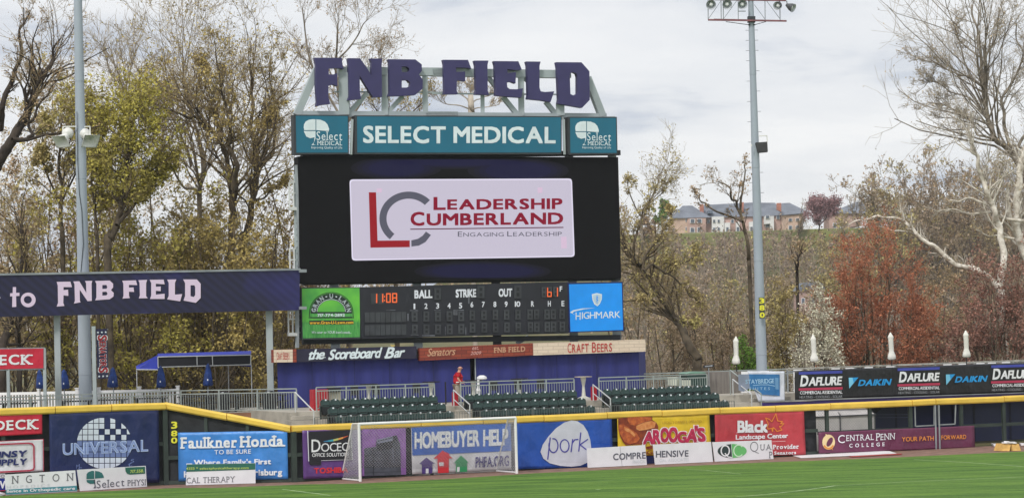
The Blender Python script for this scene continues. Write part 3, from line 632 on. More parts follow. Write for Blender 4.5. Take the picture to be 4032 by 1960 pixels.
# ------------------------------------------------------------------ loose boards on the track
BW_ = flatm('board_white', (232, 232, 238), var=.03); BG_ = flatm('print_dark_grey', (92, 94, 108)); TE = flatm('print_teal', (64, 140, 152)); DG = flatm('print_bottle_green', (38, 104, 88)); LG = flatm('print_lime', (190, 214, 110)); EDG = flatm('board_edge', (150, 150, 158))
def board(name, label, fr, tl, tr, br, bl, **k):
    g = onz(fr, [bl, br], 0.02); pl = plane2(g[0], g[1])
    s = Sign(name, label, 'board', pl, fr, ((bl[0]+br[0])/2, (bl[1]+br[1])/2), 'advertising boards leaning along the warning track', **k)
    s.root.location[2] = 0.0
    s.panel([tl, tr, br, bl], BW_, .05)
    P = pl.hit(fr, [tl, tr, br, bl], -.06); mid = lambda t: P[0]*(1-t)+P[1]*t
    for t in (.12, .88): a = mid(t); MB().bar((a[0], a[1], a[2]-.1), (a[0]-pl.n[0]*.22, a[1]-pl.n[1]*.22, 0.01), .03).obj('prop', EDG, s.root)
    return s
s = board('orthopedic_board', 'white board with widely spaced grey capitals over a teal strip', 'J', (58, 968), (905, 916), (930, 1168), (75, 1213))
s.text('NGTON', 138, 985, 886, 948, 92, flatm('print_mid_grey', (110, 110, 118)), bold=-.012, gap=.75, serif=True, h1=92); s.text('HOPEDICS', 80, 1100, 600, 1078, 34, flatm('print_faint', (206, 212, 216)), gap=.35, bold=-.01)
s.poly([(66, 1148), (922, 1100), (928, 1160), (70, 1207)], TE); s.text('llence in Orthopedic care', 80, 1150, 900, 1112, 46, WP, layer=2, bold=.03, h1=48); s.done()
s = board('therapy_board', 'white board with a green tree mark and a small green corner label', 'J', (930, 910), (1752, 862), (1768, 1112), (965, 1165))
s.text('Select', 1160, 1040, 1495, 1010, 92, BG_, serif=True, bold=-.005, h1=95); s.text('PHYSI', 1530, 1032, 1755, 1022, 72, BG_, serif=True, bold=-.01, h1=74)
s.poly([(1505, 882), (1742, 872), (1744, 955), (1560, 968), (1525, 955), (1508, 925)], DG); s.text('717.558.', 1562, 912, 1725, 902, 38, LG, layer=2, bold=.03, slant=.1)
TL_ = flatm('print_tree_green', (44, 112, 112))
s.poly([(1040, 960), (1060, 938), (1100, 922), (1130, 922), (1132, 1018), (1038, 1022)], TL_, name='tree_mark'); s.poly([(1142, 922), (1190, 930), (1225, 948), (1245, 985), (1248, 1005), (1140, 1015)], TL_, name='tree_mark')
s.poly([(1038, 1032), (1135, 1030), (1140, 1075), (1085, 1078), (1045, 1060)], TL_, name='tree_mark'); s.poly([(1122, 1030), (1140, 1025), (1152, 1130), (1120, 1132), (1138, 1105)], BG_, name='tree_mark'); s.done()
s = board('therapy_board', 'white board with a green band along its top before the light blue banner', 'BB', (382, 655), (1590, 632), (1592, 988), (365, 1021))
s.poly([(385, 655), (1588, 634), (1588, 745), (372, 785)], DG); s.text('4333 * selectphysicaltherapy.com', 372, 705, 1475, 690, 60, LG, layer=2, bold=.02, h1=58); s.text('CAL THERAPY', 378, 888, 1235, 862, 102, flatm('print_mid_grey', (110, 110, 118)), serif=True, bold=-.012, h1=104); s.done()
s = board('insurance_board', 'wide white board reading COMPRE with a crease beside the goal', 'C', (590, 880), (1025, 855), (1038, 1003), (598, 1024))
s.text('COMPRE', 785, 918, 1028, 905, 50, BG_, bold=.02, gap=.1, h1=50, name='lettering'); s.line([(836, 868), (852, 1010)], 2.5, EDG); s.text('FINANCIAL', 930, 968, 1030, 962, 26, flatm('print_faint', (206, 212, 216)), bold=-.01); s.done()
s = board('insurance_board', 'white board reading HENSIVE beneath the yellow wings banner', 'C', (1084, 852), (1517, 831), (1532, 980), (1100, 1001))
s.text('HENSIVE', 1104, 898, 1348, 892, 50, BG_, bold=.02, gap=.1, h1=48); s.text('CIAL ASSOCIATES', 1130, 958, 1350, 950, 24, flatm('print_faint', (206, 212, 216)), bold=-.01); s.done()
s = board('quality_board', 'white board with a dark and light green QC badge below the red banner', 'AH', (265, 670), (1385, 630), (1424, 988), (312, 1040))
s.poly(clip(ell(640, 838, 278, 132, 30), [(350, 690), (620, 690), (640, 1000), (350, 1000)]), flatm('print_slate_green', (44, 62, 62)), name='badge'); s.poly(clip(ell(636, 836, 278, 132, 30), [(622, 680), (940, 680), (940, 1000), (642, 1000)]), flatm('print_badge_green', (106, 190, 112)), name='badge')
s.line(ell(505, 832, 78, 98, 22), 24, WP, layer=2, name='badge_letter', closed=True); s.line([(500, 880), (560, 950), (625, 958)], 18, WP, layer=2, name='badge_letter'); s.line(ell(758, 832, 92, 108, 22, 45, 315), 22, flatm('print_mint', (206, 236, 206)), layer=2, name='badge_letter')
s.line([(620, 712), (640, 968)], 7, WP, layer=2)
s.line(ell(1055, 755, 70, 88, 20), 12, flatm('print_mid_grey', (110, 110, 118)), name='lettering', closed=True); s.line([(1035, 830), (1085, 860), (1140, 878)], 10, flatm('print_mid_grey', (110, 110, 118)), name='lettering')
s.text('UA', 1165, 715, 1385, 705, 112, flatm('print_mid_grey', (110, 110, 118)), bold=-.015, serif=True, gap=.2); s.text('P', 1335, 848, 1400, 846, 128, flatm('print_mid_grey', (110, 110, 118)), bold=-.01, serif=True); s.done()
# folded tarpaulin, papers, wedge box
def slab(name, label, cat, fr, pts, z, mt, group=None):
    P = onz(fr, pts, .02); f = [(p[0], p[1]) for p in P]; ap, F = tess(f); n = len(ap)
    rg = random.Random(len(label)); V = [(p[0], p[1], .022) for p in ap] + [(p[0], p[1], z*rg.uniform(.7, 1.25)) for p in ap]
    FF = [tuple(i+n for i in t) for t in F] + [tuple(reversed(t)) for t in F] + [(k, (k+1) % n, n+(k+1) % n, n+k) for k in range(n)]
    return mk(name, V, FF, mt, label=label, cat=cat, group=group)
TP = mat('tarp_white', lin(232, 230, 232), rough=.6, var=.05, bump=.02, bs=5)
slab('folded_tarp', 'long folded white tarp lying along the foot of the red banner and maroon banner', 'tarp', 'T', [(-260, 905), (0, 893), (420, 872), (860, 853), (940, 858), (1020, 880), (700, 898), (300, 915), (0, 932), (-150, 935)], .05, TP)
slab('red_hose', 'flat strip of red cloth poking out from under the white tarp', 'cloth', 'T', [(440, 918), (900, 893), (1090, 885), (1080, 893), (700, 912), (480, 926)], .05, mat('red_cloth', lin(170, 70, 66)))
slab('white_scrap', 'white wedge of board lying on the track at the lower left corner', 'board', 'J', [(-200, 1215), (-60, 1190), (62, 1212), (-20, 1228)], .1, TP)
slab('litter_paper', 'scatter of crumpled white paper on the track left of the plywood wedge', 'paper', 'T', [(2175, 772), (2230, 768), (2300, 775), (2290, 790), (2210, 792)], .08, TP)
slab('litter_paper', 'white paper scraps on the track right of the plywood wedge', 'paper', 'T', [(2520, 765), (2600, 762), (2600, 780), (2540, 782)], .08, TP)
PLY = mat('plywood_tan', lin(206, 164, 92), rough=.8, var=.08, vs_=4)
a, b, c_, d_ = onz('T', [(2305, 850), (2400, 850), (2440, 848), (2540, 845)], 0.02)
def apex(fr, x, y, Y): return aty(fr, (x, y), Y)
wd = thing('plywood_wedge', 'tan plywood box of two leaning panels at the right edge of the track', 'box', (float((a[0]+d_[0])/2), float(a[1])+.3, 0.0)); 
Yb = a[1]; dep = np.array((-.25, .65, 0))
for i, (p, q_, tx0, tx1) in enumerate(((a, b, 2335, 2418), (c_, d_, 2425, 2512))):
    t0, t1 = aty('T', (tx0, 762), Yb+.12), aty('T', (tx1, 762), Yb+.12)
    MB().prism([tuple(p), tuple(q_), tuple(t1), tuple(t0)], [tuple(v+dep) for v in (p, q_, t1, t0)]).obj('panel', PLY, wd)
MB().prism([tuple(b+dep*.3), tuple(c_+dep*.3), tuple(aty('T', (2425, 765), Yb+.2)+dep*.3), tuple(aty('T', (2416, 765), Yb+.2)+dep*.3)], [tuple(v) for v in (b+dep, c_+dep, aty('T', (2425, 765), Yb+.2)+dep, aty('T', (2416, 765), Yb+.2)+dep)]).obj('panel_gap_shade', mat('painted_gap_shade', lin(40, 34, 30)), wd)  # dark block stands for the shade in the gap between the two panels
tp = MB(); rg = random.Random(5)
for k in range(5):
    t = aty('T', (2355+k*24, 752-(k % 2)*8), Yb+.2); tp.box(tuple(t), (.26, .3, .06), rg.uniform(0, 3), tilt=rg.uniform(-.3, .3))
tp.obj('paper_pile', TP, label='crumpled white paper resting on top of the plywood wedge', cat='paper')
ch = thing('folding_chair', 'small grey folding chair on the grass beyond the fence at the far right', 'chair', tuple(onz('T', [(2170, 725)], 0)[0]+np.array((0, 1.5, 0))))
cb = wbase(ch); MB().box(cb+np.array((0, 0, .42)), (.42, .42, .04), .4).obj('seat', ALU, ch)
mb = MB()
for sx_, sy_ in ((-.2, -.2), (.2, -.2), (.2, .2), (-.2, .2)): mb.tube(cb+np.array((sx_, sy_, 0)), cb+np.array((sx_, sy_, .42)), .015)
mb.obj('leg_frame', ALU, ch); MB().box(cb+np.array((-.1, .22, .68)), (.42, .03, .2), .4).obj('backrest', ALU, ch)
# ------------------------------------------------------------------ soccer goal
GW = mat('goal_white', lin(236, 236, 236), rough=.35, var=.03)
L0 = onz('AE', [(1120, 1143)], 0)[0]; R0 = onz('AF', [(1815, 1012)], 0)[0]
Hg = 2.42; dv = np.array((-.92, 1.72, 0)); tv = dv*.33; uz = np.array((0, 0, 1.0))
goal = thing('soccer_goal', 'white soccer goal with net standing on the warning track', 'goal', tuple(L0))
for p in (L0, R0): MB().tube(p, p+uz*Hg, .062, n=12).obj('post', GW, goal)
MB().tube(L0+uz*(Hg-.02), R0+uz*(Hg-.02), .062, n=12).obj('crossbar', GW, goal)
for p in (L0, R0):
    MB().tube(p+uz*.04, p+dv+uz*.04, .035, n=8).obj('ground_bar', GW, goal); MB().tube(p+uz*Hg, p+tv+uz*(Hg-.02), .03, n=8).obj('top_arm', GW, goal); MB().tube(p+tv+uz*(Hg-.02), p+dv+uz*.04, .035, n=8).obj('back_stay', GW, goal)
MB().tube(L0+dv+uz*.04, R0+dv+uz*.04, .035, n=8).obj('rear_ground_bar', GW, goal)
# net: back and two sides, diagonal cords
NT = mat('net_cord', lin(190, 190, 196), rough=.8, var=.05)
nb = MB()
def netquad(p00, p10, p11, p01, nu, nv, r=.007, sag=0.0):
    f = lambda u, v: (p00*(1-u)+p10*u)*(1-v)+(p01*(1-u)+p11*u)*v - uz*sag*math.sin(math.pi*u)*v
    for i in range(-nv, nu):
        for sgn in (1, -1):
            pr = None
            for j in range(nv+1):
                u = (i+j)/nu if sgn > 0 else (i+nv-j)/nu
                if -1e-6 <= u <= 1+1e-6:
                    q = f(min(1, max(0, u)), j/nv)
                    if pr is not None: nb.tube(pr, q, r, n=3, cap=False)
                    pr = q
                else: pr = None
netquad(L0+dv+uz*.05, R0+dv+uz*.05, R0+tv+uz*(Hg-.08), L0+tv+uz*(Hg-.08), 52, 17, sag=.12)
netquad(L0+uz*.05, L0+dv+uz*.05, L0+tv+uz*(Hg-.05), L0+tv*.02+uz*(Hg-.05), 13, 17)
netquad(R0+uz*.05, R0+dv+uz*.05, R0+tv+uz*(Hg-.05), R0+tv*.02+uz*(Hg-.05), 13, 17)
netquad(L0+tv+uz*(Hg-.06), R0+tv+uz*(Hg-.06), R0+uz*(Hg-.05), L0+uz*(Hg-.05), 52, 4)
nb.obj('net', NT, goal, kind='stuff')
# ------------------------------------------------------------------ scoreboard and ribbon board
STL = mat('painted_steel', lin(166, 176, 178), rough=.5, var=.07, vs_=.5); STLD = mat('dark_steel', lin(52, 56, 60), rough=.6, var=.1)
LED_BLACK = mat('led_black', lin(20, 20, 22), rough=.6, var=.05, spec=.12)
fr_ = thing('scoreboard_truss', 'grey steel truss and columns carrying the scoreboard with a white ladder cage', 'truss', tuple(PS.off(-1.0).hit('X', [(1850, 1480)])[0]))
PT2 = PS.off(-.45)      # truss plane, behind the letters
def beam(fr, a, b, wd, pl=PT2, name='truss_member', mt=None): P = pl.hit(fr, [a, b]); return MB().bar(P[0], P[1], wd).obj(name, mt or STL, fr_)
beam('AA', (560, 345), (2576, 365), .38, name='top_beam'); beam('AB', (0, 315), (2000, 345), .38, name='top_beam')
beam('AA', (200, 320), (-140, 1090), .34); beam('AB', (2250, 390), (2470, 950), .34)
beam('AA', (665, 380), (672, 1090), .5, name='column_top'); beam('AA', (1355, 380), (1355, 1090), .32); beam('AA', (2032, 400), (2040, 1060), .26)
beam('AB', (735, 640), (738, 940), .2); beam('AB', (1292, 380), (1300, 940), .3); beam('AB', (1860, 760), (1862, 940), .42, name='column_top')
beam('AA', (740, 1060), (1050, 720), .22); beam('AA', (1400, 1050), (1650, 770), .2); beam('AB', (820, 390), (1000, 620), .2); beam('AB', (1030, 670), (1240, 930), .22); beam('AB', (1650, 740), (1800, 930), .22); beam('AB', (1320, 380), (1420, 460), .2)
beam('AA', (-160, 1075), (2576, 1085), .3, name='bottom_beam'); beam('AB', (-100, 940), (2520, 955), .3, name='bottom_beam')
beam('AA', (500, 695), (2576, 710), .07, name='walk_rail'); beam('AB', (0, 622), (1830, 636), .07, name='walk_rail')
# columns from ground through the boards
for u0, u1 in ((1300, 1318), (1625, 1640), (1935, 1950), (2236, 2250), (2405, 2420)):
    P = PS.off(-1.0).hit('X', [(u0, 460), (u1, 1470)]); P[1][2] = -.3; P[1][0] = P[0][0]; P[1][1] = P[0][1]; MB().bar(P[0], P[1], .42).obj('column', STL if u0 != 1935 else STLD, fr_)
for y_ in (620, 1112, 1345):
    P = PS.off(-.7).hit('X', [(1190, y_), (2440, y_-18)]); MB().bar(P[0], P[1], .25).obj('cross_beam', STLD, fr_)
P = PS.off(-1).hit('X', [(2035, 1350), (2080, 1325)]); MB().bar(P[0], P[1], .18).obj('brace', STL, fr_)
# left edge column and ladder cages
P = PS.off(-.1).hit('N', [(193, 0), (222, 690)]); MB().bar(P[0], P[1], .14).obj('edge_column', ALU, fr_); P = PS.off(-.3).hit('N', [(190, 60), (200, 1200)]); MB().bar(P[0], P[1], .16).obj('edge_column', STL, fr_)
P = PS.off(-.1).hit('N', [(205, 940), (205, 1200)]); MB().bar(P[0], P[1], .12).obj('edge_column', ALU, fr_)
lad = MB()
for k in range(30):
    y = 20+k*40; a_, b_ = PS.off(-.2).hit('N', [(188+k*.6, y), (206+k*.6, y)]); lad.bar(a_, b_, .04)
lad.obj('ladder_rung', ALU, fr_)
WS = mat('white_steel', lin(206, 208, 206), rough=.5, var=.05)
for (x0, y0, x1, y1, ym) in ((148, 115, 188, 280, 185), (152, 552, 190, 690, 622), (142, 960, 190, 1105, 1012)):
    mb = MB(); pp = PS.off(-.2)
    for a, b in (((x0, y0), (x0+2, y1)), ((x0, y0), (x1, y0-3)), ((x0, ym), (x1, ym)), ((x0+28, y0), (x0+30, y1)), ((x0, y1), (x1, y1))):
        P = pp.hit('N', [a, b]); mb.bar(P[0], P[1], .07)
    P = pp.hit('N', [(x0, y1+8), (x1+6, y1+8)]); mb.bar(P[0], P[1], .3, .14); mb.obj('ladder_landing', WS, fr_)
# black LED video screen
s = Sign('video_screen', 'huge black LED video board showing a pale panel with red lettering', 'screen', PS, 'X', (1800, 1100))
q = [(1174, 616), (2434, 619), (2446, 1095), (1180, 1116)]
s.panel(q, LED_BLACK, .8, name='cabinet')
GB = glow('led_blue_glow', (28, 24, 84)); 
for k, sh_ in enumerate((14, 9, 5, 0)):
    gb = glow('led_blue_glow_%d' % k, (20+(k+1), 19+(k+1), 22+9*(k+1)))
    for cx_, cy_, rx_, ry_ in ((1560, 662, 110, 30), (2040, 672, 130, 34), (1790, 640, 260, 12), (1900, 1068, 200, 26)):
        s.poly([(x, min(1094, max(627, y))) for x, y in ell(cx_, cy_, rx_+sh_*5, ry_+sh_, 22)], gb, layer=.3+.15*k, name='blue_glow')
WG = glow('led_white', (205, 198, 216)); WE = glow('led_white_edge', (232, 226, 246)); s.fr = 'AC'
def rr(x0, y0, x1, y1, x2, y2, x3, y3, r):      # rounded four-corner outline
    c = [(x0, y0), (x1, y1), (x2, y2), (x3, y3)]; o = []
    for i in range(4):
        p = np.array(c[i], float); a = np.array(c[i-1], float); b = np.array(c[(i+1) % 4], float); a = p+(a-p)/np.hypot(*(a-p))*r; b = p+(b-p)/np.hypot(*(b-p))*r
        for t in (0, .33, .66, 1): o.append(tuple((1-t)**2*a+2*t*(1-t)*p+t*t*b))
    return o
s.poly(rr(70, 72, 2445, 62, 2475, 898, 95, 938, 36), WE, layer=1, name='panel_edge'); s.poly(rr(84, 88, 2432, 78, 2460, 884, 108, 922, 32), WG, layer=2, name='white_panel')
CR_ = glow('led_crimson', (138, 14, 46)); CR2 = glow('led_red', (154, 24, 36)); GY = glow('led_grey', (92, 92, 106)); PKs = glow('led_pink', (222, 196, 220))
s.poly([(275, 210), (352, 210), (368, 725), (712, 722), (712, 794), (292, 800)], CR2, layer=3, name='logo_letter')
s.poly(arcband(700, 490, 312, 288, 76, 130, 317, 30)[:], GY, layer=2.7, name='logo_letter'); s.poly([(728, 722), (800, 705), (850, 672), (885, 628), (938, 665), (880, 740), (810, 778), (730, 788)], GY, layer=3, name='logo_letter')
s.text('L', 965, 260, 1095, 258, 140, CR_, layer=3, bold=.035); s.text('EADERSHIP', 1112, 285, 2342, 272, 112, CR_, layer=3, bold=.04, gap=.11, h1=118)
s.text('C', 720, 418, 868, 418, 150, CR_, layer=3, bold=.035); s.text('UMBERLAND', 892, 436, 2350, 424, 130, CR_, layer=3, bold=.04, gap=.11, h1=128)
s.line([(720, 603), (2350, 584)], 11, flatm('led_line', (98, 30, 66)), layer=3)
s.text('Engaging', 1225, 628, 1715, 625, 55, GY, layer=3, smallcaps=.78, bold=.0, gap=.1); s.text('Leadership', 1752, 625, 2335, 620, 55, GY, layer=3, smallcaps=.8, bold=.0, gap=.1)
s.poly([(2078, 160), (2128, 158), (2128, 215), (2078, 218)], PKs, layer=3, name='pixel_block'); s.poly([(2325, 685), (2385, 682), (2390, 805), (2330, 808)], PKs, layer=3, name='pixel_block'); s.poly([(360, 170), (415, 168), (415, 210), (360, 212)], PKs, layer=2.5, name='pixel_block')
s.done()
# teal sponsor panels
TEAL = mat('panel_teal', lin(16, 104, 130), rough=.4, var=.04, vs_=.8); PWH = flatm('panel_letter_white', (222, 234, 238), rough=.4); TPL = PS.off(.25)
GP = 'teal sponsor panels above the video screen'
def tree_logo(s, x, y, k):
    c = []
    s.poly([(x+k*a, y+k*b) for a, b in [(0, 62), (2, 40), (15, 18), (40, 4), (70, 0), (92, 1), (92, 85), (4, 85)]], PWH, layer=2, name='tree_mark')
    s.poly([(x+k*a, y+k*b) for a, b in [(98, 1), (130, 4), (165, 18), (185, 40), (198, 75), (196, 92), (98, 85)]], PWH, layer=2, name='tree_mark')
    s.poly([(x+k*a, y+k*b) for a, b in [(0, 92), (92, 92), (92, 150), (75, 195), (95, 200), (60, 202), (80, 180), (85, 140), (50, 148), (20, 135)]], PWH, layer=2, name='tree_mark')
    s.text('Select', x+k*100, y+k*95, x+k*300, y+k*97, k*68, PWH, layer=2, serif=True, bold=.0); s.text('MEDICAL', x+k*103, y+k*168, x+k*300, y+k*170, k*34, PWH, layer=2, serif=True, bold=.005)
    s.text('Improving Quality of Life', x+k*60, y+k*210, x+k*300, y+k*212, k*24, PWH, layer=2, bold=-.01)
for nm, q, kind, lb in (('sponsor_panel', [(22, 30), (436, 32), (438, 325), (28, 326)], (90, 60, 1.0), 'small teal panel with a white tree mark, nearest the ladder cage'),
                        ('sponsor_panel', [(500, 35), (2098, 42), (2098, 325), (502, 325)], None, 'long teal panel with large white capitals above the video board'),
                        ('sponsor_panel', [(2162, 46), (2528, 47), (2534, 328), (2165, 328)], (2208, 75, .93), 'small teal panel with a white tree mark, nearest the right light pole')):
    s = Sign(nm, lb, 'sign', TPL, 'AD', ((q[0][0]+q[1][0])/2, 330), GP)
    s.panel([(q[0][0]-10, q[0][1]-6), (q[1][0]+6, q[1][1]-6), (q[2][0]+6, q[2][1]+8), (q[3][0]-10, q[3][1]+8)], STLD, .55, name='cabinet'); s.poly([(q[0][0]+6, q[0][1]+3), (q[1][0]-2, q[1][1]+3), (q[2][0]-2, q[2][1]-6), (q[3][0]+6, q[3][1]-6)], TEAL, layer=1, name='face')
    if kind: tree_logo(s, *kind)
    else: s.text('SELECT', 553, 110, 1198, 114, 136, PWH, layer=2, bold=.035, gap=.1); s.text('MEDICAL', 1258, 115, 2055, 118, 132, PWH, layer=2, bold=.035, gap=.1)
    s.done()
beam('AD', (470, 60), (460, 335), .12, PS.off(.1), 'upright'); beam('AD', (2118, 60), (2125, 335), .12, PS.off(.1), 'upright')
# roof letters (deep letters, each its own part)
LET = {'AA': [[(165, 120), (632, 122), (632, 200), (660, 312), (620, 300), (540, 296), (405, 300), (405, 402), (490, 402), (545, 378), (555, 600), (480, 572), (400, 592), (402, 790), (432, 900), (300, 915), (195, 945), (208, 850), (190, 600), (190, 230)],
               [(728, 128), (935, 130), (1050, 290), (1130, 420), (1132, 200), (1105, 135), (1312, 133), (1300, 240), (1308, 782), (1160, 790), (930, 425), (932, 700), (955, 815), (728, 842), (752, 760), (742, 220)]],
       'AB': [[(165, 133), (525, 135), (575, 265), (520, 250), (355, 245), (355, 310), (430, 308), (485, 300), (485, 445), (430, 432), (365, 432), (362, 580), (378, 630), (180, 632), (185, 570), (180, 200)],
              [(618, 145), (822, 145), (808, 210), (812, 580), (832, 642), (630, 635), (645, 570), (635, 210)],
              [(900, 152), (1255, 155), (1305, 275), (1230, 285), (1095, 270), (1100, 330), (1220, 310), (1215, 475), (1150, 450), (1090, 460), (1095, 530), (1130, 558), (1230, 560), (1325, 545), (1300, 680), (1120, 668), (925, 650), (928, 580), (918, 215)],
              [(1370, 157), (1578, 160), (1562, 220), (1562, 540), (1580, 590), (1640, 600), (1775, 590), (1722, 745), (1600, 722), (1385, 700), (1398, 640), (1385, 215)]]}
rl = thing('rooftop_letters', 'big dark purple block letters standing on top of the scoreboard', 'sign', tuple(PT2.off(.4).hit('AA', [(1400, 1080)])[0]))
PL = mat('letter_purple', lin(56, 52, 98), rough=.5, var=.05); PLt = PS.off(.05)
def letter3d(fr, pts, holes=()):
    ap, F = tess(pts, holes); V = PLt.hit(fr, ap); n = len(V); B = V - PLt.n*.3; FF = list(F) + [tuple(n+i for i in reversed(t)) for t in F]; st = 0
    for lp in [pts]+list(holes):
        m_ = len(lp); FF += [(st+k, st+(k+1) % m_, n+st+(k+1) % m_, n+st+k) for k in range(m_)]; st += m_
    mk('letter', np.vstack([V, B]), FF, PL, rl)
for fr0, ls in LET.items():
    for p in ls: letter3d(fr0, p)
letter3d('AA', [(1412, 145), (1870, 150), (1978, 235), (1980, 345), (1930, 405), (1995, 490), (1995, 640), (1870, 750), (1620, 765), (1415, 772), (1438, 700), (1430, 200)], [[(1640, 268), (1730, 270), (1770, 300), (1765, 340), (1730, 365), (1640, 362)], [(1640, 500), (1730, 495), (1785, 540), (1780, 600), (1730, 625), (1640, 625)]])
letter3d('AB', [(1805, 168), (2170, 170), (2285, 300), (2290, 715), (2180, 828), (1830, 768), (1840, 700), (1820, 240)], [[(2005, 330), (2050, 310), (2100, 335), (2112, 380), (2112, 620), (2060, 652), (2010, 630), (2002, 380)]])
# line score board
PSL = PS.off(.05)
s = Sign('line_score', 'dark scoreboard with clock 11:08 and BALL STRIKE OUT inning columns', 'scoreboard', PSL, 'K', (1500, 830))
DK = mat('score_face', lin(34, 36, 44), rough=.6, var=.1, vs_=.8); SW = flatm('score_white', (226, 230, 238)); MOD = mat('digit_module', lin(62, 66, 70), rough=.6, var=.15); MDK = mat('digit_slot', lin(28, 30, 34), rough=.6)
s.panel([(950, 108), (3886, 32), (3896, 757), (975, 835)], DK, .5, name='cabinet')
AMB = glow('amber_digit', (255, 118, 66))
def seg7(x, y, w_, h_, on, mt, sl=0.05):
    S7 = {'a': ((0, 0), (1, 0)), 'b': ((1, 0), (1, .5)), 'c': ((1, .5), (1, 1)), 'd': ((0, 1), (1, 1)), 'e': ((0, .5), (0, 1)), 'f': ((0, 0), (0, .5)), 'g': ((0, .5), (1, .5))}
    for k in on: (a, b), (c2, d2) = S7[k]; s.line([(x+a*w_, y+b*h_), (x+c2*w_, y+d2*h_)], 17, mt, layer=2, name='lit_segment')
for x0, x1 in ((1112, 1205), (1212, 1300)): s.poly([(x0, 195), (x1, 192), (x1, 342), (x0, 346)], MOD, layer=1, name='digit_module')
seg7(1190, 205, 0.1, 120, 'bc', AMB); seg7(1275, 205, .1, 110, 'bc', AMB); seg7(1330, 200, 50, 118, 'abcdef', AMB); seg7(1415, 198, 55, 120, 'abcdefg', AMB)
s.line([(1300, 235), (1300, 248)], 14, AMB, layer=2, name='lit_segment'); s.line([(1300, 288), (1300, 300)], 14, AMB, layer=2, name='lit_segment')
s.text('BALL', 1722, 150, 1975, 143, 118, SW, bold=.05, gap=.04)
for i, (x, dy) in enumerate([(1722, 0), (1885, -3), (2048, -6), (2210, -8), (2372, -10)]): s.text(str(i+1), x-(22 if i else 12), 338+dy, x+(22 if i else 12), 338+dy, 78, SW, bold=.03)
s.fr = 'L'
s.text('STRIKE', -20+5, 222, 187, 218, 82, SW, bold=.05, gap=.04, fr='L'); s.text('OUT', 408, 215, 542, 212, 82, SW, bold=.05, gap=.04)
for st, x in (('6', 145), ('7', 257), ('8', 371), ('9', 482), ('10', 595), ('R', 742), ('H', 908), ('E', 1042)):
    w_ = 27 if st == '10' else 14; s.text(st, x-w_, 345-(x-145)*.012, x+w_, 345-(x-145)*.012, 54, SW, bold=.03, gap=.05)
s.text('F', 1010, 192, 1035, 192, 52, SW, bold=.04)
def module(fr, x, y, w_, h_):
    pl = PSL; P = pl.hit(fr, [(x, y), (x+w_, y), (x+w_, y+h_), (x, y+h_)], .012); o_ = MB().prism([tuple(p+pl.n*.05) for p in P], [tuple(p) for p in P]).obj('digit_module', MOD, s.root)
    for yy in (y+h_*.14, y+h_*.58): mk('digit_slot', pl.hit(fr, [(x+w_*.3, yy), (x+w_*.7, yy), (x+w_*.7, yy+h_*.27), (x+w_*.3, yy+h_*.27)], .072), [(3, 2, 1, 0)], MDK, o_)
for x in (1680, 1845, 2008, 2172, 2335): module('K', x, 452-(x-1680)*.012, 82, 140); module('K', x+2, 635-(x-1680)*.012, 82, 140)
for x in (120, 235, 347, 458, 570, 690, 752, 857, 918, 1005): module('L', x, 428-(x-120)*.012, 52, 96); module('L', x+2, 552-(x-120)*.012, 54, 96)
module('K', 2000, 122, 92, 165); module('L', 195, 190, 70, 118); module('L', 560, 185, 70, 125); module('L', 830, 200, 44, 100); module('L', 885, 198, 44, 100); module('L', 945, 196, 44, 100)
seg7_L = lambda x, y, w_, h_, on: None
for a, b in (((886, 208), (886, 292)), ((886, 250), (922, 250)), ((922, 250), (922, 292)), ((886, 292), (922, 292)), ((984, 208), (984, 290))): s.line([a, b], 10, AMB, layer=6.5, name='lit_segment')
for r_ in range(2):
    for k in range(8):
        x = 1020+k*73.5; y = 462+r_*180-k*1.2; P = PSL.hit('K', [(x, y), (x+68, y-1), (x+69, y+143), (x+1, y+144)], .012); MB().prism([tuple(p+PSL.n*.04) for p in P], [tuple(p) for p in P]).obj('name_panel', MOD, s.root)
s.fr = 'K'
for (x, y, w_, h_) in ((1325, 425, 130, 8), (1660, 432, 115, 9), (1830, 780, 180, 16), (2270, 425, 150, 10), (2270, 440, 60, 60), (2155, 660, 8, 120), (1622, 480, 18, 100), (1670, 775, 110, 12), (2440, 670, 12, 110), (2480, 130, 18, 210), (2000, 430, 90, 6)):
    s.poly([(x, y), (x+w_, y), (x+w_, y+h_), (x, y+h_)], mat('worn_patch', lin(112, 116, 124), var=.25, vs_=3), layer=1.2, name='bare_patch')
s.done()
# square backlit adverts
s = Sign('lawn_advert', 'square green lit advert with arched white lettering beside the clock', 'sign', PSL.off(.02), 'K', (540, 840))
GR1 = mat('advert_green', lin(96, 178, 58), rough=.4, var=.2, vs_=.8, col2=lin(60, 140, 60), emit=.25, detail=3); GR2 = mat('advert_grass', lin(44, 124, 56), rough=.4, var=.3, vs_=2.5, col2=lin(84, 160, 76), emit=.2, stretch=(6, 6, 1)); BKg = flatm('advert_dark', (20, 44, 34))
s.panel([(125, 112), (958, 108), (965, 835), (140, 848)], STLD, .5, name='cabinet'); s.poly([(138, 128), (948, 118), (955, 600), (145, 600)], GR1, layer=1, name='face'); s.poly([(145, 600), (955, 600), (955, 810), (152, 825)], GR2, layer=1, name='face')
rg = random.Random(3)
for k in range(46):
    x = 150+k*17.4; y = 600; h_ = rg.uniform(10, 90); s.poly([(x, 606), (x+12, 606), (x+6+rg.uniform(-8, 8), 600-h_)], GR2, layer=1.3, name='grass_print')
s.poly(ell(550, 470, 312, 292, 30, 180, 360)+[(868, 545), (232, 545)], BKg, layer=1.6, name='arch'); s.line([(248, 540), (255, 470)]+ell(550, 468, 296, 276, 24, 182, 358)+[(852, 470), (852, 540)], 6, GR1, layer=2, name='arch')
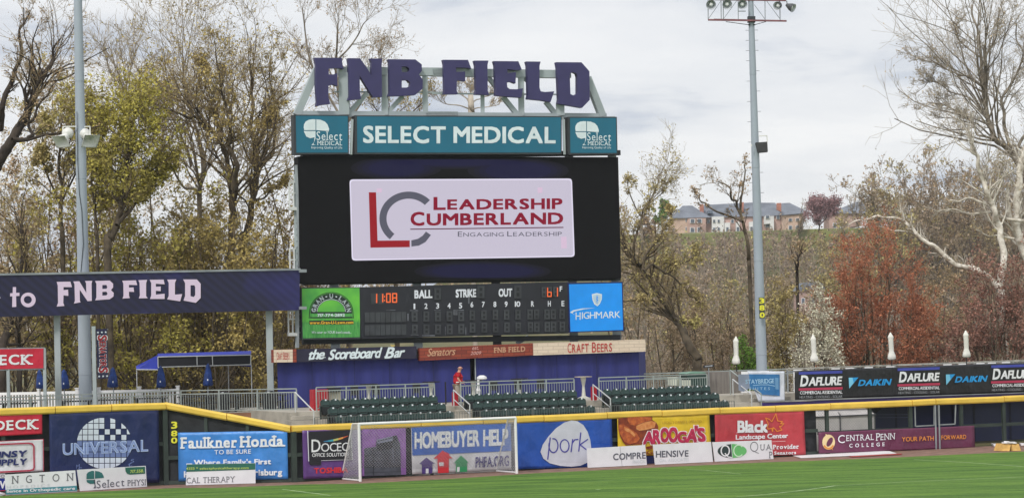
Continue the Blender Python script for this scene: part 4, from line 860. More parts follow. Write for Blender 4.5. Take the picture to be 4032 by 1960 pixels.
s.poly(ell(550, 455, 192, 165, 24, 180, 360), GR1, layer=2.2, name='arch'); s.line(ell(550, 452, 200, 172, 24, 180, 360), 6, PWH, layer=2.4, name='arch')
s.arctext('GRAN-U-LAWN', 550, 462, 218, 198, 172, 8, 62, 50, PWH, layer=2.6, bold=.04)
s.poly([(256, 480), (846, 478), (846, 524), (258, 528)], GR2, layer=2.1, name='arch'); s.text('717-774-2892', 355, 480, 740, 478, 44, PWH, layer=2.8, bold=.04)
s.poly([(240, 578), (862, 572), (862, 628), (242, 632)], BKg, layer=2); s.text('www.Gran-U-Lawn.com', 246, 585, 860, 578, 46, flatm('advert_gold', (236, 186, 48)), layer=2.6, bold=.04); s.text("We cater to YOUR lawn's needs...", 275, 722, 832, 722, 38, PWH, layer=2.6, bold=.005, slant=.2); s.done()
s = Sign('health_advert', 'square bright blue lit advert with a white shield', 'sign', PSL.off(.02), 'L', (1370, 640))
HB = mat('advert_blue', lin(14, 134, 222), rough=.4, var=.03, emit=.3); s.panel([(1090, 158), (1632, 148), (1645, 632), (1105, 648)], mat('advert_rim', lin(14, 26, 96)), .5, name='cabinet'); s.poly([(1102, 172), (1622, 160), (1635, 622), (1116, 638)], HB, layer=1, name='face')
s.poly([(1326, 270), (1375, 258), (1426, 270), (1424, 320), (1405, 365), (1380, 388), (1350, 368), (1332, 325)], PWH, layer=2, name='shield'); s.poly([(1338, 280), (1375, 270), (1414, 280), (1412, 318), (1396, 355), (1378, 372), (1355, 352), (1342, 318)], flatm('shield_inner', (190, 214, 232)), layer=2.6, name='shield')
s.line([(1377, 282), (1377, 362)], 5, HB, layer=3, name='shield'); s.line([(1368, 295), (1386, 302), (1368, 315), (1386, 328), (1370, 340)], 5, HB, layer=3.2, name='shield')
s.text('H', 1166, 448, 1215, 448, 74, PWH, layer=2, bold=.01); s.text('IGHMARK', 1228, 446, 1608, 436, 68, PWH, layer=2, bold=.01, gap=.06, h1=66); s.poly([(1112, 448), (1140, 428), (1230, 410), (1360, 404), (1250, 418), (1150, 440), (1135, 455), (1165, 475)], PWH, layer=2, name='swoosh'); s.done()
# ribbon board at left
PR = Plane(115.4, .36)
def ribbonm():
    mt = bpy.data.materials.new('ribbon_led'); mt.use_nodes = True; nt = mt.node_tree; b = nt.nodes['Principled BSDF']; nn = nt.nodes.new; L = nt.links.new
    tc = nn('ShaderNodeTexCoord'); wv = nn('ShaderNodeTexWave'); wv.wave_type = 'BANDS'; wv.bands_direction = 'X'; mp = nn('ShaderNodeMapping'); mp.inputs['Rotation'].default_value = (0, R(48), 0); mp.inputs['Scale'].default_value = (.2, .2, .2); L(tc.outputs['Object'], mp.inputs[0]); L(mp.outputs[0], wv.inputs[0]); wv.inputs['Distortion'].default_value = .4
    r1 = nn('ShaderNodeValToRGB'); L(wv.outputs['Fac'], r1.inputs[0]); e = r1.color_ramp.elements; e[0].color = (*lin(14, 15, 38), 1); e[1].color = (*lin(28, 28, 62), 1)
    n1 = nn('ShaderNodeTexNoise'); n1.inputs['Scale'].default_value = .22; L(tc.outputs['Object'], n1.inputs['Vector']); r2 = nn('ShaderNodeValToRGB'); L(n1.outputs['Fac'], r2.inputs[0]); e = r2.color_ramp.elements; e[0].position = .45; e[0].color = (*lin(22, 21, 46), 1); e[1].position = .66; e[1].color = (*lin(60, 56, 160), 1)
    x = nn('ShaderNodeMix'); x.data_type = 'RGBA'; x.inputs[0].default_value = .4; L(r1.outputs[0], x.inputs[6]); L(r2.outputs[0], x.inputs[7])
    L(x.outputs[2], b.inputs['Base Color']); L(x.outputs[2], b.inputs['Emission Color']); b.inputs['Emission Strength'].default_value = .35; b.inputs['Roughness'].default_value = .5; return mt
RB = ribbonm(); LW = glow('ribbon_letter', (212, 196, 212)); LSH = flatm('ribbon_shadow', (18, 16, 34))
s = Sign('ribbon_board', 'long dark blue LED ribbon board with pale block letters', 'screen', PR, 'X', (620, 1250))
s.panel([(-150, 1086), (1180, 1062), (1180, 1220), (-150, 1250)], RB, .5, name='screen_panel'); P = PR.hit('X', [(-150, 1083), (1182, 1060)], .02); MB().bar(P[0], P[1], .09).obj('top_trim', ALU, s.root)
def rletter(pts, holes=()):
    for off, mt, ly, nm in (((4, 6), LSH, .6, 'letter_shadow'), ((0, 0), LW, 1.6, 'lettering')):
        s.poly([(x+off[0]*1.3, y+off[1]) for x, y in pts], mt, layer=ly, name=nm, holes=[[(x+off[0]*.5, y+off[1]*.5) for x, y in h] for h in holes])
s.fr = 'I'
rletter([(620, 165), (770, 162), (788, 222), (695, 222), (695, 255), (745, 250), (748, 318), (695, 312), (692, 395), (705, 428), (620, 435), (635, 395), (632, 205)])
rletter([(802, 160), (868, 158), (945, 285), (942, 180), (930, 155), (1010, 153), (1002, 185), (1005, 372), (958, 375), (872, 250), (874, 370), (882, 388), (808, 402), (820, 372), (815, 190)])
rletter([(1040, 155), (1200, 150), (1238, 185), (1238, 225), (1215, 255), (1245, 285), (1242, 325), (1200, 355), (1042, 366), (1055, 335), (1055, 185)], [[(1120, 200), (1165, 198), (1175, 225), (1165, 240), (1120, 242)], [(1120, 275), (1165, 272), (1178, 295), (1165, 312), (1120, 315)]])
FI = [(1338, 152), (1488, 148), (1502, 200), (1412, 198), (1412, 228), (1462, 225), (1468, 275), (1412, 272), (1412, 318), (1422, 342), (1340, 348), (1352, 318), (1350, 185)]; rletter(FI)
s.fr = 'A'
rletter([(710, 134), (755, 132), (750, 150), (750, 215), (758, 226), (712, 227), (718, 212), (716, 148)]); rletter([(768, 132), (840, 131), (845, 155), (800, 152), (800, 168), (825, 166), (825, 190), (800, 188), (800, 208), (845, 203), (845, 230), (770, 230), (776, 212), (776, 148)])
rletter([(858, 131), (905, 130), (898, 148), (898, 208), (935, 205), (925, 242), (858, 232), (866, 214), (866, 148)]); rletter([(940, 130), (1010, 130), (1030, 152), (1030, 225), (1005, 250), (942, 238), (950, 215), (950, 148)], [[(978, 160), (998, 160), (1002, 170), (1002, 210), (995, 220), (978, 216)]])
s.fr = 'I'
s.poly([(140, 222), (175, 222), (175, 285), (212, 283), (212, 318), (175, 320), (178, 438), (132, 440), (135, 322), (110, 324), (110, 290), (138, 288)], LW, layer=1.6, name='lettering'); s.poly(ell(308, 362, 82, 80, 26), LW, layer=1.6, name='lettering', holes=[ell(304, 360, 44, 42, 18)]); s.poly([(-25, 340), (5, 330), (2, 345), (-20, 360)], LW, layer=1.6, name='lettering')
s.done()
cl = PR.off(-.6)
for k, (u0, wd, lb) in enumerate(((222, .26, 'grey steel column under the ribbon board nearer the left light pole'), (1057, .3, 'grey steel column under the right end of the ribbon board'), (-95, .3, 'grey steel column under the ribbon board at the far left'))):
    P = cl.hit('X', [(u0, 1120)])[0]; t = thing('steel_column', lb, 'column', (P[0], P[1], 2.7), 'steel columns carrying the ribbon board'); MB().bar((P[0], P[1], 2.7), (P[0], P[1], P[2]), wd, wd*.7).obj('shaft', STL, t); MB().box((P[0], P[1], 2.75), (wd*1.6, wd*1.6, .08)).obj('base_plate', STL, t)
for y in (1066, 1212):
    P = PR.off(.3).hit('X', [(1178, y), (1206, y)]); MB().bar(P[0], P[1], .14).obj('bracket_arm', ALU, fr_)
# ------------------------------------------------------------------ decks and steps (structure)
CON = mat('concrete', lin(178, 172, 160), rough=.9, var=.12, vs_=1.2, bump=.01, bs=10)
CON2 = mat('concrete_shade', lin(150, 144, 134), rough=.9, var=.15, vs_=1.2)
BRN = mat('deck_face_brown', lin(150, 108, 82), rough=.85, var=.12, vs_=.7)
DZ = 2.85
def ln(y0, x, z): return np.array((x, y0 + PF.m*x, z))
def deckbox(name, y0a, y0b, x0, x1, z0, z1, mt, kind='structure', parent=None):
    # block between seat-parallel lines y0a (front) and y0b (back), cut square to them
    d, n = PF.d, PF.n
    base = [ln(y0a, x0, 0), ln(y0a, x1, 0)]; dp = -n*((y0b-y0a)/math.hypot(1, PF.m))
    q = [base[0], base[1], base[1]+dp, base[0]+dp]
    V = [(p[0], p[1], z0) for p in q]+[(p[0], p[1], z1) for p in q]
    return mk(name, V, [(3, 2, 1, 0), (4, 5, 6, 7), (0, 1, 5, 4), (1, 2, 6, 5), (2, 3, 7, 6), (3, 0, 4, 7)], mt, parent, kind=kind)
ROWS = [(108.9, 2.5), (107.95, 2.16), (107.0, 1.82)]
X0, X1 = -11.2, 13.2
deckbox('concourse_deck', 109.12, 121, -9.9, 14.55, 0, DZ, CON)
for (y0, zt), f, bk_, xl_ in zip(ROWS, (108.17, 107.22, 106.2), (109.118, 108.168, 107.218), (-9.75, -9.75, -9.75)):
    deckbox('seating_tier', f, bk_, xl_, X1, 0, zt, CON)
P0 = PF.hit
# ------------------------------------------------------------------ stadium seats
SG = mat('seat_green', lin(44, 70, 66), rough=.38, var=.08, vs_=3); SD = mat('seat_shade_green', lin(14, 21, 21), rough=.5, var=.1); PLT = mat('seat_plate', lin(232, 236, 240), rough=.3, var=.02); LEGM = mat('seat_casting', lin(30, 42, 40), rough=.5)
def seatmesh():
    d = {}
    # backrest: rounded, slightly dished shell
    V = []; nx, nz = 8, 6; W_, Hh = .46, .48
    for j in range(nz+1):
        t = j/nz; z = .40 + Hh*t; wj = W_/2*(1 if t < .6 else math.sqrt(max(0.0, 1-((t-.6)/.4)**2.6))*.35+.65 if t < .99 else .55)
        for i in range(nx+1):
            u = i/nx*2-1; V.append((u*wj, .05*u*u*-1 + .05 + .07*t, z - (.035*u*u if t > .9 else 0)))
    n = len(V); Vb = [(x, y+.035, z) for x, y, z in V]; F = []
    for j in range(nz):
        for i in range(nx): a = j*(nx+1)+i; F.append((a, a+1, a+nx+2, a+nx+1)); F.append((n+a, n+a+nx+1, n+a+nx+2, n+a+1))
    bd = list(range(nx+1)) + [j*(nx+1)+nx for j in range(1, nz+1)] + [nz*(nx+1)+i for i in range(nx-1, -1, -1)] + [j*(nx+1) for j in range(nz-1, 0, -1)]
    for k in range(len(bd)): a, b = bd[k], bd[(k+1) % len(bd)]; F.append((b, a, n+a, n+b))
    d['backrest'] = rawmesh('seat_backrest', V+Vb, F, SG, smooth=True)
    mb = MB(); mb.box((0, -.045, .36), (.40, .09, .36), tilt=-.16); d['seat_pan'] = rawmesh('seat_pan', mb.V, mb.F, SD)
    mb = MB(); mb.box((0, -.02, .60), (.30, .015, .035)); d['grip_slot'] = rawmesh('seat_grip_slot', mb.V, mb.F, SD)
    mb = MB(); mb.box((.03, .065, .835), (.07, .016, .07), tilt=-.1); d['number_plate'] = rawmesh('seat_number_plate', mb.V, mb.F, PLT)
    mb = MB(); mb.box((-.245, 0, .28), (.045, .12, .56)); mb.box((-.245, -.07, .58), (.05, .3, .04)); d['stanchion'] = rawmesh('seat_stanchion', mb.V, mb.F, LEGM)
    return d
SM = seatmesh()
ordn = ['first', 'second', 'third', 'fourth', 'fifth', 'sixth', 'seventh', 'eighth', 'ninth', 'tenth', 'eleventh', 'last']
SEC = [('left', [('O', 320, 665, 1980, 603), ('O', 437, 790, 2107, 725), ('O', 553, 915, 2235, 853)]),
       ('middle', [('P', 583, 583, 2175, 525), ('P', 713, 703, 2312, 645), ('P', 843, 830, 2457, 768)]),
       ('right', [('C', 743, 437, 1483, 408), ('C', 812, 495, 1550, 466), ('C', 875, 550, 1622, 522)])]
def build_seat(loc, label, first=[None]):
    r = thing('stadium_seat', label, 'seat', loc, 'dark green folding seats in the bleacher blocks', PF.yaw)
    for k, me in SM.items():
        o = bpy.data.objects.new(k, me); link(o, r)
    return r
seatpos = []
for sec, rows in SEC:
    for ri, (fr0, xa, ya, xb, yb) in enumerate(rows):
        pl = Plane(ROWS[ri][0], PF.m); A_, B_ = pl.hit(fr0, [(xa, ya), (xb, yb)]); z = ROWS[ri][1]
        for i in range(12):
            p = A_ + (B_-A_)*i/11
            zz0 = (A_[2]+(B_[2]-A_[2])*i/11) - .845
            if ri == 0 and i == 0: print('seat z', sec, zz0, z)
            seatpos.append((p, sec, ri, i))
            build_seat((float(p[0]), float(p[1]), z), 'green folding seat, %s from left in the %s row of the %s block' % (ordn[i], ('back', 'middle', 'front')[ri], sec))
# ------------------------------------------------------------------ railings
RL = mat('railing_grey', lin(158, 166, 162), rough=.45, metal=.15, var=.07)
def railing(name, label, pts, zb, zt, posts, pitch=.115, mt=None, rails=(0, -.16), lowrail=.12, bal=.022, pw=.06, cat='railing', group=None, rw=.05, double=True):
    mt = mt or RL; pts = [np.array(p[:2]) for p in pts]; c = pts[0]
    t = thing(name, label, cat, (c[0], c[1], zb), group)
    meb = None
    for a, b in zip(pts[:-1], pts[1:]):
        L = np.linalg.norm(b-a); d = (b-a)/L
        q = lambda s_, z: (a[0]+d[0]*s_, a[1]+d[1]*s_, z)
        for r_ in rails: MB().bar(q(0, zt+r_-rw/2), q(L-.002, zt+r_-rw/2), rw).obj('top_rail' if r_ == 0 else 'mid_rail', mt, t)
        if lowrail: MB().bar(q(0, zb+lowrail), q(L-.002, zb+lowrail), .04).obj('bottom_rail', mt, t)
        if meb is None or True:
            hb = (zt+rails[-1]-rw) - (zb+lowrail); mb = MB().box((0, 0, hb/2), (bal, bal, hb), math.atan2(d[1], d[0])); meb = rawmesh('baluster', mb.V, mb.F, mt)
        n = int(L/pitch)
        for k in range(1, n):
            s_ = k*L/n
            o = bpy.data.objects.new('baluster', meb); link(o, t); o.location = (a[0]+d[0]*s_-c[0], a[1]+d[1]*s_-c[1], lowrail)
        np_ = posts if isinstance(posts, int) else max(1, int(round(L/posts)))
        for k in range(0 if a is pts[0] else 1, np_+1):
            s_ = L*k/np_ if k < np_ else L-.001; MB().bar(q(s_, zb), q(s_, zt-rw), pw).obj('post', mt, t)
    return t
RP = Plane(109.5, PF.m)
for sec, fr0, a, b, zt in (('left', 'O', (175, 465), (1995, 405), None), ('middle', 'P', (443, 390), (2190, 330), None), ('right', 'C', (678, 345), (1485, 318), None)):
    P = RP.hit(fr0, [a, b]); print('rail top', sec, P[:, 2])
    railing('block_railing', 'grey steel railing with upright bars behind the %s seating block' % sec, P, DZ, 3.92, 4, group='railings behind the seating blocks', pitch=.125)
# low guard rail in front of row three
FRP = Plane(106.32, PF.m); P = FRP.hit('X', [(1238, 1625), (2890, 1560)])
railing('guard_rail', 'low thin grey guard rail running along the front of the seating blocks', P, 1.82, 2.68, 16, pitch=.125, rails=(0,), lowrail=.1, bal=.014, pw=.04, rw=.02, mt=mat('guard_rail_grey', lin(110, 116, 114), rough=.5, metal=.2))
# aisle steps with sloping handrails
for k, (xa, lab) in enumerate(((-10.5, 'left'), (-2.05, 'middle'), (4.9, 'right'), (11.6, 'far right'))):
    pass
HRW = mat('handrail_bright', lin(206, 208, 208), rough=.35, metal=.2, var=.04)
def handrail(name, label, fr0, top, bot, z0, z1, dropz=.0, yoff=0.0, mt=HRW, gap=0.0, second=None):
    Pa = Plane(109.0+yoff, PF.m).hit(fr0, [top])[0]; Pb = Plane(106.7+yoff, PF.m).hit(fr0, [bot])[0]
    t = thing(name, label, 'handrail', (float(Pb[0]), float(Pb[1]), z1), 'sloping handrails at the seating aisles')
    MB().tube(Pa, Pb, .03, n=8).obj('rail', mt, t); MB().tube((Pa[0], Pa[1], z0), Pa, .028, n=8).obj('post', mt, t); MB().tube((Pb[0], Pb[1], z1), Pb, .028, n=8).obj('post', mt, t)
    if second: MB().tube(Pa-uz*second, Pb-uz*second, .022, n=8).obj('lower_rail', mt, t)
handrail('stair_handrail', 'bright sloping handrail on the stairs left of the left seating block', 'O', (-150, 560), (138, 850), DZ, 1.8)
handrail('stair_handrail', 'bright double handrail in the aisle left of the middle seating block', 'P', (335, 525), (585, 750), DZ, 1.8, second=.42)
handrail('stair_handrail', 'bright double handrail in the aisle left of the right seating block', 'C', (635, 405), (765, 510), DZ, 1.8, second=.4)
handrail('stair_handrail', 'bright handrail right of the right seating block', 'Q', (1240, 362), (1478, 552), DZ, 1.8)
handrail('stair_handrail', 'dull grey sloping handrail nearest the blue and white sheet banner', 'Q', (1205, 245), (1600, 545), DZ, 1.8, mt=RL, yoff=.8)
for x0, x1 in ((-9.7, -8.6), (-2.6, -.85), (4.55, 5.9), (11.35, 13.2)):
    for k, (ya, z) in enumerate(((108.64, DZ-.17), (107.69, 2.5-.17), (106.74, 2.16-.17))):
        deckbox('aisle_step', ya, ya+.475, x0, x1, z-.165, z, CON)
# ------------------------------------------------------------------ bar building with wrapped fascia
PCu = PB.off(-.35); BLC = mat('curtain_blue', lin(42, 48, 116), rough=.75, var=.1, vs_=.7, bump=.06, bs=1.6, stretch=(3, 3, .2))
bar = thing('scoreboard_bar', 'long low bar building wrapped in royal blue curtains under the scoreboard', 'building', tuple(PCu.hit('X', [(1800, 1580)])[0]))
def curtain(u0, v0, u1, v1, name='curtain'):
    P = PCu.hit('X', [(u0, v0), (u1, v1)]); L = np.linalg.norm((P[1]-P[0])[:2]); n = int(L*6); V = []; rg = np.random.RandomState(int(u0))
    ph = rg.uniform(0, 6, 3)
    for k in range(n+1):
        t = k/n; p = P[0]*(1-t)+P[1]*t; w_ = .045*math.sin(t*L*5.3+ph[0])+.04*math.sin(t*L*2.2+ph[1])
        V += [(p[0]+PCu.n[0]*w_, p[1]+PCu.n[1]*w_, DZ+.02), (p[0]+PCu.n[0]*w_*.3, p[1]+PCu.n[1]*w_*.3, p[2])]
    mk(name, V, [(2*k, 2*k+2, 2*k+3, 2*k+1) for k in range(n)], BLC, bar, smooth=True)
curtain(1091, 1425, 1850, 1405); curtain(1870, 1404, 2513, 1386)
for u in (1225, 1392, 1530, 1702, 2030, 2188, 2345):
    p = PCu.hit('X', [(u, 1400)], .1)[0]; MB().bar((p[0], p[1], DZ+.05), p, .035, .015).obj('seam', mat('curtain_seam', lin(30, 35, 86), rough=.8), bar)
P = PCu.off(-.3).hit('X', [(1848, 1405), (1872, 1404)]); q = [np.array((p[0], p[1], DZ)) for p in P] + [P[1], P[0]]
mk('doorway_shade', q, [(0, 1, 2, 3)], mat('painted_door_shade', lin(24, 22, 26), rough=.9), bar)  # dark sheet painted as the shade seen through the curtain gap
p = PCu.hit('P', [(662, 40)], .05)[0]; MB().bar((p[0], p[1], DZ), p, .06).obj('door_pole', ALU, bar)
pa, pb_ = PCu.hit('X', [(1091, 1410), (2513, 1380)]); dd = np.array((.6, 5, 0))
MB().prism([tuple(pa+uz*.1), tuple(pb_+uz*.1), tuple(pb_+uz*.3), tuple(pa+uz*.3)], [tuple(pa+dd+uz*.1), tuple(pb_+dd+uz*.1), tuple(pb_+dd+uz*.3), tuple(pa+dd+uz*.3)]).obj('roof', STLD, bar)
for e_ in (pa, pb_): MB().prism([(e_[0], e_[1], DZ), tuple(e_-PCu.n*.0+PCu.d*.02-uz*(e_[2]-DZ)), tuple(e_+PCu.d*.02), tuple(e_)], [tuple(v) for v in (np.array((e_[0], e_[1], DZ))+dd, e_+dd+PCu.d*.02-uz*(e_[2]-DZ), e_+dd+PCu.d*.02, e_+dd)]).obj('end_curtain', BLC, bar)
MB().prism([(pa[0]+.6, pa[1]+4.6, DZ), (pb_[0]+.5, pb_[1]+4.6, DZ), (pb_[0]+.5, pb_[1]+4.6, pb_[2]), (pa[0]+.6, pa[1]+4.6, pa[2])], [(pa[0]+.6, pa[1]+4.8, DZ), (pb_[0]+.5, pb_[1]+4.8, DZ), (pb_[0]+.5, pb_[1]+4.8, pb_[2]), (pa[0]+.6, pa[1]+4.8, pa[2])]).obj('rear_wall', BLC, bar)
def brickm(name, c1, c2, cm, sc_=1.0):
    mt = bpy.data.materials.new(name); mt.use_nodes = True; nt = mt.node_tree; b = nt.nodes['Principled BSDF']; nn = nt.nodes.new; L = nt.links.new
    tc = nn('ShaderNodeTexCoord'); sp = nn('ShaderNodeSeparateXYZ'); cb_ = nn('ShaderNodeCombineXYZ'); L(tc.outputs['Object'], sp.inputs[0]); L(sp.outputs[0], cb_.inputs[0]); L(sp.outputs[2], cb_.inputs[1])
    br = nn('ShaderNodeTexBrick'); L(cb_.outputs[0], br.inputs[0]); br.inputs['Color1'].default_value = (*c1, 1); br.inputs['Color2'].default_value = (*c2, 1); br.inputs['Mortar'].default_value = (*cm, 1)
    br.inputs['Scale'].default_value = sc_; br.inputs['Mortar Size'].default_value = .012; br.inputs['Brick Width'].default_value = .5; br.inputs['Row Height'].default_value = .16; br.inputs['Bias'].default_value = -.2
    L(br.outputs[0], b.inputs['Base Color']); b.inputs['Roughness'].default_value = .6; return mt
BRR = brickm('printed_red_brick', lin(150, 66, 46), lin(116, 44, 36), lin(88, 40, 34)); BRC = brickm('printed_cream_brick', lin(226, 208, 186), lin(212, 192, 170), lin(196, 176, 156))
RDP = flatm('print_brick_red', (186, 50, 48)); GFA = 'printed fascia signs along the front of the bar roof'
s = Sign('fascia_sign', 'small cream printed fascia sign with tiny red lettering', 'sign', PB, 'M', (1700, 215), GFA)
s.panel([(1595, 73), (1856, 66), (1858, 209), (1598, 214)], BRR, .3); s.poly([(1606, 74), (1815, 69), (1816, 208), (1608, 212)], BRC, layer=1, name='face')
s.text('Craft', 1640, 100, 1702, 98, 82, RDP, layer=2, smallcaps=.85, bold=0); s.text('Beers', 1712, 98, 1778, 96, 82, RDP, layer=2, smallcaps=.85, bold=0); s.done()
s = Sign('fascia_sign', 'dark navy printed fascia sign with white script lettering', 'sign', PB, 'K', (900, 1130), GFA)
s.panel([(66, 980), (1752, 936), (1755, 1110), (66, 1163)], mat('fascia_navy', lin(36, 34, 58), rough=.5, var=.06), .3)
for st, x0, y0, x1, y1, h in (('the', 232, 985, 462, 975, 145), ('S', 505, 985, 620, 978, 150), ('coreboard', 600, 975, 1272, 952, 150), ('B', 1300, 955, 1445, 948, 158), ('ar', 1430, 1005, 1592, 990, 98)):
    s.text(st, x0, y0, x1, y1, h, PWH, layer=1.5, bold=.035, slant=.32, gap=-.01)
s.line([(235, 1130), (300, 1110), (470, 1095)], 9, PWH, layer=1.7, name='lettering'); s.line([(1300, 1085), (1330, 1100), (1360, 1085)], 14, PWH, layer=1.7, name='lettering'); s.done()
s = Sign('fascia_sign', 'red brick print fascia sign with faint sandy lettering', 'sign', PB, 'L', (200, 885), GFA)
s.panel([(-370, 800), (745, 752), (748, 872), (-368, 925)], BRR, .3, fr='L')
CRM = flatm('print_sandy', (206, 160, 128)); CRM2 = flatm('print_rose', (222, 170, 160))
s.text('Senators', 1905, 970, 2300, 950, 112, CRM, layer=1.5, slant=.3, bold=.01, gap=.02, fr='K'); s.text('est.', 148, 785, 212, 782, 34, CRM2, layer=1.5, slant=.25, bold=.01); s.text('2009', 130, 834, 236, 830, 34, CRM2, layer=1.5, slant=.25, bold=.01)
s.text('FNB FIELD', 360, 795, 670, 782, 52, CRM, layer=1.5, serif=True, bold=.03); s.done()
s = Sign('fascia_sign', 'long cream brick print fascia sign with red lettering', 'sign', PB, 'L', (1300, 870), GFA)
s.panel([(750, 751), (1855, 714), (1859, 834), (752, 872)], BRC, .3)
s.text('C', 1088, 752, 1124, 751, 96, RDP, layer=1.5, bold=.0); s.text('RAFT', 1132, 762, 1296, 756, 84, RDP, layer=1.5, bold=.01, gap=.12); s.text('B', 1328, 744, 1370, 743, 98, RDP, layer=1.5, bold=.0); s.text('EERS', 1378, 756, 1525, 750, 84, RDP, layer=1.5, bold=.01, gap=.12); s.done()
# ------------------------------------------------------------------ left deck
lt = onz('X', [(-90, 1566), (0, 1561), (712, 1535), (1167, 1527)], 3.83)
LD = 2.75
# deck platform polygon
pl_ = [(lt[0][0]-8, lt[0][1]-.3), (lt[0][0], lt[0][1]-.1), (lt[2][0], lt[2][1]-.1), (lt[3][0]+.1, lt[3][1]-.12), (-10.4, 116), (-40, 116)]
apx, Fx = tess(pl_); n = len(apx); V = [(p[0], p[1], 0) for p in apx]+[(p[0], p[1], LD) for p in apx]
mk('left_deck', V, [tuple(i+n for i in t) for t in Fx]+[(k, (k+1) % n, n+(k+1) % n, n+k) for k in range(n)], BRN, kind='structure')
V = [(p[0], p[1], LD+.01) for p in apx]; mk('deck_floor', V, Fx, CON, kind='structure')
railing('deck_railing', 'long grey railing with upright bars on the left deck above the fence', [lt[0], lt[2], lt[3]], LD, 3.83, 2.4, pitch=.13)
# white picket fence
wf = onz('X', [(-90, 1546), (700, 1529)], 3.88); wp = thing('picket_fence', 'white picket fence with taller posts on the left deck behind the railing', 'fence', (wf[0][0], wf[0][1], LD)); c = wf[0]
Lw = np.linalg.norm((wf[1]-wf[0])[:2]); dw = (wf[1]-wf[0])[:2]/Lw; qw = lambda s_, z: (c[0]+dw[0]*s_, c[1]+dw[1]*s_, z)
MB().bar(qw(0, 3.81), qw(Lw, 3.81), .06, .13).obj('top_rail', GW, wp); MB().bar(qw(0, 2.95), qw(Lw, 2.95), .05, .1).obj('bottom_rail', GW, wp)
mb = MB().box((0, 0, .45), (.07, .03, .9), math.atan2(dw[1], dw[0])); pk = rawmesh('picket', mb.V, mb.F, GW)
for k in range(1, int(Lw/.155)):
    s_ = k*.155; o = bpy.data.objects.new('picket', pk); link(o, wp); o.location = (dw[0]*s_, dw[1]*s_, .18)
for x in (153, 303, 389, 549, 705):
    P = onz('X', [(x, 1546-(x+90)*.0215)], 3.88)[0]; s_ = min(Lw, max(0, float(np.dot((P-c)[:2], dw)))); p = qw(s_, 0); mb = MB().bar((p[0], p[1], LD), (p[0], p[1], 3.97), .15); mb.box((p[0], p[1], 4.0), (.19, .19, .05)); mb.obj('post', GW, wp)
# tables, stools on deck
TBK = mat('table_black', lin(30, 30, 34), rough=.5, var=.1); TGY = mat('table_top_grey', lin(120, 116, 110), rough=.5, var=.1)
def bar_table(fr0, x, y, z, label, top=1.05, r=.4, mt=TBK, mt2=TGY, group='tables and stools behind the railings', w2=None, zb=DZ):
    P = onz(fr0, [(x, y)], zb+top)[0]; t = thing('bar_table', label, 'table', (P[0], P[1], zb), group)
    mb = MB(); mb.lathe((P[0], P[1], zb+top-.04), [(r, 0), (r, .04)], 16); mb.obj('table_top', mt2, t)
    MB().lathe((P[0], P[1], zb), [(.24, 0), (.24, .03), (.05, .06), (.04, top-.04)], 10).obj('pedestal', mt, t)
def stool(p, label, mt=TBK):
    t = thing('bar_stool', label, 'stool', tuple(p), 'tables and stools behind the railings'); x, y, z = p
    MB().box((x, y, z+.62), (.36, .36, .05)).obj('seat', mt, t); MB().box((x, y+.17, z+.85), (.36, .03, .4)).obj('backrest', mt, t)
    for a, b in ((-1, -1), (1, -1), (1, 1), (-1, 1)): MB().tube((x+a*.2, y+b*.2, z), (x+a*.15, y+b*.15, z+.6), .018, n=5).obj('leg', mt, t)
def deckpos(u, v, back):
    Yr = float(np.interp(u, [0, 712, 1167], [lt[1][1], lt[2][1], lt[3][1]]))+back; return aty('X', (u, v), Yr)
def bench(fr0, x, y, zt, label, L=1.8, zb=LD, mt=TBK):
    P = deckpos(x, y, 1.7); zt = min(zt, float(P[2])); t = thing('picnic_table', label, 'table', (P[0], P[1], zb), 'dark picnic tables on the left deck')
    MB().box((P[0], P[1], zt-.03), (L, .75, .06)).obj('table_top', mt, t); 
    for s_ in (-1, 1): MB().box((P[0], P[1]+s_*.65, zb+.45), (L, .28, .05)).obj('bench_seat', mt, t); MB().bar((P[0]+s_*L*.38, P[1]-.6, zb), (P[0]+s_*L*.38, P[1]+.3, zt-.06), .08).obj('leg', mt, t); MB().bar((P[0]+s_*L*.38, P[1]+.6, zb), (P[0]+s_*L*.38, P[1]-.3, zt-.06), .08).obj('leg', mt, t)
for x, y, lb in ((70, 1572, 'dark picnic table on the left deck at the far left behind the white pickets'), (300, 1568, 'dark picnic table on the left deck beside the ribbon board column'), (430, 1566, 'dark picnic table on the left deck just right of the left light pole'), (590, 1562, 'dark picnic table on the left deck near the right end of the white pickets')): bench('X', x, y, 3.5, lb, 1.6)
for i, (x, y, lb) in enumerate(((765, 1553, 'dark table left of the white glint on the left deck'), (885, 1552, 'dark table on the left deck below the canopy'), (1065, 1549, 'dark table on the left deck beside the right ribbon column'))): bench('X', x, y, 3.52, lb, 1.5, LD)
PHX = onz('X', [(880, 1556)], 3.62)[0]
def deckpos(u, v, back):
    xs_ = [0, 712, 1167]; Yr = float(np.interp(u, xs_, [lt[1][1], lt[2][1], lt[3][1]]))+back; return aty('X', (u, v), Yr)
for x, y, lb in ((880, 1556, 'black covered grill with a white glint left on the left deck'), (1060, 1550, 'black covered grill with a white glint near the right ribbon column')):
    P = deckpos(x, y, .7); t = thing('covered_grill', lb, 'grill', (P[0], P[1], LD), 'black covered grills on the left deck'); mb = MB(); mb.lathe((P[0], P[1], LD+.1), [(.3, 0), (.32, .4), (.28, .75), (.15, .88)], 12); mb.obj('cover', TBK, t); MB().box((P[0], P[1]-.3, LD+.9), (.1, .04, .08)).obj('painted_glint', PLT, t)  # small white box imitates the glint on each cover
    for s_ in (-1, 1): MB().tube((P[0]+s_*.2, P[1], LD), (P[0]+s_*.2, P[1], LD+.14), .02).obj('leg', TBK, t)
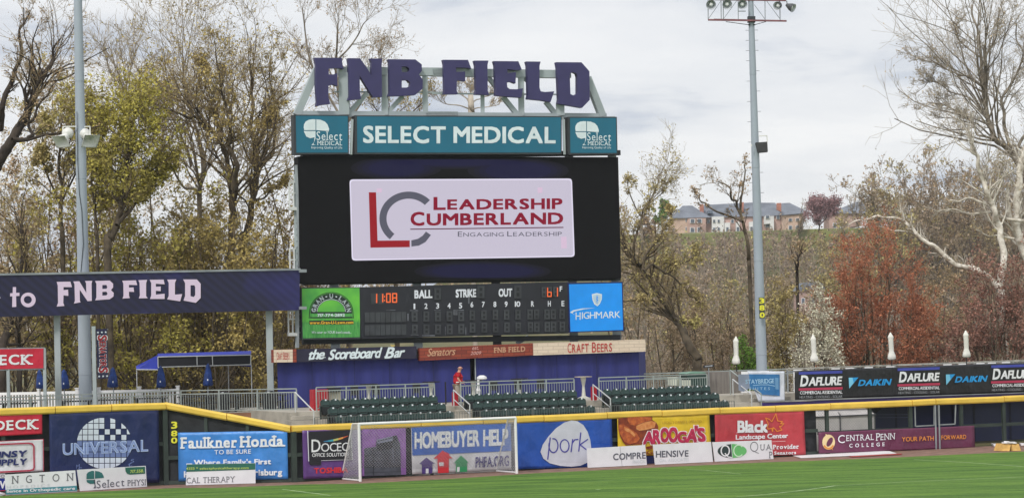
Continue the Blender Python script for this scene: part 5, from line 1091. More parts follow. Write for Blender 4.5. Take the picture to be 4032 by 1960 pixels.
# closed parasols
def parasol(label, fr0, tip, bot, zdeck, wd, body, polem, kind, Y, group):
    a, b = aty(fr0, tip, Y), aty(fr0, bot, Y); h = a[2]-b[2]; x, y = float(b[0]), float(b[1]); zb = float(b[2])
    t = thing('closed_parasol', label, 'umbrella', (x, y, zdeck), group)
    rg = random.Random(int(tip[0])); ph = rg.uniform(0, 6)
    fx = lambda k, z: 1+.16*math.sin(k*math.pi*.5+ph)+.08*math.sin(k*2.3+z*4)
    if kind == 'blue': prof = [(wd*.3, 0), (wd*.44, h*.05), (wd*.42, h*.22), (wd*.33, h*.55), (wd*.22, h*.82), (wd*.24, h*.86), (wd*.1, h*.95), (.02, h)]
    else: prof = [(wd*.3, 0), (wd*.5, h*.05), (wd*.44, h*.16), (wd*.27, h*.32), (wd*.29, h*.42), (wd*.32, h*.78), (wd*.36, h*.83), (wd*.3, h*.87), (wd*.16, h*.94), (.02, h)]
    lean = rg.uniform(-.02, .02)
    mb = MB(); mb.lathe((x, y, zb), prof, 12, fx=fx); mb.V = [(vx+lean*(vz-zb), vy, vz) for vx, vy, vz in mb.V]
    mb.obj('canopy', body, t, smooth=True); MB().tube((x, y, zdeck), (x, y, zb+.1), .025, n=8).obj('pole', polem, t); MB().lathe((x, y, zdeck), [(.28, 0), (.28, .06), (.06, .1)], 12).obj('base', TBK, t)
    return t, x, y, zb, h
UB = mat('parasol_blue', lin(26, 62, 132), rough=.7, var=.2, vs_=4, bump=.02, bs=6); UWh = mat('parasol_white', lin(232, 230, 222), rough=.7, var=.05, bump=.02, bs=6)
for i, (tip, bot, w_, lb) in enumerate((((204, 592), (205, 690), .42, 'closed blue parasol beside the red deck sign'), ((326, 590), (330, 692), .52, 'closed blue parasol between the steel column and the left light pole'), ((581, 580), (583, 684), .55, 'closed blue parasol beside the narrow vertical navy banner'), ((823, 572), (825, 685), .5, 'closed blue parasol at the left front of the blue canopy'), ((1067, 560), (1068, 677), .5, 'closed blue parasol in front of the right half of the blue canopy'))):
    t, x, y, zb, h = parasol(lb, 'A', tip, bot, LD, w_, UB, ALU, 'blue', 111.8+i*.1, 'closed blue parasols on the left deck')
    MB().box((x+.03, y-w_*.58, zb+h*.28), (.05, .02, .08)).obj('emblem', PLT, t)
# canopy tent
cp = thing('blue_canopy', 'blue lean-to canopy with a black underside and thin white frame on the left deck', 'canopy', tuple(aty('M', (730, 500), 113.6)*np.array((1, 1, 0))+np.array((0, 0, LD))))
BC_ = mat('canopy_blue', lin(26, 50, 168), rough=.6, var=.1, bump=.02, bs=2); BKC = mat('canopy_black', lin(24, 26, 34), rough=.7, var=.12, bump=.03, bs=1.2)
Yc = 113.3; A = lambda x, y, dy=0.0: aty('M', (x, y), Yc+dy)
fl, frr, fbl, fbr = A(340, 152), A(1357, 130), A(342, 264), A(1357, 235)
bl_, br_ = A(335, 122, 2.2), A(1360, 92, 2.2)
def quadp(name, q, mt, par, th=.03): q = [np.array(p) for p in q]; nn = np.cross(q[1]-q[0], q[2]-q[0]); nn = nn/np.linalg.norm(nn)*th; MB().add([*q, *[p+nn for p in q]], [(0, 1, 2, 3), (7, 6, 5, 4), (0, 4, 5, 1), (1, 5, 6, 2), (2, 6, 7, 3), (3, 7, 4, 0)]).obj(name, mt, par)
quadp('roof', [fl, frr, br_, bl_], BC_, cp); quadp('valance', [A(340, 252, .9), A(1357, 228, .9), A(1357, 262, .9), A(342, 285, .9)], BC_, cp) if False else None
quadp('front_panel', [A(345, 156, .02), A(1355, 134, .02), A(1355, 232, .02), A(347, 262, .02)], BKC, cp)
el_, er_ = A(100, 252, .2), A(335, 128, .3)
quadp('end_flap', [A(338, 285, .1), A(102, 292, .1), A(100, 250, .2), A(338, 130, .2)], BC_, cp)
quadp('rear_sheet', [A(1170, 238, .5), A(1357, 234, .5), A(1357, 258, .5), A(1170, 246, .5)], BC_, cp)
for a, b in ((fl, frr), (fbl, fbr), (fl, fbl), (frr, fbr), (A(768, 142), A(770, 242)), (A(936, 140), A(940, 238)), (A(100, 290, .08), A(340, 292, .08))): MB().tube(a-np.array((0, .03, 0)), b-np.array((0, .03, 0)), .024, n=6).obj('frame_tube', HRW, cp)
for x, y, dy in ((106, 290, .08), (1362, 235, 0), (345, 264, 0), (1110, 240, 2)):
    p = A(x, y, dy); MB().tube((p[0], p[1], LD), p, .022, n=6).obj('leg', HRW, cp)
# red ECK sign upper left, frame on posts
s = Sign('deck_sign', 'red banner reading ECK on a grey frame above the left deck', 'sign', Plane(114.8, .36), 'I', (240, 1120)); pl = s.pl
s.panel([(-220, 905), (475, 893), (475, 1108), (-220, 1125)], vinyl('vinyl_crimson', (200, 36, 62)), .04)
s.text('DECK', -150, 965, 360, 955, 115, WP, layer=1.5, serif=True, bold=.03, h1=112)
for a, b in (((-220, 898), (492, 888)), ((-220, 1132), (495, 1115))): P = pl.hit('I', [a, b], -.06); MB().bar(P[0], P[1], .06).obj('frame_rail', ALU, s.root)
for x in (88, 488, -120): p = pl.hit('I', [(x, 890)], -.1)[0]; MB().bar((p[0], p[1], LD), p, .13).obj('post', STL, s.root)
s.done()
# vertical SENATORS banner on its pole
pv = Plane(111.3, .36); p = pv.off(-.08).hit('I', [(1025, 650)])[0]
s = Sign('pole_banner', 'narrow navy vertical banner with red letters and white stars on a pole', 'banner', pv, 'I', (1025, 1240)); s.root.location = (p[0], p[1], LD)
MB().bar((p[0], p[1], LD), p, .16).obj('pole', STL, s.root); 
for y in (690, 1215): P = pv.off(-.04).hit('I', [(1030, y), (1185, y-6)]); MB().bar(P[0], P[1], .03).obj('arm', ALU, s.root)
s.panel([(1052, 682), (1172, 675), (1190, 1220), (1070, 1225)], mat('vinyl_banner_navy', lin(30, 30, 66), rough=.5, var=.06, bump=.03, bs=1.5), .02)
for yy, xx in ((718, 1072), (1198, 1086)):
    for k in range(3):
        cx, cy = xx+k*43, yy-k*2; s.poly([(cx+math.cos(R(-90+36*i))*(14 if i % 2 == 0 else 6), cy+math.sin(R(-90+36*i))*(14 if i % 2 == 0 else 6)) for i in range(10)], PWH, layer=1, name='star')
def rtext(s, st, x0, y0, dxl, y1, mt, layer, bold, wd):       # letters turned a quarter, reading downwards
    n = len(st); H_ = (y1-y0)
    units = [1.45 if i in (0, n-1) else 1.0 for i in range(n)]; tot = sum(units); yy = y0
    for i, ch in enumerate(st):
        hgt = H_*units[i]/tot; w_ = wd*(1.2 if i in (0, n-1) else .86); V, F, W = layout(ch, bold=bold); V = np.array(V); mn = V.min(0); mx_ = V.max(0)
        u = (V[:, 0]-mn[0])/(mx_[0]-mn[0]); v = (V[:, 1]-mn[1])/(mx_[1]-mn[1]); cx = x0 + dxl*(yy-y0)/H_
        pts = np.stack([cx - w_/2 + w_*v, yy+hgt*.06+hgt*.88*u], 1); s._put('lettering', mt, s.map(pts, layer), F); yy += hgt
rtext(s, 'SENATORS', 1120, 742, 12, 1165, PWH, 1, .09, 98); rtext(s, 'SENATORS', 1120, 744, 12, 1163, flatm('print_senator_red', (196, 50, 62)), 2, .03, 84); s.done()
# ------------------------------------------------------------------ light poles
PG_ = mat('pole_galvanised', lin(160, 170, 180), rough=.6, metal=0, var=.035, vs_=1.5, stretch=(1, 1, .3))
def pole(name, label, ptop, pbot, Y, r0, r1, fr0='X', zb=0.0):
    a, b = aty(fr0, ptop, Y), aty(fr0, pbot, Y); x = (a[0]+b[0])/2; t = thing(name, label, 'light pole', (x, Y, zb)); zt = a[2]
    k = (r0-r1)/(zt-b[2]); secs = 5; zs = np.linspace(zb, zt, secs+1); rr_ = lambda z: r1 + (zt-z)*k
    for i in range(secs): MB().lathe((x, Y, 0), [(rr_(zs[i])*.985, zs[i]), (rr_(zs[i])*.985+.012*(i > 0), zs[i]+.01), (rr_(zs[i+1]), zs[i+1])], 24).obj('shaft_section', PG_, t)
    return t, x, zt, rr_
lp, lx, lzt, lr = pole('light_pole', 'tall tapered grey light pole at the left with a white speaker pair halfway up', (302, -60), (341, 1590), 112.6, .31, .19)
for k in range(16):
    v = 5+k*36.6; p = aty('X', (305, v), 112.6); sg = -1 if k % 2 else 1
    MB().tube((lx+sg*lr(p[2])*.9, 112.6, p[2]), (lx+sg*(lr(p[2])+.2), 112.6, p[2]), .012, n=4).obj('climbing_peg', STLD, lp)
cb2 = MB(); pr = None
for u, v in ((303, 440), (306, 640), (312, 760), (322, 830), (328, 960), (318, 1075)):
    q = aty('X', (u, v), 112.6-.3)
    if pr is not None: cb2.tube(pr, q, .016, n=4)
    pr = q
cb2.obj('cable', STLD, lp)
# horn speakers
HW = mat('horn_white', lin(226, 226, 220), rough=.4, var=.04)
def horn(label, pts, back, rim, Y):
    t = thing('horn_speaker', label, 'speaker', tuple(aty('BF', back, Y)), 'white horn speakers on the left light pole')
    c0 = aty('BF', back, Y); c1 = aty('BF', rim, Y-.45); dvec = c1-c0
    mb = MB(); mb.lathe((c0[0], c0[1], c0[2]), [(.02, -.26), (.2, -.2), (.28, 0), (.24, .15), (.1, .26)], 14); mb.obj('driver', HW, t, smooth=True)
    rings = []; Vv = []; Ff = []; ax = Vector(dvec).normalized(); sx1 = ax.cross(Vector((0, 0, 1))).normalized(); sy1 = sx1.cross(ax)
    for t_, r_ in ((.1, .16), (.4, .2), (.7, .3), (.9, .42), (1.0, .5)):
        cc = Vector(c0+dvec*t_)
        for k in range(4):
            for j in range(3):
                a0 = math.pi/4+k*math.pi/2; p1 = Vector((math.cos(a0), math.sin(a0))); p2 = Vector((math.cos(a0+math.pi/2), math.sin(a0+math.pi/2))); q = p1.lerp(p2, j/3); q = q.lerp(q.normalized()*.9, 1-t_)*r_
                Vv.append(tuple(cc+sx1*q.x*1.15+sy1*q.y*.95))
    for i in range(4):
        for k in range(12): Ff.append((i*12+k, i*12+(k+1) % 12, (i+1)*12+(k+1) % 12, (i+1)*12+k))
    n = len(Vv); Vv += [tuple(Vector(v)+ax*-.02) for v in Vv]; Ff += [tuple(reversed([i+n for i in f])) for f in Ff]
    Ff += [(48+k, 48+(k+1) % 12, n+48+(k+1) % 12, n+48+k) for k in range(12)]
    MB().add(Vv, Ff).obj('horn', HW, t, smooth=True)
    return t
h1 = horn('white horn speaker pointing left on the left light pole', None, (418, 352), (375, 405), 112.3); h2 = horn('white horn speaker pointing right, half hidden by the left light pole', None, (525, 358), (560, 402), 112.5)
for hh, x0, x1 in ((h1, 388, 470), (h2, 520, 555)):
    a, b = aty('BF', (x0, 312), 112.2), aty('BF', (x1, 310), 112.3); MB().bar(a, b, .05).obj('bracket', HW, hh); xx = x0 if x0 < 400 else x1; a, b = aty('BF', (xx, 312), 112.2), aty('BF', (xx, 365), 112.2); MB().bar(a, b, .05).obj('bracket', HW, hh)
# right pole
rp, rx, rzt, rrr = pole('light_pole', 'tall tapered grey light pole at the right with a floodlight rack at its top', (2950, -70), (3004, 1470), 119.0, .27, .125)
for k in range(17):
    v = 120+k*40; p = aty('X', (2960, v), 119); sg = -1 if k % 2 else 1
    for s_ in ((sg,) if k > 2 else (1, -1)): MB().tube((rx+s_*rrr(p[2])*.9, 119, p[2]), (rx+s_*(rrr(p[2])+.17), 119, p[2]), .012, n=4).obj('climbing_peg', STLD, rp)
RUST = mat('rack_rust', lin(132, 84, 88), rough=.6, var=.2, vs_=3)
def rb(a, b, w_, mt=None, name='rack_member', Y=118.9): P0_, P1_ = aty('BA', a, Y), aty('BA', b, Y); MB().bar(P0_, P1_, w_).obj(name, mt or ALU, rp)
rb((415, 372), (1860, 392), .08, RUST, 'walkway', 118.7); rb((520, 362), (1860, 388), .06, RUST, 'walkway', 119.3); rb((440, -10), (1850, 10), .1, RUST)
for x in (415, 655, 695, 970, 1465, 1740): rb((x-4, 0), (x, 380), .04)
for a, b in (((645, 30), (420, 350)), ((940, 20), (700, 350)), ((1262, 90), (1455, 350)), ((1490, 20), (1735, 350))): rb(a, b, .025)
rb((975, 212), (1105, 212), .04); rb((740, 405), (1180, 465), .03, STLD); rb((1480, 405), (1260, 465), .03, STLD); rb((1140, 365), (1280, 365), .3, STLD, 'clamp'); rb((1150, 462), (1280, 462), .06, STLD, 'clamp')
REFL = mat('reflector', lin(206, 210, 214), rough=.3, metal=.15, var=.1, vs_=4); CASE = mat('lamp_case', lin(96, 98, 100), rough=.5, metal=.4)
def flood(label, c, r, ang, el_=-.35):
    p = aty('BA', c, 118.6); t = thing('floodlight', label, 'floodlight', tuple(p), 'floodlights on the right pole rack')
    r = r/4.6836/FPX*118.6; ax = Vector((math.sin(ang)*math.cos(el_), -math.cos(ang)*math.cos(el_), math.sin(el_))); x_ = ax.cross(Vector((0, 0, 1))).normalized(); y_ = x_.cross(ax)
    def ring(rs, inner):
        V = []; F = []
        for (q, d_) in rs:
            for k in range(16): a0 = k*math.pi/8; V.append(tuple(Vector(p)+ax*d_+x_*(q*math.cos(a0))+y_*(q*math.sin(a0))))
        for i in range(len(rs)-1):
            for k in range(16): F.append((i*16+k, i*16+(k+1) % 16, (i+1)*16+(k+1) % 16, (i+1)*16+k))
        return V, F
    V, F = ring([(r, .12), (r*.85, -.05), (r*.5, -.22), (r*.3, -.32), (.001, -.33)], 0); MB().add(V, F).obj('housing', CASE, t, smooth=True)
    V, F = ring([(r*.98, .125), (r*.8, -.03), (r*.45, -.18), (.001, -.22)], 0); MB().add(V, F).obj('reflector', REFL, t, smooth=True)
    MB().lathe(tuple(Vector(p)-ax*.02), [(.03, -.1), (.1, -.05), (.1, .05), (.03, .1)], 10).obj('lamp', mat('lamp_glass', lin(240, 240, 240), rough=.1, var=.02), t)
    MB().bar(tuple(Vector(p)-ax*.25), tuple(Vector(p)-ax*.25+Vector((0, .25, .25))), .04).obj('yoke', CASE, t)
flood('round floodlight at the left end of the rack', (468, 85), 92, -.1); flood('second round floodlight from the left on the rack', (762, 80), 92, 0); flood('third round floodlight touching the right pole', (1042, 82), 90, .05)
flood('round floodlight on the right arm of the rack', (1705, 105), 82, -.5); flood('outermost floodlight tilted sideways at the right end of the rack', (1950, 140), 84, 1.0, -.5)
# speaker box and 380 marker
sp = thing('box_speaker', 'dark square speaker box hung on the right light pole', 'speaker', tuple(aty('G', (752, 725), 118.4)))
P = [aty('G', q, 118.3) for q in ((722, 703), (778, 699), (781, 748), (735, 752))]; MB().prism([tuple(p) for p in P], [tuple(p+np.array((0, .5, 0))) for p in P]).obj('cabinet', mat('speaker_dark', lin(58, 58, 60), rough=.6, var=.1), sp)
for a, b in (((738, 671), (776, 670)), ((776, 670), (778, 700)), ((700, 712), (700, 722))): P = [aty('G', q, 118.5) for q in (a, b)]; MB().bar(P[0], P[1], .05).obj('bracket', HW, sp)
pm = Plane(118.45, 0.0); s = Sign('distance_marker', 'yellow 380 distance numerals stacked on the right light pole', 'sign', pm, 'S', (1570, 660)); s.panel([(1532, 445), (1590, 443), (1598, 658), (1540, 662)], mat('marker_plate', lin(70, 72, 60), rough=.6), .03)
for ch, y0 in (('3', 452), ('8', 524), ('0', 598)): s.text(ch, 1538+(y0-452)*.03, y0, 1590+(y0-452)*.03, y0, 55, YN, layer=1, bold=.045)
s.done()
# ------------------------------------------------------------------ right patio
PRt = Plane(107.6, PF.m)
s = Sign('hvac_banner', 'long black banner with repeated white and bright blue lettering on the patio', 'banner', PRt, 'BD', (2000, 670), cloth=.03, seed=12)
P = PRt.hit('X', [(3130, 1459), (4140, 1424), (4140, 1541), (3132, 1573)]); VB = vinyl('vinyl_black', (26, 26, 30))
s.fr = 'X'; s.panel([(3130, 1459), (4140, 1424), (4140, 1540), (3132, 1573)], VB)
LBL = flatm('print_bar_blue', (66, 76, 170)); LRD = flatm('print_bar_red', (186, 56, 88)); DKB = flatm('print_daikin_blue', (36, 156, 224)); DKL = flatm('print_daikin_light', (126, 206, 240)); GRy = flatm('print_light_grey', (160, 164, 168))
def daflure(fr0, x0, y0, k, sl):
    Y = lambda y, x: y0+y*k+(x)*sl; q = lambda pts, mt, l=1: s.poly([(x0+x*k, Y(y, x*k)) for x, y in pts], mt, layer=l, fr=fr0)
    q([(0, 0), (680, 0), (680, 42), (0, 42)], LBL); q([(0, 255), (685, 255), (685, 292), (0, 292)], LRD)
    s.text('D', x0+20*k, Y(55, 0), x0+150*k, Y(55, 150*k), 175*k, WP, bold=.045, fr=fr0, slant=.15); s.text('AFLURE', x0+150*k, Y(88, 150*k), x0+680*k, Y(88, 680*k), 138*k, WP, bold=.045, fr=fr0, slant=.15, gap=.03)
    s.text('COMMERCIAL-RESIDENTIAL', x0+20*k, Y(300, 0), x0+680*k, Y(308, 680*k), 50*k, WP, bold=.02, fr=fr0, gap=.04); s.text('HEATING - COOLING - SOLAR', x0+15*k, Y(375, 0), x0+680*k, Y(382, 680*k), 40*k, GRy, bold=.0, fr=fr0)
def daikin(fr0, x0, y0, k, sl):
    Y = lambda y, x: y0+y*k+x*sl
    s.poly([(x0, Y(0, 0)), (x0+155*k, Y(0, 155*k)), (x0+10*k, Y(172, 0))], DKL, fr=fr0, name='triangle'); s.poly([(x0+60*k, Y(0, 60*k)), (x0+155*k, Y(0, 155*k)), (x0+80*k, Y(85, 80*k))], DKB, fr=fr0, name='triangle', layer=1.6)
    s.text('DAIKIN', x0+145*k, Y(38, 145*k), x0+690*k, Y(38, 690*k), 100*k, DKB, bold=.045, fr=fr0, slant=.25)
daflure('BD', 1162, 250, 1.0, -.03); daikin('BD', 1940, 340, .98, -.03); daflure('BE', 538, 200, .995, -.032); daikin('BE', 1312, 298, .98, -.032); daflure('BE', 2040, 152, 1.0, -.032); s.done()
s = Sign('patio_skirt', 'thin purple skirt board under the black banner on the right patio', 'wall', layer_plane(PRt, .1), 'X', (3500, 1590)); s.panel([(3000, 1585), (3132, 1576), (4140, 1543), (4140, 1640), (3000, 1640)][:1]+[(4140, 1543), (4140, 1566), (3000, 1608)], mat('skirt_purple', lin(52, 34, 108), rough=.5, var=.1), .05); P = s.pl.hit('X', [(3010, 1580), (4140, 1541)], .04); MB().bar(P[0], P[1], .04).obj('edge_trim', ALU, s.root); s.done()
s = Sign('hotel_banner', 'blue banner on a white sheet beside the right hand stairs', 'banner', layer_plane(Plane(108.0, PF.m), 0), 'BD', (750, 700), cloth=.05, seed=13)
s.panel([(375, 238), (948, 240), (952, 700), (545, 712)], vinyl('vinyl_sheet', (222, 226, 238))); s.poly([(385, 285), (865, 288), (868, 622), (590, 602), (400, 500)], vinyl('vinyl_hotel_blue', (52, 120, 180)), layer=.4, name='blue_field'); s.poly([(220, 290), (385, 285), (400, 500), (300, 560), (225, 540)], vinyl('vinyl_faded', (140, 150, 172)), layer=.2, name='blue_field')
LBh = flatm('print_hotel_pale', (170, 208, 236)); s.text('STAYBRIDGE', 330, 370, 780, 352, 68, LBh, layer=1, bold=.02, gap=.05, h1=74); s.text('SUITES', 390, 490, 712, 488, 42, LBh, layer=1, bold=.01, gap=.35); s.line([(450, 462), (560, 450), (680, 450), (790, 470)], 9, LBh); s.poly([(792, 338), (845, 345), (850, 525), (800, 520)], flatm('print_hotel_mid', (112, 160, 204)), layer=1); s.done()
# patio floor beyond, rails, counters
rtp = Plane(109.0, PF.m)
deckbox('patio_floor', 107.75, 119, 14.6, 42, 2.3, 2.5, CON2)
for nm, y0, fr0, a, b, zt, lb in (('patio_railing', 118.0, 'Q', (20, 285), (2576, 185), 3.7, 'grey railing along the rear edge of the right patio below the white parasols'),):
    A1, B1 = Plane(y0, PF.m).hit('X', [(2520, 1468), (4140, 1415)]); print('patio rail z', A1, B1)
    railing(nm, lb, [A1, B1], 2.5, float((A1[2]+B1[2])/2), 2.6, pitch=.5, rails=(0, -.22), rw=.07)
ct = thing('drink_counter', 'long pale counter shelf with papers along the rear of the right patio', 'counter', tuple(Plane(110.6, PF.m).hit('X', [(3600, 1450)])[0]*np.array((1, 1, 0))+np.array((0, 0, 2.5))))
P = Plane(110.6, PF.m).hit('X', [(3100, 1452), (4140, 1414)]); MB().bar(P[0], P[1], .45, .07).obj('shelf', mat('counter_grey', lin(168, 166, 156), rough=.7, var=.2, vs_=3), ct)
for k in range(9): t_ = k/8; p = P[0]*(1-t_)+P[1]*t_; MB().bar((p[0], p[1], 2.5), (p[0], p[1], p[2]-.04), .08).obj('leg', ALU, ct)
P2 = Plane(109.6, PF.m).hit('X', [(3100, 1462), (4140, 1424)]); rg = random.Random(8)
MB().bar(P2[0], P2[1], .06).obj('front_rail', ALU, ct)
for i in range(14):
    u = rg.uniform(2840, 4000) if i > 3 else 2830+i*90; v = 1462-(u-2840)*.036 - 0; p = Plane(110.0, PF.m).hit('X', [(u, v)])[0]
    t = thing('patio_chair', 'white plastic chair on the right patio, %s counting from the left' % (['first', 'second', 'third', 'fourth', 'fifth', 'sixth', 'seventh', 'eighth', 'ninth', 'tenth', 'eleventh', 'twelfth', 'thirteenth', 'fourteenth'][i]), 'chair', (p[0], p[1], 2.5), 'white plastic chairs on the right patio') if False else None
ups = sorted([2935, 3010, 3140, 3290, 3345, 3420, 3505, 3730, 3790, 3860, 3905, 3960])
for i, u in enumerate(ups):
    v = 1461-(u-2935)*.037; p = Plane(110.2, PF.m).hit('X', [(u, v)])[0]; zb = 2.5; x, y = p[0], p[1]; zt = p[2]
    t = thing('patio_chair', 'white plastic chair on the right patio, %s of twelve counting from the left' % ['first', 'second', 'third', 'fourth', 'fifth', 'sixth', 'seventh', 'eighth', 'ninth', 'tenth', 'eleventh', 'twelfth'][i], 'chair', (x, y, zb), 'white plastic chairs on the right patio')
    MB().box((x, y-.03, zt-.2), (.42, .03, .38)).obj('backrest', GW, t); MB().box((x, y+.2, zb+.45), (.44, .44, .04)).obj('seat', GW, t)
    for a, b in ((-1, 0), (1, 0), (1, 1), (-1, 1)): MB().bar((x+a*.19, y+b*.4, zb), (x+a*.19, y+b*.4, zb+.44 if b else zt-.3), .035).obj('leg', GW, t)
for tip, bot, lb in (((2893, 1324), (2900, 1433), 'closed white parasol left of the right light pole'), ((3206, 1316), (3206, 1424), 'closed white parasol in front of the white blossoming tree'), ((3506, 1308), (3511, 1416), 'closed white parasol in front of the orange red bush, third from the left'), ((3805, 1300), (3805, 1407), 'closed white parasol at the far right before the dark red bush')):
    parasol(lb, 'X', tip, bot, 2.5, .40, UWh, TBK, 'white', 118.0 if tip[0] < 3000 else 119.0, 'closed white parasols on the right patio')
# tall black table, arrow sign, side wall near right aisle
for x0 in (990, 1125):
    pass
P = onz('Q', [(1060, 268)], 3.85)[0]; t = thing('high_table', 'tall black high table on the walkway right of the right seating block', 'table', (P[0], P[1], DZ)); MB().box((P[0], P[1], 3.83), (1.5, .6, .05)).obj('table_top', mat('table_weathered', lin(120, 112, 104), rough=.8), t)
for a in (-.5, .45):
    for b in (-.2, .2): MB().bar((P[0]+a+b*.3, P[1]+b, DZ), (P[0]+a, P[1]+b*.5, 3.8), .06).obj('leg', TBK, t)
s = Sign('arrow_sign', 'small black sign with a white arrow on the railing beyond the right seating block', 'sign', Plane(112.0, PF.m), 'Q', (930, 215)); s.panel([(868, 185), (1000, 172), (1005, 205), (870, 218)], TBK, .03); s.poly([(885, 192), (960, 186), (960, 178), (992, 188), (962, 204), (960, 197), (886, 206)], GRy, layer=1, name='arrow')
p0_ = s.pl.hit('Q', [(935, 215)])[0]; MB().bar((p0_[0], p0_[1]+.05, DZ), (p0_[0], p0_[1]+.05, p0_[2]), .05).obj('post', ALU, s.root); s.done()
# grey storage wall by the right stairs
s = Sign('partition_wall', 'weathered grey board partition behind the right stairs', 'wall', Plane(112.6, PF.m), 'Q', (1100, 500)); s.panel([(925, 275), (1370, 262), (1370, 560), (925, 540)], mat('weathered_board', lin(126, 120, 114), rough=.9, var=.15, vs_=1.5, stretch=(5, 5, .4)), .08); s.done()
mb = MB(); bn = thing('pale_crates', 'stack of pale boxes behind the railing of the right seating block', 'boxes', tuple(onz('Q', [(620, 440)], DZ)[0]))
for x0, y0, x1, y1 in ((465, 335, 540, 440), (590, 370, 710, 445), (560, 350, 590, 440)):
    P = Plane(111.5, PF.m).hit('Q', [(x0, y0), (x1, y0), (x1, y1), (x0, y1)]); MB().prism([tuple(p) for p in P], [tuple(p-PF.n*.4) for p in P]).obj('box', mat('box_pale', lin(200, 204, 188), rough=.7, var=.1), bn)
bn2 = thing('green_dumpster', 'dark green storage bin behind the railing of the right seating block', 'bin', tuple(onz('Q', [(810, 440)], DZ)[0])); P = Plane(111.8, PF.m).hit('Q', [(650, 292), (905, 286), (905, 440), (720, 440)]); MB().prism([tuple(p) for p in P], [tuple(p-PF.n*.8) for p in P]).obj('body', mat('bin_green', lin(28, 60, 52), rough=.5), bn2)
P = Plane(111.8, PF.m).hit('Q', [(700, 272), (800, 262), (880, 270), (905, 286), (650, 292)]); MB().prism([tuple(p+PF.n*.02) for p in P], [tuple(p-PF.n*.8) for p in P]).obj('lid', mat('bin_lid', lin(120, 160, 140), rough=.5), bn2)
# red cooler bins behind rails, white cocktail tables, statue-like cooler
def rbox(name, label, cat, fr0, x0, y0, x1, y1, Y0, mt, dep=.5, group=None, part='body'):
    P = Plane(Y0, PF.m).hit(fr0, [(x0, y0), (x1, y0-(x1-x0)*.03), (x1, y1-(x1-x0)*.03), (x0, y1)]); zb = P[:, 2].min()
    t = thing(name, label, cat, (float(P[0][0]), float(P[0][1]), float(max(zb, DZ))), group)
    P[2][2] = P[3][2] = DZ if zb < DZ+.5 else zb
    MB().prism([tuple(p) for p in P], [tuple(p-PF.n*dep) for p in P]).obj(part, mt, t); return t
REDB = mat('cooler_red', lin(176, 30, 44), rough=.4, var=.1); CREAM = mat('stand_cream', lin(196, 194, 172), rough=.6, var=.08)
rbox('red_cooler', 'red drinks cooler behind the left end of the left block railing', 'cooler', 'O', 135, 520, 360, 800, 110.6, REDB)
t = rbox('serving_cart', 'pale serving cart with black top behind the left block railing', 'cart', 'O', 380, 555, 560, 700, 110.9, CREAM); P = Plane(110.7, PF.m).hit('O', [(380, 500), (560, 492), (560, 555), (380, 560)]); MB().prism([tuple(p) for p in P], [tuple(p-PF.n*.4) for p in P]).obj('counter', TBK, t)
rbox('red_bin', 'small red bin by the handrail in front of the person', 'bin', 'P', 350, 560, 405, 680, 109.7, REDB, .3); rbox('red_bin', 'small red bin behind the handrail of the right seating block', 'bin', 'C', 640, 420, 664, 475, 109.7, REDB, .3)
for fr0, x, y, lb in (('O', 985, 430, 'white legged table behind the middle of the left block railing'), ('O', 1945, 395, 'white legged table at the right end of the left block railing'), ('P', 640, 372, 'white legged table beside the white draped stand behind the middle block railing'), ('P', 1345, 348, 'white legged table behind the centre of the middle block railing'), ('C', 562, 343, 'white pedestal table between the middle and right seating blocks')):
    P = onz(fr0, [(x, y)], DZ+1.08)[0]; t = thing('cocktail_table', lb, 'table', (P[0], P[1], DZ), 'cocktail tables along the bar front')
    MB().lathe((P[0], P[1], DZ+1.04), [(.42, 0), (.42, .04)], 14).obj('table_top', TBK if fr0 != 'C' else mat('table_sand', lin(176, 166, 150)), t); MB().lathe((P[0], P[1], DZ), [(.32, 0), (.3, .05), (.1, .14), (.06, .6), (.14, 1.03)], 10).obj('pedestal', mat('pedestal_cream', lin(206, 206, 196), rough=.5), t)
for k, (u, lb) in enumerate(((1302, 'black stool near the red cooler'), (1395, 'black stool behind the left block railing, left of centre'), (1480, 'black stool behind the left block railing, right of centre'), (1640, 'black stool behind the left block railing at its right'), (1945, 'black stool behind the middle block railing, left of centre'), (2040, 'black stool right behind the centre of the middle block railing'), (2130, 'black stool behind the middle block railing at its right'))):
    P = Plane(111.6, PF.m).hit('X', [(u, 1560)])[0]; stool((float(P[0]), float(P[1]), DZ), lb)
dr = thing('white_fan_stand', 'white pedestal stand with a white hood behind the middle block railing', 'stand', tuple(Plane(110.8, PF.m).hit('P', [(722, 560)])[0]*np.array((1, 1, 0))+np.array((0, 0, DZ)))); b0 = wbase(dr)
P = Plane(110.8, PF.m).hit('P', [(735, 345), (810, 335)]); mb = MB(); c0 = (P[0]+P[1])/2; mb.lathe((c0[0], c0[1], c0[2]-.08), [(.17, 0), (.24, .04), (.22, .13), (.1, .2)], 12); mb.obj('hood', GW, dr)
MB().lathe((b0[0], b0[1], DZ), [(.2, 0), (.17, .3), (.08, .5), (.12, .62), (.07, .75), (.05, float(c0[2]-DZ-.08))], 10, fx=lambda k, z: 1+.2*math.sin(k*2.1+z*7)).obj('draped_stand', GW, dr)
P = Plane(112.5, PF.m).hit('P', [(210, 400), (212, 690)]); mp_ = thing('black_post', 'thin black post standing between the left and middle seating blocks', 'post', (P[0][0], P[0][1], DZ)); MB().tube((P[0][0], P[0][1], DZ), (P[0][0], P[0][1], P[0][2]), .035).obj('shaft', TBK, mp_)
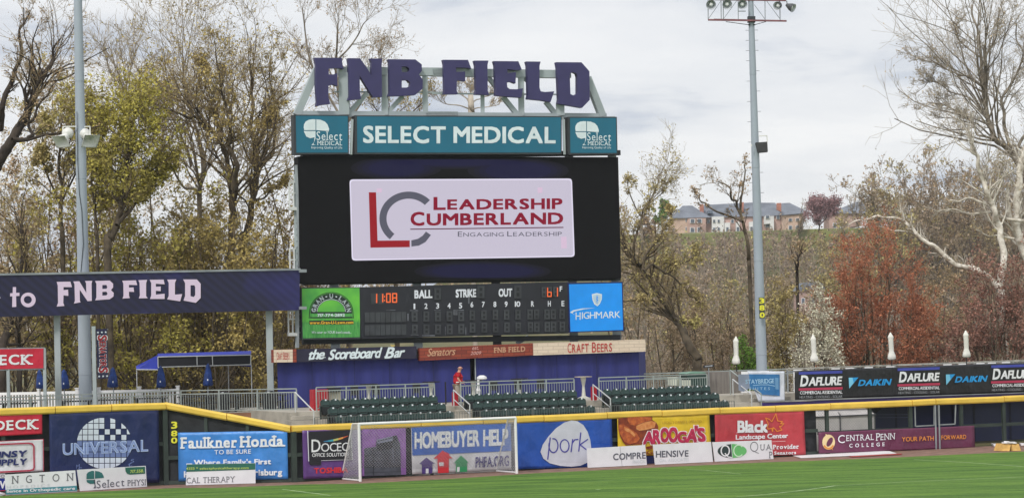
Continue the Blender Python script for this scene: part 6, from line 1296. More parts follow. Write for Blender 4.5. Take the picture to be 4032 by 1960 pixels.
# ------------------------------------------------------------------ person
SK = mat('skin', lin(206, 150, 128), rough=.55, var=.05); SHR = mat('shirt_red', lin(190, 22, 38), rough=.8, var=.12, vs_=6, bump=.01, bs=12); KH = mat('trousers_khaki', lin(176, 166, 152), rough=.85, var=.1, vs_=5); HRg = mat('hair_grey', lin(150, 132, 120), rough=.8)
pp = Plane(109.95, PF.m).hit('P', [(410, 715)])[0]; px, py = float(pp[0]), float(pp[1])
man = thing('person', 'person in a red shirt and khaki trousers facing right beside the middle block railing', 'person', (px, py, DZ))
def skin(name, J, E_, Rd, mt, parent, root=0, sub=2):
    me = bpy.data.meshes.new(name); me.from_pydata(J, E_, []); o = bpy.data.objects.new(name, me); COL.objects.link(o)
    sm_ = o.modifiers.new('s', 'SKIN'); sm_.use_smooth_shade = True
    for i, r_ in enumerate(Rd):
        v = me.skin_vertices[0].data[i]; v.radius = r_ if isinstance(r_, tuple) else (r_, r_); v.use_root = (i == root)
    su = o.modifiers.new('u', 'SUBSURF'); su.levels = sub; su.render_levels = sub
    dg = bpy.context.evaluated_depsgraph_get(); dg.update(); m2 = bpy.data.meshes.new_from_object(o.evaluated_get(dg)); bpy.data.objects.remove(o)
    m2.materials.clear(); m2.materials.append(mt); o2 = bpy.data.objects.new(name, m2); link(o2, parent); return o2
# figure faces +x (right of the picture); z measured from his feet
J = [(0, 0, .95), (.0, 0, 1.12), (.02, 0, 1.32), (.04, 0, 1.47), (.08, 0, 1.55), (.10, 0, 1.63), (.12, 0, 1.71), (.11, 0, 1.76),
     (.03, -.17, 1.42), (.02, -.23, 1.2), (.16, -.22, 1.03), (.24, -.2, .99), (.03, .17, 1.42), (.05, .23, 1.2), (.22, .2, 1.08), (.3, .18, 1.05),
     (-.02, -.1, .86), (.03, -.11, .5), (-.04, -.11, .1), (.1, -.12, .04), (-.02, .1, .86), (-.02, .11, .5), (-.08, .11, .1), (.06, .12, .04)]
Ed = [(0, 1), (1, 2), (2, 3), (3, 4), (4, 5), (5, 6), (6, 7), (3, 8), (8, 9), (9, 10), (10, 11), (3, 12), (12, 13), (13, 14), (14, 15), (0, 16), (16, 17), (17, 18), (18, 19), (0, 20), (20, 21), (21, 22), (22, 23)]
Rd = [.15, .155, .16, .12, .06, .085, .1, .07, .07, .05, .038, .03, .07, .05, .038, .03, .1, .065, .045, .04, .1, .065, .045, .04]
skin('body', J, Ed, Rd, SK, man)
skin('shirt', [(0, 0, .93), (-.0, 0, 1.12), (.02, 0, 1.32), (.04, 0, 1.45), (.03, -.18, 1.42), (.02, -.235, 1.24), (.03, .18, 1.42), (.05, .235, 1.24)], [(0, 1), (1, 2), (2, 3), (3, 4), (4, 5), (3, 6), (6, 7)], [(.225, .22), (.235, .235), (.225, .22), (.13, .13), .115, .1, .115, .1], SHR, man)
skin('trousers', [(0, 0, .96), (-.02, -.1, .86), (.03, -.11, .5), (-.04, -.11, .12), (-.02, .1, .86), (-.02, .11, .5), (-.08, .11, .12)], [(0, 1), (1, 2), (2, 3), (0, 4), (4, 5), (5, 6)], [.2, .15, .11, .09, .15, .11, .09], KH, man)
for sy_ in (-.12, .12): MB().box((px+(.05 if sy_ < 0 else .0), py+sy_, DZ+.045), (.28, .1, .09)).obj('shoe', TBK, man)
mb = MB(); mb.lathe((px+.09, py, DZ+1.70), [(.088, -.05), (.09, -.03), (.088, -.0), (.07, .01)], 12); mb.obj('hair', HRg, man, smooth=True)
mb = MB(); mb.box((px+.215, py, DZ+1.685), (.03, .025, .04)); mb.obj('nose', SK, man)
for sy_ in (-.1, .1): MB().box((px+.09, py+sy_, DZ+1.69), (.035, .02, .055)).obj('ear', SK, man)
for hx, hy, hz in ((.24, -.2, .99), (.3, .18, 1.05)):
    for k in range(4): skin('finger', [(px-px+hx+.02, hy+(k-1.5)*.02, hz), (hx+.07, hy+(k-1.5)*.022, hz-.02), (hx+.09, hy+(k-1.5)*.022, hz-.055)], [(0, 1), (1, 2)], [.011, .01, .009], SK, man, sub=1)
    skin('thumb', [(hx, hy, hz+.01), (hx+.04, hy+(.03 if hy < 0 else -.03), hz+.02)], [(0, 1)], [.013, .01], SK, man, sub=1)
pw_ = rbox('paper_stack', 'white papers held on the railing end beside the person', 'paper', 'P', 385, 398, 425, 415, 109.7, GW, .1)
# ------------------------------------------------------------------ houses beyond the river
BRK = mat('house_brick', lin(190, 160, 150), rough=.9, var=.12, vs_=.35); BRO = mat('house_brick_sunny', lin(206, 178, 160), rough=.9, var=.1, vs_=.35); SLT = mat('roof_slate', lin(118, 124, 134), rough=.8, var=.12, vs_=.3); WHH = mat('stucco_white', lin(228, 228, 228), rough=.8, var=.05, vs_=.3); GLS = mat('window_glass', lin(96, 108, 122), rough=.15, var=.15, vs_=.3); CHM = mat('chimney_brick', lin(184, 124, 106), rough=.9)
YH = 668.0
def fcr(name, label, cat, pts_x): return thing(name, label, cat, tuple(aty('Rr', pts_x, YH)))
def ext(name, pts, dep, mt, par, Y=YH, fr0='Rr'):
    P = [aty(fr0, p, Y) for p in pts]; MB().prism([tuple(p) for p in P], [tuple(p+np.array((0, dep, 0))) for p in P]).obj(name, mt, par)
def windows(par, xs_, y0, y1, wd, Y=YH, fr0='Rr', fm=WHH, sl=-.018, xr=0):
    for x in xs_:
        dy = (x-xr)*sl; P = [aty(fr0, q, Y-.15) for q in ((x-wd/2, y0+dy), (x+wd/2, y0+dy), (x+wd/2, y1+dy), (x-wd/2, y1+dy))]
        f = MB().prism([tuple(p) for p in P], [tuple(p+np.array((0, .14, 0))) for p in P]).obj('window', fm, par)
        g = (wd*.14, (y1-y0)*.08); P = [aty(fr0, q, Y-.2) for q in ((x-wd/2+g[0], y0+g[1]+dy), (x+wd/2-g[0], y0+g[1]+dy), (x+wd/2-g[0], y1-g[1]+dy), (x-wd/2+g[0], y1-g[1]+dy))]
        mk('pane', P, [(0, 1, 2, 3)], GLS, f)
def hiproof(par, xl, xr, yl, yr, rl_, rr_, yt0, yt1, dep=14, Y=YH):
    e0, e1 = aty('Rr', (xl, yl), Y-.6), aty('Rr', (xr, yr), Y-.6); t0, t1 = aty('Rr', (rl_, yt0), Y+dep/2), aty('Rr', (rr_, yt1), Y+dep/2); b0, b1 = e0+np.array((0, dep+1.2, 0)), e1+np.array((0, dep+1.2, 0))
    MB().add([e0, e1, b1, b0, t0, t1], [(0, 1, 5, 4), (1, 2, 5), (2, 3, 4, 5), (3, 0, 4), (3, 2, 1, 0)]).obj('roof', SLT, par)
hA = fcr('brick_flats', 'brick flats with a grey hipped roof at the left end of the hilltop row', 'house', (300, 905))
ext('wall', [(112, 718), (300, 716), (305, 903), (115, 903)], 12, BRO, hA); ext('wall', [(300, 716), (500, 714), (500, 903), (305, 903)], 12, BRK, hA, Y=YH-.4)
hiproof(hA, 100, 555, 722, 712, 245, 350, 585, 582); windows(hA, (352, 430), 728, 775, 55, YH-.5, xr=352); windows(hA, (352, 430), 820, 878, 55, YH-.5, xr=352); windows(hA, (283,), 728, 768, 14); windows(hA, (283,), 820, 878, 14); windows(hA, (145,), 830, 880, 22)
hB = fcr('brick_flats', 'long middle wing of the hilltop flats with white bays and a dormer roof', 'house', (820, 895))
ext('wall', [(500, 716), (1040, 705), (1040, 880), (500, 903)], 12, BRK, hB, Y=YH+2)
hiproof(hB, 480, 1100, 712, 700, 480, 1080, 575, 545, Y=YH+2); P = None
for x0, x1, y0, y1 in ((565, 700, 704, 903), (705, 765, 770, 900), (830, 870, 760, 895), (975, 1020, 760, 888)): ext('white_bay', [(x0, y0), (x1, y0-3), (x1, y1-4), (x0, y1)], 3, WHH, hB, Y=YH)
windows(hB, (590, 640), 735, 770, 30, YH-.1, xr=590); windows(hB, (590, 640), 820, 870, 30, YH-.1, xr=590); windows(hB, (735, 850, 1000), 815, 880, 34, YH-.1, xr=735); windows(hB, (528, 790, 900), 735, 778, 36, YH+1.9, xr=528)
ext('chimney', [(435, 570), (475, 568), (475, 665), (435, 662)], 2, CHM, hB, Y=YH+3); ext('chimney', [(873, 545), (915, 545), (912, 655), (878, 655)], 2, CHM, hB, Y=YH+3); ext('dormer', [(720, 610), (755, 608), (755, 645), (720, 647)], 3, GLS, hB, Y=YH+3); ext('dormer', [(520, 640), (575, 636), (575, 668), (520, 670)], 3, GLS, hB, Y=YH+1.4)
hC = fcr('brick_flats', 'right wing of the hilltop flats with a white stair tower and chimney', 'house', (1350, 862))
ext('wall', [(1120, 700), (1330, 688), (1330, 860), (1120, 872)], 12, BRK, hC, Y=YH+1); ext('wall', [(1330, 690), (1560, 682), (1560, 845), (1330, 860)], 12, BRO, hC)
hiproof(hC, 1040, 1330, 702, 690, 1040, 1260, 550, 552, Y=YH+1); hiproof(hC, 1320, 1640, 690, 660, 1330, 1415, 556, 552)
ext('white_bay', [(1140, 700), (1245, 696), (1245, 872), (1205, 872), (1205, 780), (1140, 785)], 3, WHH, hC, Y=YH-1); ext('chimney', [(1280, 555), (1325, 553), (1325, 650), (1280, 625)], 2, CHM, hC, Y=YH-2)
windows(hC, (1175,), 712, 745, 50, YH-1.2); windows(hC, (1175,), 795, 845, 50, YH+.8); windows(hC, (1290,), 712, 755, 40, YH+.8); windows(hC, (1425, 1503), 722, 755, 42, YH-.1, xr=1425, sl=-.03); windows(hC, (1425, 1503), 800, 850, 42, YH-.1, xr=1425, sl=-.03)
hD = fcr('brick_house', 'brick house half hidden by trees at the right end of the hilltop row', 'house', (2000, 830)); ext('wall', [(1850, 670), (2200, 655), (2210, 800), (1850, 850)], 12, BRK, hD); hiproof(hD, 1830, 2420, 672, 668, 2140, 2290, 545, 535); windows(hD, (2120,), 672, 712, 60); windows(hD, (1910, 1990), 770, 830, 40, xr=1910)
hE = thing('brick_house', 'low pink brick house on the river shore right of the right light pole', 'house', tuple(aty('H', (80, 1230), 530))); ext('wall', [(40, 1100), (140, 1095), (140, 1215), (40, 1225)], 8, BRK, hE, Y=530, fr0='H'); ext('roof', [(30, 1105), (60, 1072), (130, 1068), (150, 1096)], 8, SLT, hE, Y=529.5, fr0='H'); windows(hE, (60, 95), 1130, 1150, 14, 530, 'H', xr=60)
WHW = mat('clapboard_cream', lin(222, 212, 196), rough=.8, var=.06, vs_=.6); DRF = mat('roof_brown', lin(120, 104, 94), rough=.9, var=.15)
YW = 560.0; hW = thing('white_house', 'cream two storey house on the far shore seen under the ribbon board', 'house', tuple(aty('I', (260, 850), YW)))
ext('wall', [(-60, 600), (480, 598), (485, 860), (-60, 860)], 9, WHW, hW, YW, 'I'); ext('roof', [(-80, 604), (-60, 545), (500, 545), (520, 600)], 11, DRF, hW, YW-1, 'I'); ext('porch_roof', [(100, 742), (525, 728), (525, 745), (100, 762)], 3, mat('porch_dark', lin(84, 78, 76)), hW, YW-3, 'I')
windows(hW, (138, 272, 365, 402), 610, 662, 26, YW, 'I', sl=0); windows(hW, (140, 350), 770, 815, 70, YW, 'I', sl=0)
hW2 = thing('white_house', 'small white gabled house right of the steel column beyond the river', 'house', tuple(aty('I', (740, 860), YW+20))); ext('wall', [(650, 790), (720, 740), (850, 740), (850, 860), (650, 860)], 8, WHH, hW2, YW+20, 'I'); windows(hW2, (700, 780), 790, 830, 24, YW+20, 'I', sl=0); ext('roof', [(640, 795), (700, 715), (870, 715), (870, 745), (722, 745), (652, 800)], 8, DRF, hW2, YW+19.5, 'I')
cr_ = thing('parked_car', 'dark blue car parked beside the cream house beyond the river', 'car', tuple(aty('I', (530, 885), 540)))
P = [aty('I', q, 540) for q in ((470, 878), (475, 862), (520, 850), (540, 818), (580, 815), (600, 850), (640, 856), (642, 878))]; MB().prism([tuple(p) for p in P], [tuple(p+np.array((0, 1.8, 0))) for p in P]).obj('body', mat('car_navy', lin(44, 48, 66), rough=.3), cr_)
for x in (500, 612): c0 = aty('I', (x, 880), 539.9); MB().tube(c0, c0+np.array((0, .25, 0)), .34, n=12).obj('wheel', TBK, cr_)
# ------------------------------------------------------------------ trees
RS = np.random.RandomState(11)
BARK = mat('bark_brown', lin(94, 83, 67), rough=.95, var=.25, vs_=2); BARK2 = mat('bark_grey', lin(138, 128, 114), rough=.95, var=.25, vs_=2); BARKD = mat('bark_dark', lin(66, 57, 48), rough=.95, var=.2, vs_=2); SYC = mat('bark_sycamore', lin(246, 240, 228), rough=.8, var=.3, vs_=3.5, col2=lin(176, 166, 148)); TWG = mat('twig_brown', lin(158, 140, 108), rough=.95, island=.25); TWP = mat('twig_pale', lin(184, 174, 160), rough=.95, island=.2)
def leafm(name, rgb, rgb2): return mat(name, lin(*rgb), rough=.8, col2=lin(*rgb2), vs_=.35, island=.45, spec=.2)
L_YG = leafm('buds_yellow_green', (188, 180, 84), (164, 152, 82)); L_OR = leafm('buds_ochre', (184, 164, 98), (166, 150, 92)); L_BR = leafm('buds_brown', (182, 156, 120), (158, 134, 106)); L_RD = leafm('buds_rust_red', (184, 114, 84), (160, 108, 82)); L_GB = leafm('buds_grey_brown', (170, 149, 124), (148, 129, 108)); TWB = mat('twig_grey_brown', lin(164, 148, 132), rough=.95, island=.2); L_MR = leafm('buds_maroon', (160, 114, 100), (146, 110, 96)); L_WH = leafm('blossom_white', (232, 228, 208), (200, 198, 172)); L_PK = leafm('buds_mauve', (166, 128, 128), (146, 112, 112)); L_OL = leafm('buds_olive', (184, 173, 108), (166, 148, 104)); L_GN = leafm('leaves_fresh_green', (110, 144, 56), (90, 122, 50)); L_FT = leafm('buds_faint', (196, 176, 138), (166, 146, 112))
def norm(a): return a/np.maximum(1e-9, np.linalg.norm(a, axis=1))[:, None]
def grow(P, D, Lh, r, steps=5, wob=.18, up=.05, taper=.35):
    n = len(P); pts = [P]; dirs = []; rad = [r]
    for k in range(steps):
        D = norm(D + RS.normal(0, wob, (n, 3)) + np.array((0, 0, up))); P = P + D*(Lh/steps)[:, None]; pts.append(P); dirs.append(D); rad.append(r*(1-(1-taper)*(k+1)/steps))
    return np.stack(pts, 1), np.stack(dirs, 1), np.stack(rad, 1)
def children(pts, dirs, rad, L, per, t0=.2, ang=.75, ls=.55, rs=.55, upb=.15):
    n, S, _ = dirs.shape; c = np.repeat(np.arange(n), per); m_ = len(c); t = RS.uniform(t0, 1, m_)*S; i = np.minimum(t.astype(int), S-1); f = (t-i)[:, None]
    P = pts[c, i]*(1-f)+pts[c, i+1]*f; D = dirs[c, i]; rr_ = rad[c, i]
    rnd = norm(RS.normal(0, 1, (m_, 3))); perp = norm(np.cross(D, rnd)); a = RS.uniform(.6, 1.25, m_)[:, None]*ang
    D2 = norm(D*np.cos(a)+perp*np.sin(a)+np.array((0, 0, upb))); L2 = L[c]*ls*RS.uniform(.6, 1.3, m_)*(1.15-.5*t/S)
    return P, D2, L2, rr_*rs
def segs(pts, rad, sides):
    n, S1, _ = pts.shape; A = pts[:, :-1].reshape(-1, 3); B = pts[:, 1:].reshape(-1, 3); ra = rad[:, :-1].ravel(); rb_ = rad[:, 1:].ravel()
    d = norm(B-A); h = np.where(np.abs(d[:, 2:3]) < .9, np.array([[0, 0, 1.0]]), np.array([[1.0, 0, 0]])); x = norm(np.cross(d, h)); y = np.cross(d, x); V = []
    for c_, r_ in ((A, ra), (B, rb_)):
        for k in range(sides): a = 2*math.pi*k/sides; V.append(c_+(x*math.cos(a)+y*math.sin(a))*r_[:, None])
    V = np.stack(V, 1); m_ = len(A); base = np.arange(m_)[:, None]*2*sides; F = np.concatenate([base+np.array([k, (k+1) % sides, sides+(k+1) % sides, sides+k]) for k in range(sides)], 0)
    return V.reshape(-1, 3), F
def leaves(C, size, spread):
    n = len(C); C = C+RS.normal(0, spread, (n, 3)); a = norm(RS.normal(0, 1, (n, 3))); b = norm(np.cross(a, RS.normal(0, 1, (n, 3)))); s_ = size*RS.uniform(.6, 1.4, n)[:, None]
    V = np.stack([C-a*s_*.6, C+b*s_*.55, C+a*s_*.55-b*s_*.2], 1).reshape(-1, 3); return V, np.arange(n*3).reshape(n, 3)
def tubep(pts, rad, sides=9):
    # one continuous tapering tube through smoothed points
    P = []; Rr_ = []; n = len(pts); rad = np.asarray(rad)
    for i in range(n-1):
        p0, p1, p2, p3 = pts[max(0, i-1)], pts[i], pts[i+1], pts[min(n-1, i+2)]
        for t in np.linspace(0, 1, 4, endpoint=False):
            P.append(.5*((2*p1)+(-p0+p2)*t+(2*p0-5*p1+4*p2-p3)*t*t+(-p0+3*p1-3*p2+p3)*t**3)); Rr_.append(rad[i]*(1-t)+rad[i+1]*t)
    P.append(pts[-1]); Rr_.append(rad[-1]); P = np.array(P); d = np.gradient(P, axis=0); d = d/np.linalg.norm(d, axis=1)[:, None]
    x = np.cross(d[0], (0, 1.0, .01)); x /= np.linalg.norm(x); V = []
    for k in range(len(P)):
        x = x - d[k]*np.dot(x, d[k]); x /= np.linalg.norm(x); y = np.cross(d[k], x); q = Rr_[k]*(1+.06*math.sin(k*1.7))
        for j in range(sides): a = 2*math.pi*j/sides; V.append(P[k]+(x*math.cos(a)+y*math.sin(a))*q)
    F = [(k*sides+j, k*sides+(j+1) % sides, (k+1)*sides+(j+1) % sides, (k+1)*sides+j) for k in range(len(P)-1) for j in range(sides)]
    return np.array(V), np.array(F)
def cat_(L):
    V = []; F = []; o = 0
    for v, f in L: V.append(v); F.append(f+o); o += len(v)
    return np.concatenate(V), np.concatenate(F)
def tri_ok(): pass
NT_ = [0]
def tree(name, label, base, limbs, bark, twig=TWG, leaf=None, nleaf=1, lsize=.12, levels=(7, 7, 5), Lk=(.5, .5, .5), minr=.009, lspread=.1, group=None, ang=.8, cat='tree', ls0=None, t0=.25):
    """limbs: list of (Nx3 points, r0, r1); side branches are grown from every limb"""
    t = thing(name, label, cat, tuple(base), group)
    big = []; allp = []
    P0l, D0l, L0l, r0l = [], [], [], []
    for pts, r0, r1 in limbs:
        pts = np.asarray(pts, float); kr = .62 if (bark is BARK or bark is BARK2) and len(pts) > 3 else .85; rad = np.linspace(r0*kr, r1*.8, len(pts)); big.append(tubep(pts, rad))
        d = norm(np.diff(pts, axis=0)); L = np.linalg.norm(np.diff(pts, axis=0), axis=1).sum(); n = max(3, int(levels[0]*len(pts)/4))
        ts = RS.uniform(t0*(len(pts)-1), len(pts)-1, n); ts[-1] = len(pts)-1.001
        for q in ts:
            i = int(q); f = q-i; P0l.append(pts[i]*(1-f)+pts[i+1]*f); rnd = norm(RS.normal(0, 1, (1, 3)))[0]; pe = np.cross(d[i], rnd); pe /= np.linalg.norm(pe); a = RS.uniform(.4, 1.1)*ang
            if q == ts[-1]: a = .1
            D0l.append(d[i]*math.cos(a)+pe*math.sin(a)+np.array((0, 0, .15))); L0l.append((ls0 or L*Lk[0])*RS.uniform(.6, 1.2)); r0l.append(min(.09, (rad[i]*(1-f)+rad[i+1]*f)*.4))
    P, D, L, r = np.array(P0l), norm(np.array(D0l)), np.array(L0l), np.maximum(minr*1.6, np.array(r0l)); mid = []; fine = []; tips = []
    pts, dirs, rad = grow(P, D, L, r); mid.append(segs(pts, rad, 4))
    for lv in range(1, len(levels)):
        P, D, L, r = children(pts, dirs, rad, L, levels[lv], ls=Lk[min(lv, len(Lk)-1)], ang=ang); r = np.maximum(minr, r); pts, dirs, rad = grow(P, D, L, r, steps=3 if lv < len(levels)-1 else 2, wob=.25); rad = np.maximum(minr*.8, rad); fine.append(segs(pts, rad, 3))
    for i_, (V, F) in enumerate(big): mk('trunk' if i_ == 0 else 'limb', V, F, bark, t, smooth=True)
    V, F = cat_(mid); mk('branchwork', V, F, bark, t, smooth=True, kind='stuff'); V, F = cat_(fine); mk('twigs', V, F, twig, t, kind='stuff')
    nl = 0
    if leaf is not None:
        C = pts[:, 1:].reshape(-1, 3)
        if nleaf < 1: C = C[RS.rand(len(C)) < nleaf]
        else: C = np.repeat(C, int(nleaf), 0)
        V, F = leaves(C, lsize, lspread); mk('crown', V, F, leaf, t, kind='stuff'); nl = len(F)
    q_ = (sum(len(f[1]) for f in fine)+sum(len(f[1]) for f in mid))*2+nl; NT_[0] += q_; print('TREE', q_, label)
    return t
def limb(fr0, pts, Y, jit=.8, dY=0.0):
    o = []; dy = RS.normal(0, jit, len(pts)).cumsum()*.5
    for k, p in enumerate(pts): o.append(aty(fr0, p, Y+(dy[k] if k else 0)+dY*k))
    # densify
    o = np.array(o); res = []
    for a, b in zip(o[:-1], o[1:]): res += [a, (a+b)/2+RS.normal(0, .08, 3)]
    return np.array(res+[o[-1]])
def down(fr0, p, Y, z=-2.0): q = aty(fr0, p, Y); return np.array((q[0]+RS.uniform(-.3, .3), Y, z))
def wlimb(fr0, pts, Y, z=-2.0, **k): l = limb(fr0, pts, Y, **k); return np.vstack([down(fr0, pts[0], Y, z), l])
GT = 'spring trees on the near river bank'
# 1 big dark tree at the left edge
tree('bare_tree', 'big dark bare tree with crooked limbs at the left edge of the picture', down('F', (-60, 900), 126), [(wlimb('F', [(-70, 900), (0, 780), (60, 690), (130, 580), (165, 480), (215, 380), (262, 300), (300, 190)], 126), .45, .05), (limb('F', [(60, 690), (130, 688), (162, 665), (140, 612), (180, 540), (235, 470), (280, 400)], 125), .16, .03), (limb('F', [(0, 640), (10, 530), (60, 400), (105, 280), (95, 150), (148, 60)], 127), .22, .04), (limb('F', [(130, 580), (165, 420), (160, 250), (190, 120)], 126), .13, .03)], BARKD, TWG, L_BR, .5, .1, (6, 6, 4), (.16, .5, .5), group=GT)
# leaning trunks low left
tree('bare_tree', 'dark leaning trunk in front of the cream house at the far left', down('I', (0, 1250), 131), [(wlimb('I', [(10, 1250), (20, 900), (70, 740), (120, 560), (180, 380), (260, 200)], 131), .32, .2)], BARKD, TWG, L_BR, .4, .1, (6, 6, 4), (.2, .5, .5), group=GT)
tree('bare_tree', 'slim dark trunk between the cream house windows at the far left', down('I', (212, 1250), 133), [(wlimb('I', [(212, 1250), (210, 900), (205, 600), (215, 300), (235, 0), (230, -500)], 133), .19, .12)], BARKD, TWG, L_OL, .6, .12, (12, 6, 5), (.18, .5, .5), group=GT)
# yellow green tree
tree('budding_tree', 'yellow green budding tree just right of the left light pole', down('F', (540, 1250), 136), [(wlimb('F', [(530, 1250), (575, 1110), (600, 1000), (612, 900), (618, 820), (630, 720), (640, 640)], 136), .38, .06), (limb('F', [(575, 1110), (640, 1040), (700, 960), (765, 880), (832, 785)], 135), .2, .05), (wlimb('F', [(480, 1250), (470, 1050), (450, 880), (470, 700)], 137), .2, .04), (limb('F', [(600, 1000), (540, 880), (480, 760), (520, 600)], 136), .12, .03)], BARK, TWG, L_YG, 3, .17, (9, 7, 6), (.17, .5, .5), group=GT, lspread=.16)
tree('budding_tree', 'olive budding tree left of the left light pole', down('F', (330, 1250), 139), [(wlimb('F', [(310, 1250), (300, 1000), (290, 840), (300, 720), (300, 640)], 139), .25, .05), (limb('F', [(300, 1000), (240, 880), (200, 760), (210, 640)], 139), .12, .03), (limb('F', [(300, 1000), (370, 860), (410, 700), (440, 600)], 139), .12, .03)], BARK, TWG, L_OL, 2, .16, (9, 7, 6), (.2, .5, .5), group=GT)
# central ochre trees
tree('budding_tree', 'tall ochre budding tree with a twin trunk left of the scoreboard', down('BG', (475, 1190), 139), [(wlimb('BG', [(475, 1190), (490, 1000), (500, 850), (500, 700), (462, 540), (440, 440), (380, 350), (300, 285), (220, 255), (120, 215)], 139), .42, .06), (limb('BG', [(500, 700), (525, 560), (470, 430), (480, 330), (450, 170), (415, 0), (390, -170)], 138), .26, .04), (limb('BG', [(440, 440), (410, 330), (370, 200), (330, 60), (300, -60)], 140), .15, .03)], BARK, TWG, L_OR, .7, .125, (9, 7, 6), (.2, .5, .5), group=GT)
tree('budding_tree', 'tall ochre budding tree with a straight trunk close to the scoreboard', down('BG', (560, 1100), 142), [(wlimb('BG', [(560, 1090), (590, 930), (610, 780), (640, 600), (635, 430), (605, 300), (610, 100), (600, -80)], 142), .4, .07), (limb('BG', [(635, 430), (680, 330), (725, 265), (800, 200)], 141), .16, .04), (limb('BG', [(610, 780), (690, 750), (740, 690), (820, 640)], 141), .13, .03), (limb('BG', [(640, 600), (740, 480), (760, 300), (740, 100), (730, -120)], 143), .2, .04)], BARK, TWG, L_OR, .7, .125, (9, 7, 6), (.2, .5, .5), group=GT)
tree('budding_tree', 'ochre budding tree between the yellow green tree and the twin trunk', down('BG', (290, 1190), 145), [(wlimb('BG', [(300, 1100), (290, 740), (320, 560), (290, 400), (240, 250), (200, 60), (190, -120)], 145), .3, .04), (limb('BG', [(290, 740), (200, 690), (120, 560), (60, 400), (40, 200)], 146), .14, .03), (limb('BG', [(240, 560), (190, 400), (90, 200), (70, 0)], 146), .14, .03)], BARK2, TWG, L_OR, .8, .13, (11, 7, 5), (.28, .5, .5), group=GT)
tree('bare_tree', 'small fan shaped bare tree rising behind the yellow green tree', down('F', (625, 700), 167, -3), [(wlimb('F', [(625, 700), (625, 560), (628, 470), (625, 400)], 167, -3), .2, .08), (limb('F', [(628, 500), (570, 400), (530, 320), (510, 250)], 167), .08, .03), (limb('F', [(628, 480), (680, 400), (730, 330), (760, 280)], 167), .08, .03), (limb('F', [(625, 420), (610, 320), (590, 220)], 167), .07, .03), (limb('F', [(625, 420), (650, 320), (670, 230)], 167), .07, .03)], BARK2, TWP, None, 1, .1, (8, 6, 5), (.19, .5, .5), group=GT, ang=.5, minr=.014)
tree('bare_tree', 'bare tree behind the left end of the big block letters', down('U', (900, 900), 152, -3), [(wlimb('U', [(880, 900), (870, 600), (860, 300), (845, 180), (850, 60)], 152, -3), .35, .06), (limb('U', [(860, 300), (800, 200), (770, 100), (760, 20)], 151), .14, .04), (limb('U', [(865, 320), (930, 220), (950, 170), (965, 130)], 153), .14, .04), (limb('U', [(850, 150), (900, 90), (925, 50)], 152), .1, .03)], BARK2, TWG, L_BR, .35, .11, (8, 7, 5), (.3, .5, .5), group=GT, ls0=2.6)
tree('budding_tree', 'ochre budding tree seen between the N and B of the block letters', down('U', (1000, 900), 156, -3), [(wlimb('U', [(1000, 900), (990, 600), (985, 330), (980, 275)], 156, -3), .3, .08), (limb('U', [(985, 330), (950, 285), (935, 262)], 156), .1, .04), (limb('U', [(985, 330), (1040, 280), (1070, 250)], 156), .1, .04)], BARK, TWG, L_OR, 1, .12, (7, 6, 5), (.3, .5, .5), group=GT, ls0=1.6)
tree('bare_tree', 'small pale bare tree seen through the letters of FIELD', down('AB', (560, 930), 158, -3), [(wlimb('AB', [(560, 1000), (556, 800), (555, 640), (560, 580)], 158, -3), .2, .06), (limb('AB', [(556, 800), (430, 640), (390, 500)], 158), .06, .02), (limb('AB', [(556, 800), (700, 700), (820, 660)], 158), .06, .02), (limb('AB', [(556, 850), (250, 780), (100, 700)], 158), .06, .02), (limb('AB', [(556, 880), (760, 820), (980, 780)], 158), .06, .02)], TWP, TWP, L_FT, .6, .1, (6, 6, 4), (.25, .5, .5), group=GT, ang=.5, minr=.011, t0=.6, ls0=1.1)
# right of the scoreboard
tree('leaning_tree', 'thick trunked tree leaning left just right of the scoreboard', down('S', (900, 1200), 132), [(wlimb('S', [(900, 1170), (840, 980), (760, 800), (680, 680), (600, 560), (540, 450), (470, 360), (400, 240), (340, 170), (250, 70), (180, -5), (100, -160)], 132), .42, .1), (limb('S', [(350, 170), (430, 105), (540, 170), (600, 198), (640, 150), (760, 90), (880, 20)], 131), .13, .04), (limb('S', [(470, 370), (400, 430), (320, 475)], 132), .1, .04), (limb('S', [(600, 200), (720, 300), (820, 430), (930, 500)], 131), .09, .03), (limb('S', [(680, 620), (760, 700), (900, 710)], 131), .12, .04), (limb('S', [(250, 70), (260, -150), (330, -380), (420, -560)], 133), .14, .04), (limb('S', [(340, 170), (420, -60), (560, -260), (640, -420)], 132), .12, .03)], BARK, TWG, L_OL, .5, .13, (8, 6, 5), (.2, .5, .5), group=GT)
tree('budding_tree', 'tall thin pale green budding tree beside the top right of the scoreboard', down('G', (160, 1150), 150), [(wlimb('G', [(160, 1180), (165, 1080), (200, 990), (240, 900), (262, 850)], 150), .14, .04), (limb('G', [(165, 1080), (110, 980), (90, 900), (110, 880)], 150), .07, .03), (limb('G', [(200, 1000), (280, 930), (315, 900)], 150), .06, .03)], BARK2, TWG, L_OL, .8, .11, (6, 6, 4), (.17, .5, .5), group=GT)
tree('snag_tree', 'broken topped tree with a split fork in front of the hilltop flats', down('Rr', (975, 1250), 138), [(wlimb('Rr', [(975, 1250), (965, 1050), (930, 880), (880, 680), (830, 530), (770, 450), (740, 370), (640, 325)], 138), .2, .04), (limb('Rr', [(880, 670), (885, 500), (910, 350), (930, 200), (932, 95)], 138), .13, .03), (limb('Rr', [(900, 760), (760, 700), (600, 640), (500, 560), (420, 480), (370, 430)], 137), .12, .03)], BARK, TWG, L_BR, .5, .12, (3, 5, 4), (.09, .5, .5), group=GT)
